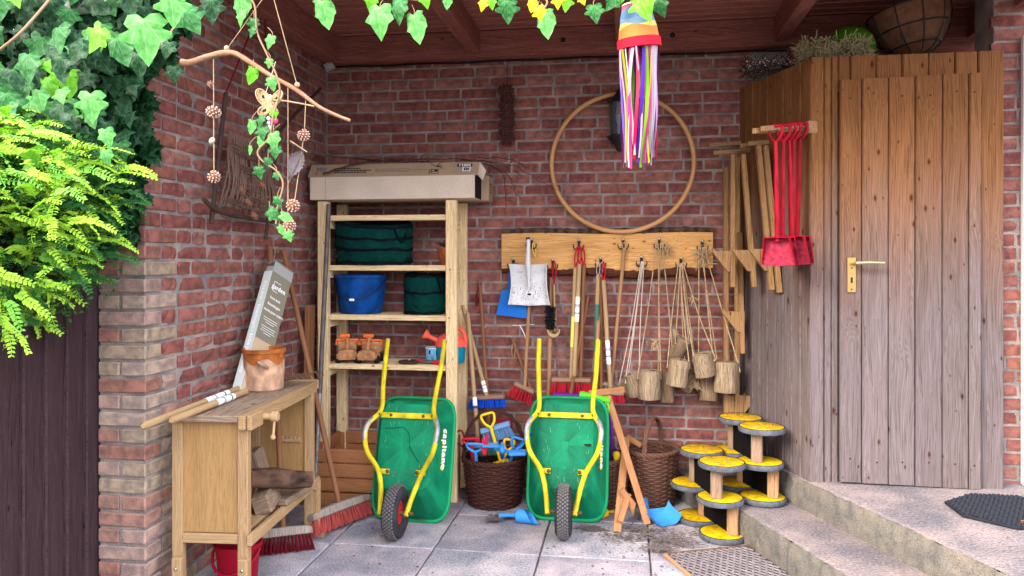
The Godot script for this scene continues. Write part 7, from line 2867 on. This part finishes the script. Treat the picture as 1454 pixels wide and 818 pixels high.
func build_plants() -> void:
	for k in 4:
		ivy.append(ivy_shape(k))
	# ivy over the wall end
	var o := thing("ivy_plant", "dark green ivy climbing over the wall end and fence", "ivy")
	var area := PackedVector2Array([Vector2(-2.55, 2.5), Vector2(-1.62, 2.5), Vector2(-1.62, 2.18), Vector2(-1.76, 2.05), Vector2(-1.76, 1.80), Vector2(-1.80, 1.60), Vector2(-1.86, 1.38), Vector2(-2.55, 1.35)])
	var dk := mb()
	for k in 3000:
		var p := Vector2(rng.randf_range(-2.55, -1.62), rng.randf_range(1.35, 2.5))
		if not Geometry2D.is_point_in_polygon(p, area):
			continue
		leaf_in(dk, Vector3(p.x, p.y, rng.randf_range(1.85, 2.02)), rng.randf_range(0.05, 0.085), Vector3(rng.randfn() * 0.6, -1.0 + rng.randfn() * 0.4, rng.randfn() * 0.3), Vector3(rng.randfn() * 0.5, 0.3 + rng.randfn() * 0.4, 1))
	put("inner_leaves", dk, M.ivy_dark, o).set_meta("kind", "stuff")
	var made := 0
	while made < 280:
		var p := Vector2(rng.randf_range(-2.5, -1.62), rng.randf_range(1.38, 2.5))
		if not Geometry2D.is_point_in_polygon(p, area):
			continue
		var z := rng.randf_range(2.0, 2.28)
		var w := rng.randf()
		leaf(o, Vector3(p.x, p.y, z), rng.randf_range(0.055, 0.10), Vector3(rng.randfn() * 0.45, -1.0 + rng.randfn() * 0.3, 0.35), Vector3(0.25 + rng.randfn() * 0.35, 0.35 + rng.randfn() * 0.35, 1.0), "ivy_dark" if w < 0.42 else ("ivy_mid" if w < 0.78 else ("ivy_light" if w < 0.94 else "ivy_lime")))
		made += 1
	for q in [[Vector3(-1.375, 2.039, 2.5), 0.125, Vector3(0.15, -1, 0.3), "ivy_light"], [Vector3(-1.537, 2.024, 2.4), 0.095, Vector3(0.5, -0.8, 0.3), "ivy_mid"], [Vector3(-1.51, 2.021, 2.5), 0.08, Vector3(-0.7, -0.8, 0.2), "ivy_lime"], [Vector3(-1.289, 2.108, 2.5), 0.09, Vector3(0.1, -1, 0.3), "ivy_light"], [Vector3(-1.313, 2.093, 2.4), 0.085, Vector3(0.6, -0.6, 0.3), "ivy_mid"], [Vector3(-1.533, 2.001, 2.3), 0.075, Vector3(0.2, -1, 0.3), "ivy_dark"], [Vector3(-1.62, 1.855, 2.4), 0.085, Vector3(0.1, -1, 0.3), "ivy_light"], [Vector3(-1.49, 2.067, 2.2), 0.06, Vector3(-0.2, -1, 0.2), "ivy_dark"], [Vector3(-1.601, 2.04, 2), 0.065, Vector3(0.2, -1, 0.2), "ivy_dark"], [Vector3(-1.284, 2.162, 2.3), 0.075, Vector3(0.1, -1, 0.3), "ivy_dark"], [Vector3(-1.609, 1.756, 2.35), 0.06, Vector3(0.4, -1, 0.3), "ivy_light"], [Vector3(-1.645, 1.698, 2.3), 0.05, Vector3(0.3, -1, 0.3), "ivy_light"]]:
		leaf(o, q[0], q[1], q[2], Vector3(0.2, 0.5, 1.0), q[3])
	for q in [[Vector3(-1.843, 1.977, 2.5), Vector3(-1.773, 2.026, 2.5), Vector3(-1.763, 2.153, 2.4)], [Vector3(-1.901, 1.92, 1.95), Vector3(-1.831, 2.048, 1.95), Vector3(-1.726, 2.183, 2), Vector3(-1.644, 2.305, 2)], [Vector3(-1.627, 2.062, 2.1), Vector3(-1.585, 2.084, 2.1), Vector3(-1.569, 2.161, 2.05)]]:
		var b := mb()
		b.tube(curve(q, 6), 0.004, 6)
		put("stem", b, M.vine, o)
	# globe lamp glimpsed between the leaves
	var gl := thing("garden_globe", "pale round globe glimpsed through the ivy at the top", "globe", Vector3(-1.964, 2.313, 1.98))
	var gb := mb()
	gb.ball(Vector3.ONE * 0.075, Transform3D(), 24, 16)
	put("shell", gb, M.worn_white, gl)
	# ivy trailing along the roof edge
	var vines := [
		["ivy tendril with pale leaves hanging from the roof edge, left part", [[Vector3(-0.92, 2.14, 2.3), 0.085, Vector3(0.1, -1, 0.2), "ivy_light"], [Vector3(-0.738, 2.11, 2.3), 0.095, Vector3(0.05, -1, 0.2), "ivy_light"], [Vector3(-0.676, 2.128, 2.3), 0.07, Vector3(-0.2, -1, 0.2), "ivy_mid"], [Vector3(-0.633, 2.084, 2.3), 0.085, Vector3(0.1, -1, 0.2), "ivy_light"], [Vector3(-0.764, 2.153, 2.3), 0.05, Vector3(-0.1, -1, 0.2), "ivy_lime"], [Vector3(-0.602, 2.145, 2.3), 0.045, Vector3(0.2, -1, 0.2), "ivy_lime"]], [Vector3(-0.995, 2.174, 2.3), Vector3(-0.893, 2.151, 2.3), Vector3(-0.727, 2.147, 2.3), Vector3(-0.607, 2.129, 2.3), Vector3(-0.52, 2.154, 2.3)]],
		["ivy tendril with small yellow leaves hanging from the roof edge, middle", [[Vector3(-0.529, 2.137, 2.3), 0.04, Vector3(0, -1, 0.2), "ivy_light"], [Vector3(-0.418, 2.119, 2.3), 0.035, Vector3(-0.2, -1, 0.2), "ivy_yellow"], [Vector3(-0.399, 2.123, 2.3), 0.035, Vector3(0.3, -1, 0.2), "ivy_lime"], [Vector3(-0.351, 2.11, 2.3), 0.062, Vector3(0.0, -1, 0.2), "ivy_mid"], [Vector3(-0.274, 2.116, 2.3), 0.04, Vector3(-0.1, -1, 0.2), "ivy_yellow"], [Vector3(-0.259, 2.087, 2.3), 0.04, Vector3(0.1, -1, 0.2), "ivy_yellow"], [Vector3(-0.239, 2.073, 2.3), 0.075, Vector3(0.1, -1, 0.2), "ivy_light"], [Vector3(-0.202, 2.117, 2.3), 0.035, Vector3(0, -1, 0.2), "ivy_yellow"], [Vector3(-0.175, 2.113, 2.3), 0.04, Vector3(-0.1, -1, 0.2), "ivy_lime"], [Vector3(-0.132, 2.117, 2.3), 0.03, Vector3(0.2, -1, 0.2), "ivy_yellow"]], [Vector3(-0.542, 2.155, 2.3), Vector3(-0.393, 2.135, 2.3), Vector3(-0.243, 2.115, 2.3), Vector3(-0.243, 2.082, 2.3)]],
		["ivy tendril with bright green leaf at the windsock's top", [[Vector3(-0.097, 2.087, 2.3), 0.055, Vector3(0.0, -1, 0.2), "ivy_mid"], [Vector3(-0.035, 2.108, 2.3), 0.045, Vector3(-0.5, -0.8, 0.2), "ivy_mid"], [Vector3(0.037, 2.11, 2.32), 0.092, Vector3(0.1, -1, 0.3), "ivy_lime"], [Vector3(0.086, 2.101, 2.28), 0.055, Vector3(0.4, -0.8, 0.2), "ivy_mid"], [Vector3(-0.015, 2.139, 2.28), 0.05, Vector3(-0.3, -1, 0.2), "ivy_lime"]], [Vector3(-0.247, 2.14, 2.3), Vector3(-0.093, 2.111, 2.3), Vector3(0.027, 2.117, 2.3), Vector3(0.136, 2.124, 2.3)]],
		["ivy strand hanging down past the driftwood mobile", [[Vector3(-1.299, 2.251, 2.08), 0.085, Vector3(-0.1, -1, 0.2), "ivy_light"], [Vector3(-1.294, 2.198, 2.08), 0.055, Vector3(-0.3, -1, 0.2), "ivy_light"], [Vector3(-1.256, 2.167, 2.08), 0.04, Vector3(-0.1, -1, 0.2), "ivy_mid"], [Vector3(-1.256, 2.139, 2.08), 0.035, Vector3(-0.3, -1, 0.2), "ivy_mid"], [Vector3(-1.19, 2.107, 2.08), 0.045, Vector3(-0.4, -1, 0.2), "ivy_light"], [Vector3(-1.256, 2, 2.08), 0.055, Vector3(-0.4, -1, 0.2), "ivy_lime"], [Vector3(-1.198, 2.029, 2.08), 0.03, Vector3(-0.2, -1, 0.2), "ivy_light"], [Vector3(-1.192, 1.964, 2.08), 0.042, Vector3(0, -1, 0.2), "ivy_light"], [Vector3(-1.185, 1.855, 2.08), 0.03, Vector3(0.2, -1, 0.2), "ivy_lime"], [Vector3(-1.261, 1.823, 2.08), 0.045, Vector3(-0.2, -1, 0.2), "ivy_light"], [Vector3(-1.228, 1.839, 2.08), 0.04, Vector3(0.1, -1, 0.2), "ivy_mid"], [Vector3(-1.225, 1.803, 2.08), 0.05, Vector3(0, -1, 0.2), "ivy_mid"], [Vector3(-1.233, 1.768, 2.08), 0.04, Vector3(-0.1, -1, 0.2), "ivy_light"], [Vector3(-1.185, 1.778, 2.08), 0.06, Vector3(0.1, -1, 0.2), "ivy_light"], [Vector3(-1.177, 1.735, 2.08), 0.045, Vector3(0, -1, 0.2), "ivy_mid"], [Vector3(-1.269, 1.737, 2.08), 0.03, Vector3(-0.1, -1, 0.2), "ivy_light"], [Vector3(-1.205, 1.695, 2.08), 0.035, Vector3(0, -1, 0.2), "ivy_mid"], [Vector3(-1.238, 1.665, 2.08), 0.04, Vector3(0.1, -1, 0.2), "ivy_mid"], [Vector3(-1.175, 1.647, 2.08), 0.03, Vector3(0.3, -1, 0.2), "ivy_mid"], [Vector3(-1.17, 1.564, 2.08), 0.04, Vector3(0.2, -1, 0.2), "ivy_mid"], [Vector3(-1.2, 1.517, 2.08), 0.055, Vector3(0.8, -0.5, 0.2), "ivy_mid"], [Vector3(-1.157, 1.504, 2.08), 0.045, Vector3(0.9, -0.4, 0.2), "ivy_light"], [Vector3(-1.165, 1.464, 2.08), 0.035, Vector3(0.4, -0.8, 0.2), "ivy_light"], [Vector3(-1.135, 1.445, 2.08), 0.035, Vector3(0.3, -1, 0.2), "ivy_light"]], [Vector3(-1.276, 2.254, 2.08), Vector3(-1.251, 2.21, 2.08), Vector3(-1.243, 2.126, 2.08), Vector3(-1.21, 2.053, 2.08), Vector3(-1.175, 1.98, 2.08), Vector3(-1.162, 1.92, 2.08), Vector3(-1.185, 1.838, 2.08), Vector3(-1.2, 1.767, 2.08), Vector3(-1.241, 1.72, 2.08), Vector3(-1.22, 1.684, 2.08), Vector3(-1.175, 1.654, 2.08), Vector3(-1.15, 1.607, 2.08), Vector3(-1.17, 1.528, 2.08), Vector3(-1.175, 1.474, 2.08)]]]
	for v in vines:
		o = thing("ivy_strand", v[0], "ivy strand", Vector3.ZERO, 0.0, "ivy strands hanging at the roof edge")
		var b := mb()
		b.tube(curve(v[2], 6), 0.0032, 6)
		put("stem", b, M.vine, o)
		for q in v[1]:
			leaf(o, q[0], q[1], q[2] + Vector3(rng.randfn() * 0.1, 0, 0), Vector3(rng.randfn() * 0.25, 0.35, 1.0), q[3])
			b = mb()
			b.tube(curve([q[0] + Vector3(rng.randf_range(-0.02, 0.02), 0.035, -0.01), q[0] + Vector3(0, 0.015, -0.004), q[0]], 3), 0.0014, 4)
			put("leaf_stalk", b, M.vine, o)
	# box honeysuckle hedge in front
	o = thing("hedge_shrub", "bright lime green small leaved shrub overhanging the dark fence", "shrub")
	var shapes := []
	var raw := []
	for k in 8:
		var b := Mb.new()
		var ln := rng.randf_range(0.08, 0.17)
		var n := int(ln / 0.0092)
		var axis := []
		for i in n + 1:
			var t := float(i) / n
			axis.append(Vector3(ln * t, 0.015 * sin(t * 2.2) - 0.045 * t * t * (0.5 + 0.12 * k), 0.008 * sin(t * 4.0 + k)))
		b.tube(axis, 0.0014, 4)
		for i in range(1, n + 1):
			var t := float(i) / n
			var s := 0.0215 * (1.0 - 0.4 * t * t) * rng.randf_range(0.8, 1.15)
			var dir: Vector3 = (axis[i] - axis[i - 1]).normalized()
			for q in [-1.0, 1.0]:
				var y := (dir * rng.randf_range(0.5, 0.85) + Vector3(rng.randfn() * 0.06, rng.randf_range(-0.1, 0.4), q * 0.9)).normalized()
				var x := y.cross(Vector3(rng.randfn() * 0.15, 1, rng.randfn() * 0.15)).normalized()
				var z := x.cross(y)
				var f := Transform3D(Basis(x * s, y * s, z * s), axis[i])
				var p := [f * Vector3.ZERO, f * Vector3(0.27, 0.28, 0.06), f * Vector3(0.29, 0.62, 0.06), f * Vector3(0, 1, -0.08), f * Vector3(-0.29, 0.62, 0.06), f * Vector3(-0.27, 0.28, 0.06), f * Vector3(0, 0.5, -0.02)]
				for e in 6:
					b.flat(p[6], p[e], p[(e + 1) % 6], Vector3.UP)
		raw.append(b)
		shapes.append(b.mesh(null))
	var region := PackedVector2Array([Vector2(-2.35, 1.98), Vector2(-2.0, 1.86), Vector2(-1.80, 1.80), Vector2(-1.60, 1.68), Vector2(-1.60, 1.52), Vector2(-1.68, 1.36), Vector2(-1.82, 1.18), Vector2(-1.98, 1.12), Vector2(-2.35, 1.14)])
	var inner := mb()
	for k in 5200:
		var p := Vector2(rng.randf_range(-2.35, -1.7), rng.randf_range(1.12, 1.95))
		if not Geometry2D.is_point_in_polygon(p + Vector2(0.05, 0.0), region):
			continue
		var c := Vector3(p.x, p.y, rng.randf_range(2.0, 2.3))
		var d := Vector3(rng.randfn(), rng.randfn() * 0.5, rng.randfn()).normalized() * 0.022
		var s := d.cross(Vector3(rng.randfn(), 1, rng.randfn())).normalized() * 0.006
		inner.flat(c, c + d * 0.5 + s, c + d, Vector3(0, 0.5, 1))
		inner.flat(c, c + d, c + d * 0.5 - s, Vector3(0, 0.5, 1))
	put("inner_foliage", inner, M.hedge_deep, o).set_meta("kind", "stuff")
	made = 0
	var back := [mb(), mb()]
	while made < 1150:
		var p := Vector2(rng.randf_range(-2.35, -1.60), rng.randf_range(1.12, 2.0))
		var front := made < 300
		if not Geometry2D.is_point_in_polygon(p - (Vector2(0.04 * rng.randf(), 0.0) if front else Vector2(-0.05, 0.0)), region):
			continue
		var depth := rng.randf()
		var z := lerpf(2.30, 2.50, depth) if front else lerpf(2.10, 2.38, depth)
		var low := clampf((1.45 - p.y) / 0.3, 0.0, 1.0)
		var an := rng.randf_range(-0.45, 0.45) - 0.8 * low * rng.randf()
		var yaw := rng.randf_range(-1.3, 0.6)
		var bs := Basis.from_euler(Vector3(rng.randfn() * 0.35 + 0.45, yaw, an)).scaled(Vector3.ONE * rng.randf_range(0.8, 1.15))
		var xf := Transform3D(bs, Vector3(p.x - 0.07, p.y, z))
		var w := rng.randf()
		if front:
			put("spray", shapes[rng.randi() % 8], M["hedge_lime" if w < 0.3 else ("hedge_bright" if w < 0.65 else "hedge_mid")], o, xf)
		else:
			(back[0 if w < 0.5 else 1] as Mb).append(raw[rng.randi() % 8], xf)
		made += 1
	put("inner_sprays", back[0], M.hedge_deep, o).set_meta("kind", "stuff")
	put("inner_sprays", back[1], M.hedge_bright, o).set_meta("kind", "stuff")
